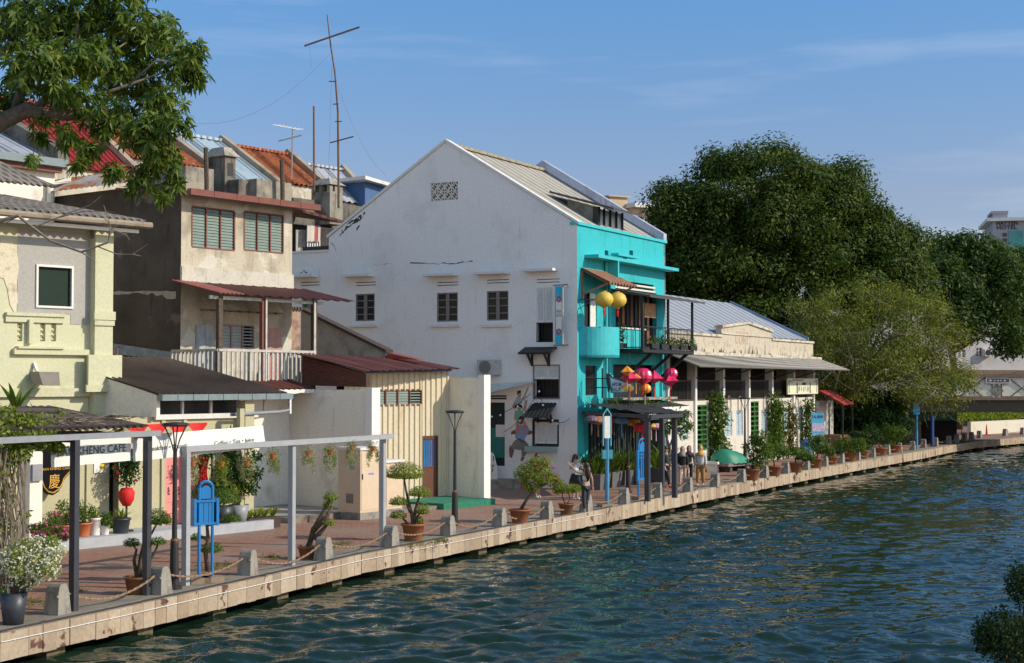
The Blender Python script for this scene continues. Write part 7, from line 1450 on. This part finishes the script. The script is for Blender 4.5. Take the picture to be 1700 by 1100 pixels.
# hanging baskets on the pergola beam
for i, (px, py) in enumerate(((320,768),(367,770),(410,768),(453,757),(512,752),(548,750),(585,742),(619,744))):
    q = FP.p(px, py, .0); T = thing('hanging_plant', 'trailing pale green hanging plant, %s from the left on the grey beam' % ORD[i], 'hanging plant', FP.w(q[0], 0, q[1]), 0, 'hanging plants on the grey pergola beam')
    m = MB(); m.lathe((0,0,-.08), [(.05,0),(.09,.13),(.095,.13),(.08,.11)], 12); m.build('pot', og, T); m = MB(); m.tube([(0,0,.05),(0,0,pz-.05-q[1])], .006, 4); m.build('wire', P('red_wire', (.4,.08,.06)), T)
    rr = random.Random(i); cl = [((0,0,.05),(.19,.19,.15),380)]
    for k in range(7): a = rr.random()*6.3; L = rr.uniform(.12,.42); cl += [((.12*cos(a), .12*sin(a), -.05-L*t), (.055,.055,.06), 26) for t in (.2,.5,.8,1.0)]
    leaves('foliage', cl, .038, M['leafy'] if i % 2 else Leaf('pale_trailing_%d' % i, (.14,.17,.06), (.42,.45,.24)), T, i, .4, droop=.6)

# ------------------------------------------------------------------ black pergola with flower lanterns and sword plants (turquoise house)
BPG = fthing(FR, 'black_pergola', 'black steel pergola with shade cloth roof in front of the turquoise house', 'pergola'); posts = [(1075,832),(1099,814),(1120,826),(966,808)]
L_ = [FR.l(G(*p)) for p in posts]; ztp = [FR.p(p[0], 693, q.y)[1] for p, q in zip(posts, L_)]; zp_ = sum(ztp[:3])/3+.05
for q in L_[:3]: m = MB(); m.box(q.x-.085,q.y-.085,0,q.x+.085,q.y+.085,zp_); m.build('post', M['dark_steel'], BPG)
x0, x1 = .25, L_[2].x+.1; yA_ = min(q.y for q in L_[:3])-.1; xm = L_[0].x
cn = [Vector((.15,-.2,0)), Vector((L_[0].x-.25,L_[0].y-.2,0)), Vector((L_[2].x+.25,L_[2].y-.2,0)), Vector((5.4,-.5,0))]; m = MB()
def Z_(v, z): return (v.x, v.y, z)
for a, b in ((0,1),(1,2),(2,3)): m.bar(Z_(cn[a],zp_+.05), Z_(cn[b],zp_+.05), .12, .14)
m.bar((L_[0].x,L_[0].y,zp_),(L_[2].x,L_[2].y,zp_),.08); m.bar((L_[2].x,L_[2].y,zp_),(L_[1].x,L_[1].y,zp_),.08); m.bar((L_[0].x,L_[0].y,zp_),(L_[1].x,L_[1].y,zp_),.08)
m.build('beam', M['dark_steel'], BPG)
m = MB(); rr = random.Random(3); n = 12; vs = []
for j in range(n+1):
    for i in range(n+1):
        u, v = i/n, j/n; p = cn[0].lerp(cn[3], u).lerp(cn[1].lerp(cn[2], u), v); vs.append((p.x, p.y, zp_+.15+.25*(1-v)+rr.uniform(-.035,.035)))
m.add(vs, [(j*(n+1)+i, j*(n+1)+i+1, (j+1)*(n+1)+i+1, (j+1)*(n+1)+i) for i in range(n) for j in range(n)]); m.build('shade_cloth', P('black_shade_cloth', (.022,.022,.024), .85, var=.3, scale=3), BPG)
m = MB()
for k in range(40): x = .7+4.6*rr.random(); y_ = -.3-.5*rr.random(); m.tube([(x,y_,zp_+.05),(x+rr.uniform(-.04,.04),y_,zp_-1-rr.random()*1.4)], .022, 4)
m.build('hanging_strips', P('dark_strips', (.015,.04,.04)), BPG)
m = MB(); [m.box(x,-.28,0,x+.12,-.22,zp_) for x in [.75+k*.3 for k in range(16)]]; m.build('dark_slat_screen', P('dark_slats', (.014,.018,.02), .7, var=.4), BPG)
TG = thing('roof_greens', 'tufts of green plants growing on the edge of the black pergola roof', 'plant', FR.w(1.0, -.9, zp_+.3)); leaves('foliage', [((k*.5-.6, rr.uniform(-.3,.3), .1+.1*rr.random()), (.3,.3,.2), 70) for k in range(7)], .09, M['leaf'], TG, 2, .4); m = MB(); [m.tube([(k*.5-.6,0,-.1),(k*.5-.6,0,.15)], .01, 4) for k in range(7)]; m.build('stems', M['bark'], TG)
for px, py, c, r, lab, yy in ((982,696,(.12,.08,.10),.26,'dim purple cloth lantern at the left under the black pergola',-2.2),(993,698,(.35,.14,.06),.30,'brown orange cloth lantern beside the dim purple one under the pergola',-2.2),(1032,698,(.08,.22,.38),.27,'blue cloth lantern under the middle of the black pergola',-2.6),(1052,701,(.48,.22,.06),.28,'orange cloth lantern under the black pergola left of the red flower one',-2.8),
        (1066,710,(.60,.03,.06),.34,'bright red flower lantern hung lowest beside the first pergola post',-3.2),(1081,707,(.60,.34,.08),.20,'yellow orange lantern between the dark pergola posts',-2.9),(1089,708,(.62,.32,.52),.24,'pale pink lantern between the dark pergola posts',-2.9),(1016,697,(.32,.05,.05),.2,'small dark red lantern behind the blue one under the pergola',-1.8)):
    q = FR.p(px, py, yy); T = thing('flower_lantern', lab, 'lantern', FR.w(q[0], yy, q[1]), 0, 'cloth lanterns under the black pergola'); m = MB(); m.lathe((0,0,-r*.5), [(r*.25,0),(r*.8,r*.12),(r,r*.35),(r*.85,r*.8),(r*.45,r*1.05)], 12); m.build('shade', P('lantern_cloth_%d' % px, c, .6, var=.3, scale=8), T)
    m = MB(); m.tube([(0,0,-r*.5),(0,0,-r*.5-.45)], [.02,.03], 5); m.build('tassel', P('tassel_%d' % px, tuple(min(.7, v*1.2) for v in c)), T); m = MB(); m.tube([(0,0,r*.5),(0,0,max(.15, zp_-q[1]))], .006, 4); m.build('cord', M['black'], T)
tp = P('grey_planter', (.10,.105,.11), .7)
for i, (px, py, n) in enumerate(((992,812,95),(1012,808,95),(1033,805,95),(1052,803,85),(1092,800,70),(1108,796,60))):
    g = G(px, py); T = thing('planter_box', 'grey planter of tall sword-leaved plants, %s from the left before the turquoise house' % ORD[i], 'planter', g, FR.a, 'planters of sword-leaved plants under the black pergola'); m = MB(); m.hexa([(-.42,-.3,0),(.42,-.3,0),(.42,.3,0),(-.42,.3,0)],[(-.5,-.36,.62),(.5,-.36,.62),(.5,.36,.62),(-.5,.36,.62)]); m.build('box', tp, T)
    blades('sword_leaves', (0,0,.58), n, 1.25, .085, M['leaf'], T, i+30, .5, .75, .4)
# turquoise board stand among planters
# ------------------------------------------------------------------ restaurant vines, poster, bench
for px, pt, pb, w_, lab in ((1187,655,765,16,'thick leafy vine climbing the pillar right of the first green lattice door'),(1283,660,745,14,'leafy vine climbing over the third green lattice door'),(1308,668,735,10,'thin reddish vine hanging on the arcade wall between green lattice and sign'),(1337,665,745,9,'leafy vine climbing under the right end of the cream signboard')):
    T = thing('wall_vine', lab, 'vine', FR.w(FR.X(px,-.25), -.25, 0)); cl = []; rr = random.Random(px); n = int((pb-pt)/4); Y = FR.w(FR.X(px), 0, 0).y; s_ = Y/FPX; base = FR.w(FR.X(px,-.25), -.25, 0); pts = [Vector((0,0,0))]
    zt_, zb = FR.p(px, pt, -.25)[1], .3
    for k in range(n):
        t = (k+.5)/n; z = zb+(zt_-zb)*t; wv = w_*s_*(.7+.6*rr.random()); off = rr.uniform(-.35,.35)*w_*s_; c = FR.u*off-FR.n*rr.uniform(0,.3); cl.append(((c.x, c.y, z), (wv*.95, wv*.8, .4), int(85*wv/.5))); pts.append(Vector((c.x*.4, c.y*.4, z)))
    leaves('foliage', cl, .20, M['leaf'] if px != 1308 else Leaf('reddish_vine', (.12,.06,.02), (.18,.20,.05)), T, px, .4, droop=.9); m = MB(); m.tube(pts, .04, 5); m.build('stem', M['bark'], T)
PO = thing('poster_stand', 'tall blue poster headed 10,000 standing by the lamp at the arcade end', 'poster', G(1357, 758), FR.a-radians(50)); o_ = Fr(G(1357,758).xy, FR.a-radians(50)); PO.location = o_.o
a, b = o_.p(1347.5, 742), o_.p(1367.5, 685); m = MB(); m.box(a[0],-.03,a[1],b[0],.03,b[1]); m.build('board', P('poster_blue', (.05,.33,.55), .5, var=.15, scale=3), PO); W_, H_ = b[0]-a[0], b[1]-a[1]
lettering('10,000', PO, P('poster_ink', (.01,.03,.08)), (a[0]+.06*W_, a[1]+.83*H_, a[0]+.94*W_, a[1]+.93*H_), -.036, bold=.03)
m = MB(); m.box(a[0]+.03*W_,-.034,a[1]+.46*H_,a[0]+.97*W_,-.031,a[1]+.70*H_); m.build('pale_photo', P('poster_pale', (.45,.38,.52), .6, var=.4, scale=6), PO)
m = MB(); [m.box(a[0]+(.12+.28*i)*W_,-.036,a[1]+z*H_,a[0]+(.30+.28*i)*W_,-.032,a[1]+(z+.07)*H_) for i in range(3) for z in (.33,.2,.07)]; m.build('small_pictures', P('poster_pics', (.35,.30,.25), .6, var=.6, scale=9), PO)
m = MB(); [m.bar((x,.05,0),(x,.05,a[1]+.1),.05) for x in (a[0]+.1, b[0]-.1)]; m.build('legs', M['black'], PO)
# green cloth covered cart / boat and stone bench
GCv = thing('covered_cart', 'green tarpaulin rounded over a low cart beside the stone bench', 'cart', G(1212, 782), radians(50)); s_ = G(1212,782).y/FPX; m = MB(); vs = []; n = 12
for i in range(n+1):
    u = -1+2*i/n; w = .75*sqrt(max(.02, 1-abs(u)**3)); hh = .8*(1-.55*(u+1)/2)*sqrt(max(.05, 1-abs(u)**4)); vs += [(u*1.15, w*cos(t), .42+hh*sin(t)+.02*sin(i*3+k_)) for k_, t in enumerate([k*pi/8 for k in range(9)])]
m.add(vs, [(i*9+k, i*9+k+1, (i+1)*9+k+1, (i+1)*9+k) for i in range(n) for k in range(8)]); m.build('tarpaulin', P('green_tarp', (.02,.21,.13), .55, var=.2, scale=3), GCv, True); m = MB(); m.box(-1.1,-.6,.28,1.1,.6,.42); m.build('bed', greywood, GCv)
for sx in (-.7,.7): m = MB(); m.box(sx-.1,-.5,0,sx+.1,.5,.28); m.build('leg', M['bark'], GCv)
SBn = thing('stone_bench', 'pale stone bench and ledge against the long pale house', 'bench', FR.w(FR.X(1200,-.9), -.9, 0), FR.a); m = MB(); m.box(-1.6,-.3,.38,3.2,.4,.5); m.build('seat', M['offwhite'], SBn)
for sx in (-1.3,.9,2.9): m = MB(); m.box(sx-.15,-.2,0,sx+.15,.3,.38); m.build('leg', M['offwhite'], SBn)
BC = thing('blue_cloth_bundle', 'bright blue cloth bundle beside the pots below the signboard', 'bundle', G(1338, 766)); m = MB(); m.ell((0,0,.6),(.35,.3,.55),10,8); m.build('cloth', P('bright_blue_cloth', (.06,.25,.7), .8, var=.3), BC); m = MB(); m.tube([(0,0,1.1),(.05,0,1.3)], [.1,.02], 6); m.build('knot', P('bright_blue_cloth2', (.06,.25,.7), .8), BC)
# large-leaved plant at restaurant's left corner and under the tree
for px, py, n, L, lab in ((1100,798,40,1.6,'big arching leafy plant by the turquoise house right corner'),(1395,752,26,1.7,'broad-leaved clump in the shade behind the flowering pots'),(1440,748,30,1.6,'sunlit strap-leaved clump below the feathery tree'),(1470,748,24,1.5,'fan-leaved clump at the right of the shaded garden'),(1415,750,22,1.3,'low leafy clump beside the brown trunk')):
    g = G(px, py)+Vector((-1.3,1.8,0)); T = thing('leafy_clump', lab, 'plant', g); blades('blades', (0,0,0), n, L, .17, M['leaf'], T, px, .5, .6, .3); m = MB(); m.tube([(0,0,0),(0,0,.4)], .06, 6); m.build('stem', M['bark'], T)
T = thing('plumeria_tree', 'bare-branched small tree with leaf clusters by the turquoise house corner', 'tree', G(1112,800)); Bv = Vector(T.location); Yv = Bv.y; m = MB(); cl = []
for pts in ([(1112,800),(1112,740),(1120,715),(1128,700)],[(1112,745),(1105,720),(1104,708)],[(1120,715),(1132,712),(1140,706)],[(1128,700),(1122,690)]): m.tube([At(x,y,Yv)-Bv for x, y in pts], [.06*(1-.6*i/(len(pts)-1)) for i in range(len(pts))], 6)
m.build('trunk', M['palebark'], T)
for x, y in ((1128,698),(1104,706),(1141,704),(1122,688),(1132,716),(1136,690),(1118,702)): c = At(x,y,Yv)-Bv; cl.append((tuple(c), (.3,.3,.26), 46))
leaves('foliage', cl, .26, M['leaf'], T, 8, .35, droop=.5)
# ficus trunk seen by the kiosk + white cloth
TT = thing('brown_trunk', 'thick orange-brown ribbed trunk standing in the shade right of the poster', 'tree', G(1392,749)+Vector((-1,1.5,0))); m = MB(); [m.tube([(x,0,0),(x*.8,0,1.6),(x*.5,.1,4)], [.22,.18,.12], 7) for x in (-.35,-.1,.18,.4)]; m.build('trunk', P('orange_bark', (.30,.15,.07), .9, var=.4, scale=6, bump=.6), TT)

# grass growing through the paving beside the kerb strip
gr = []; rr = random.Random(31)
for px, py, w in ((345,944,1.0),(380,938,.8),(560,905,.9),(695,904,1.1),(60,1000,1.0),(110,985,.7),(450,925,.7),(730,898,.6)):
    g = G(px, py)
    for k in range(26): a = rr.random()*6.3; q = rr.random()*w; gr.append(((g.x+q*cos(a)*.5, g.y+q*sin(a), .015), (.09,.09,.02), 16))
tag(leaves('grass', gr, .05, Leaf('grass_leaf', (.05,.08,.015), (.16,.20,.04)), None, 8, .3, up=.8), kind='stuff')
# ================================================================== people (one continuous skinned body each; hair and clothes as children)
def skin(name, pts, edges, radii, mat, parent, sub=2, root=0):
    me = bpy.data.meshes.new(name); me.from_pydata([tuple(p) for p in pts], edges, []); me.update(); me.materials.append(mat); o = bpy.data.objects.new(name, me); COL.objects.link(o)
    sm = o.modifiers.new('skin', 'SKIN'); sm.use_smooth_shade = True; sv = me.skin_vertices[0].data
    for i, r in enumerate(radii): r = r if isinstance(r, tuple) else (r, r); sv[i].radius = r; sv[i].use_root = (i == root)
    if sub: ss = o.modifiers.new('sub', 'SUBSURF'); ss.levels = ss.render_levels = sub
    o.parent = parent; return o
SK = P('skin_tone', (.42,.27,.19), .6, var=.05); hairm = P('dark_hair', (.040,.020,.013), .45, var=.3)
def person(label, px, pyb, h, face, top, bottom, pose='stand', hair='long', top_kind='shirt', legs='trousers', arms=None, shoes=(.6,.6,.6), step=.12, at=None):
    g = at if at is not None else G(px, pyb); T = thing('person', label, 'person', g, face); k = h/1.65      # face: rotation so that +x of the figure is its right hand, -y its front
    hip, sh = .86*k, 1.34*k; L = {}; pts = []; ed = []; rad = []
    def v(p, r, par=None):
        pts.append(Vector(p)); rad.append(r); 
        if par is not None: ed.append((par, len(pts)-1))
        return len(pts)-1
    pel = v((0,0,hip+.04*k), (.125*k,.10*k)); sp = v((0,0,hip+.22*k), (.11*k,.085*k), pel); ch = v((0,0,hip+.40*k), (.125*k,.095*k), sp); nk = v((0,-.005,sh+.07*k), .05*k, ch); hb = v((0,-.012,sh+.135*k), .065*k, nk); ht = v((0,-.005,sh+.23*k), .085*k, hb); hh = v((0,.005,sh+.29*k), .055*k, ht)
    legj = []
    for s_, st in ((-1, step), (1, -step)):
        a = v((s_*.085*k,0,hip-.04*k), .085*k, pel); kn = v((s_*.09*k,-st*.55-.02,hip*.52), .055*k, a); an = v((s_*.09*k,-st+.02*abs(st),.09*k), .036*k, kn); ft = v((s_*.095*k,-st-.13*k,.035*k), .032*k, an); legj.append((a, kn, an, ft))
    armj = []
    for i, s_ in enumerate((-1, 1)):
        so_ = v((s_*.165*k,0,sh-.03*k), .05*k, ch); A = (arms or {}).get(s_)
        if A: el, wr = Vector(A[0])*k, Vector(A[1])*k
        else: el, wr = Vector((s_*.22,.03,1.06))*k, Vector((s_*.23,-.05,.84))*k
        e = v(el, .037*k, so_); w = v(wr, .025*k, e); d = (wr-el).normalized(); side = d.cross(Vector((0,1,0))); side = side.normalized() if side.length > .1 else Vector((1,0,0)); pm_ = v(wr+d*.06*k, .027*k, w)
        for f_, (off, ln) in enumerate(((-.028,.065),(-.01,.078),(.01,.074),(.028,.058))): q1 = v(wr+d*(.10*k)+side*off*k, .0085*k, pm_); v(wr+d*(.10+ln)*k+side*off*1.15*k+Vector((0,-.012,0)), .007*k, q1)
        th = v(wr+d*.055*k+side*-.045*k, .010*k, pm_); v(wr+d*.09*k+side*-.06*k, .008*k, th); armj.append((so_, e, w))
    skin('body', pts, ed, rad, SK, T)
    # face details
    m = MB(); hz_ = sh+.19*k; m.ell((-.032*k,-.085*k,hz_), .011*k, 6, 4); m.ell((.032*k,-.085*k,hz_), .011*k, 6, 4); m.build('eyes', M['black'], T); m = MB(); m.ell((0,-.10*k,hz_-.035*k), (.012*k,.018*k,.02*k), 6, 5); m.build('nose', SK, T); m = MB(); m.ell((0,-.085*k,hz_-.075*k), (.022*k,.008*k,.006*k), 6, 4); m.build('mouth', P('lips', (.35,.10,.09)), T)
    m = MB(); [m.ell((s_*.088*k,0,hz_-.01*k), (.012*k,.02*k,.028*k), 6, 5) for s_ in (-1,1)]; m.build('ears', SK, T)
    tmat = P('cloth_top_%d' % px, top, .85, var=.15, scale=9); bmat = P('cloth_bottom_%d' % px, bottom, .85, var=.15, scale=9)
    ex = 1.22 if top_kind != 'loose' else 1.55
    tp_ = [pts[pel]+Vector((0,0,.0 if top_kind != 'loose' else -.12*k)), pts[sp], pts[ch], Vector((0,0,sh+.0*k))]; te = [(0,1),(1,2),(2,3)]; tr = [(.135*k*ex,.11*k*ex), (.115*k*ex,.095*k*ex), (.13*k*ex*.97,.10*k*ex), (.085*k,.07*k)]
    if top_kind == 'crop': tp_[0] = pts[sp]-Vector((0,0,.04*k)); tr[0] = (.115*k,.095*k)
    for so_, e, w in armj:
        if top_kind == 'crop': continue
        b = len(tp_); tp_.append(pts[so_]); tr.append(.062*k*(1.15 if top_kind == 'loose' else 1)); te.append((2, b)); tp_.append(pts[so_].lerp(pts[e], .95 if top_kind in ('loose','long') else .5)); tr.append(.052*k*(1.3 if top_kind == 'loose' else 1)); te.append((b, b+1))
        if top_kind in ('loose', 'long'): tp_.append(pts[e].lerp(pts[w], .9)); tr.append(.043*k*(1.3 if top_kind == 'loose' else 1)); te.append((b+1, b+2))
    skin('top', tp_, te, tr, tmat, T, 2)
    if legs == 'skirt': m = MB(); n = 20; m.lathe((0,0,hip-.30*k), [(.245*k,0),(.22*k,.14*k),(.17*k,.30*k),(.135*k,.40*k)], n); m.build('skirt', bmat, T, True)
    else:
        bp_ = [pts[pel]]; be = []; br = [(.14*k,.115*k)]; f = 1.35 if legs == 'loose' else 1.12
        for a, kn, an, ft in legj:
            b = len(bp_); bp_ += [pts[a], pts[kn]]; br += [.092*k*f*.95, .068*k*f]; be += [(0,b),(b,b+1)]
            if legs != 'shorts': bp_.append(pts[an]+Vector((0,0,.02))); br.append(.05*k*f); be.append((b+1,b+2))
        skin('trousers', bp_, be, br, bmat, T, 2)
    shm = P('shoe_%d' % px, shoes, .6)
    for a, kn, an, ft in legj: m = MB(); c = (pts[an]+pts[ft])/2; m.ell((c.x,c.y-.02,.042*k), (.047*k,.13*k,.042*k), 10, 6); m.build('shoe', shm, T, True)
    if hair == 'long':
        m = MB(); m.ell((0,.02*k,sh+.215*k), (.105*k,.105*k,.125*k), 12, 8); m.build('hair', hairm, T, True); m = MB(); m.tube([(0,.06*k,sh+.24*k),(0,.10*k,sh+.08*k),(.01,.12*k,sh-.10*k),(0,.10*k,sh-.30*k)], [.08*k,.10*k,.095*k,.03*k], 10); m.build('hair_length', hairm, T, True)
    elif hair == 'short': m = MB(); m.ell((0,.018*k,sh+.235*k), (.10*k,.105*k,.10*k), 12, 8); m.build('hair', hairm, T, True)
    else:
        hm = P('headscarf_%d' % px, hair, .85, var=.1); m = MB(); m.ell((0,.048*k,sh+.19*k), (.108*k,.098*k,.15*k), 14, 10); m.lathe((0,.01,sh-.10*k), [(.20*k,0),(.15*k,.10*k),(.085*k,.19*k)], 14); m.build('headscarf', hm, T, True)
    return T
def fce(px, deg): return radians(deg)
# standing woman photographing (faces the camera side), other woman seen from behind reaching up
W1 = person('woman in white top and black skirt holding a phone up to her face', 955, 829, 1.62, radians(25), (.60,.60,.62), (.012,.012,.014), legs='skirt', top_kind='shirt', arms={-1: ((-.26,-.10,1.12),(-.07,-.24,1.44)), 1: ((.26,-.10,1.12),(.07,-.24,1.44))}, shoes=(.7,.7,.7), step=.02)
pt_ = thing('phone', 'small pale phone held up by the woman in the black skirt', 'phone', Vector(W1.location)+Vector((.05,-.30,1.54))); m = MB(); m.box(-.04,-.006,-.075,.04,.006,.075); m.build('body', P('phone_grey', (.4,.42,.42), .3), pt_); m = MB(); m.box(-.035,-.009,-.07,.035,-.0065,.07); m.build('screen', M['glass'], pt_)
bg_ = thing('shoulder_bag', 'small white shoulder bag hanging at the waist of the woman in the black skirt', 'bag', Vector(W1.location)+Vector((.12,-.17,1.0))); m = MB(); m.box(-.13,-.04,-.09,.13,.04,.07); m.build('body', M['white'], bg_); m = MB(); m.tube([(-.12,0,.06),(-.2,.05,.35),(-.1,.1,.42)], .012, 5); m.build('strap', M['white'], bg_)
person('long-haired woman in white crop top and dark trousers reaching one arm up, seen from behind', 973, 850, 1.62, radians(215), (.66,.64,.62), (.035,.04,.05), legs='trousers', top_kind='crop', arms={1: ((.30,-.12,1.34),(.42,-.28,1.55)), -1: ((-.26,.0,1.08),(-.30,-.03,.84))}, shoes=(.3,.3,.3), step=.05)
person('woman in a loose black top and pale pink trousers walking on the quay', 1133, 806, 1.60, radians(-15), (.012,.012,.013), (.46,.33,.27), hair=(.24,.23,.22), top_kind='loose', legs='trousers', shoes=(.05,.05,.05))
person('woman in black clothes and dark headscarf walking between two companions', 1144, 803, 1.58, radians(-10), (.03,.028,.03), (.03,.03,.035), hair=(.05,.03,.03), top_kind='long', legs='trousers', shoes=(.1,.1,.1))
person('woman in a mustard headscarf, pale grey blouse and ochre trousers', 1163, 806, 1.64, radians(-20), (.50,.50,.52), (.33,.17,.05), hair=(.55,.30,.05), top_kind='loose', legs='loose', shoes=(.4,.3,.25))
person('person in black sportswear and bright pink shoes behind the pergola post', 1106, 809, 1.66, radians(60), (.015,.02,.025), (.012,.012,.015), hair='short', top_kind='long', legs='trousers', shoes=(.75,.06,.12), step=.18)
person('person in a dark top mostly hidden behind the pink bougainvillea', 892, 826, 1.62, radians(20), (.03,.02,.03), (.35,.22,.2), hair='long', top_kind='shirt', legs='shorts', shoes=(.7,.7,.72))
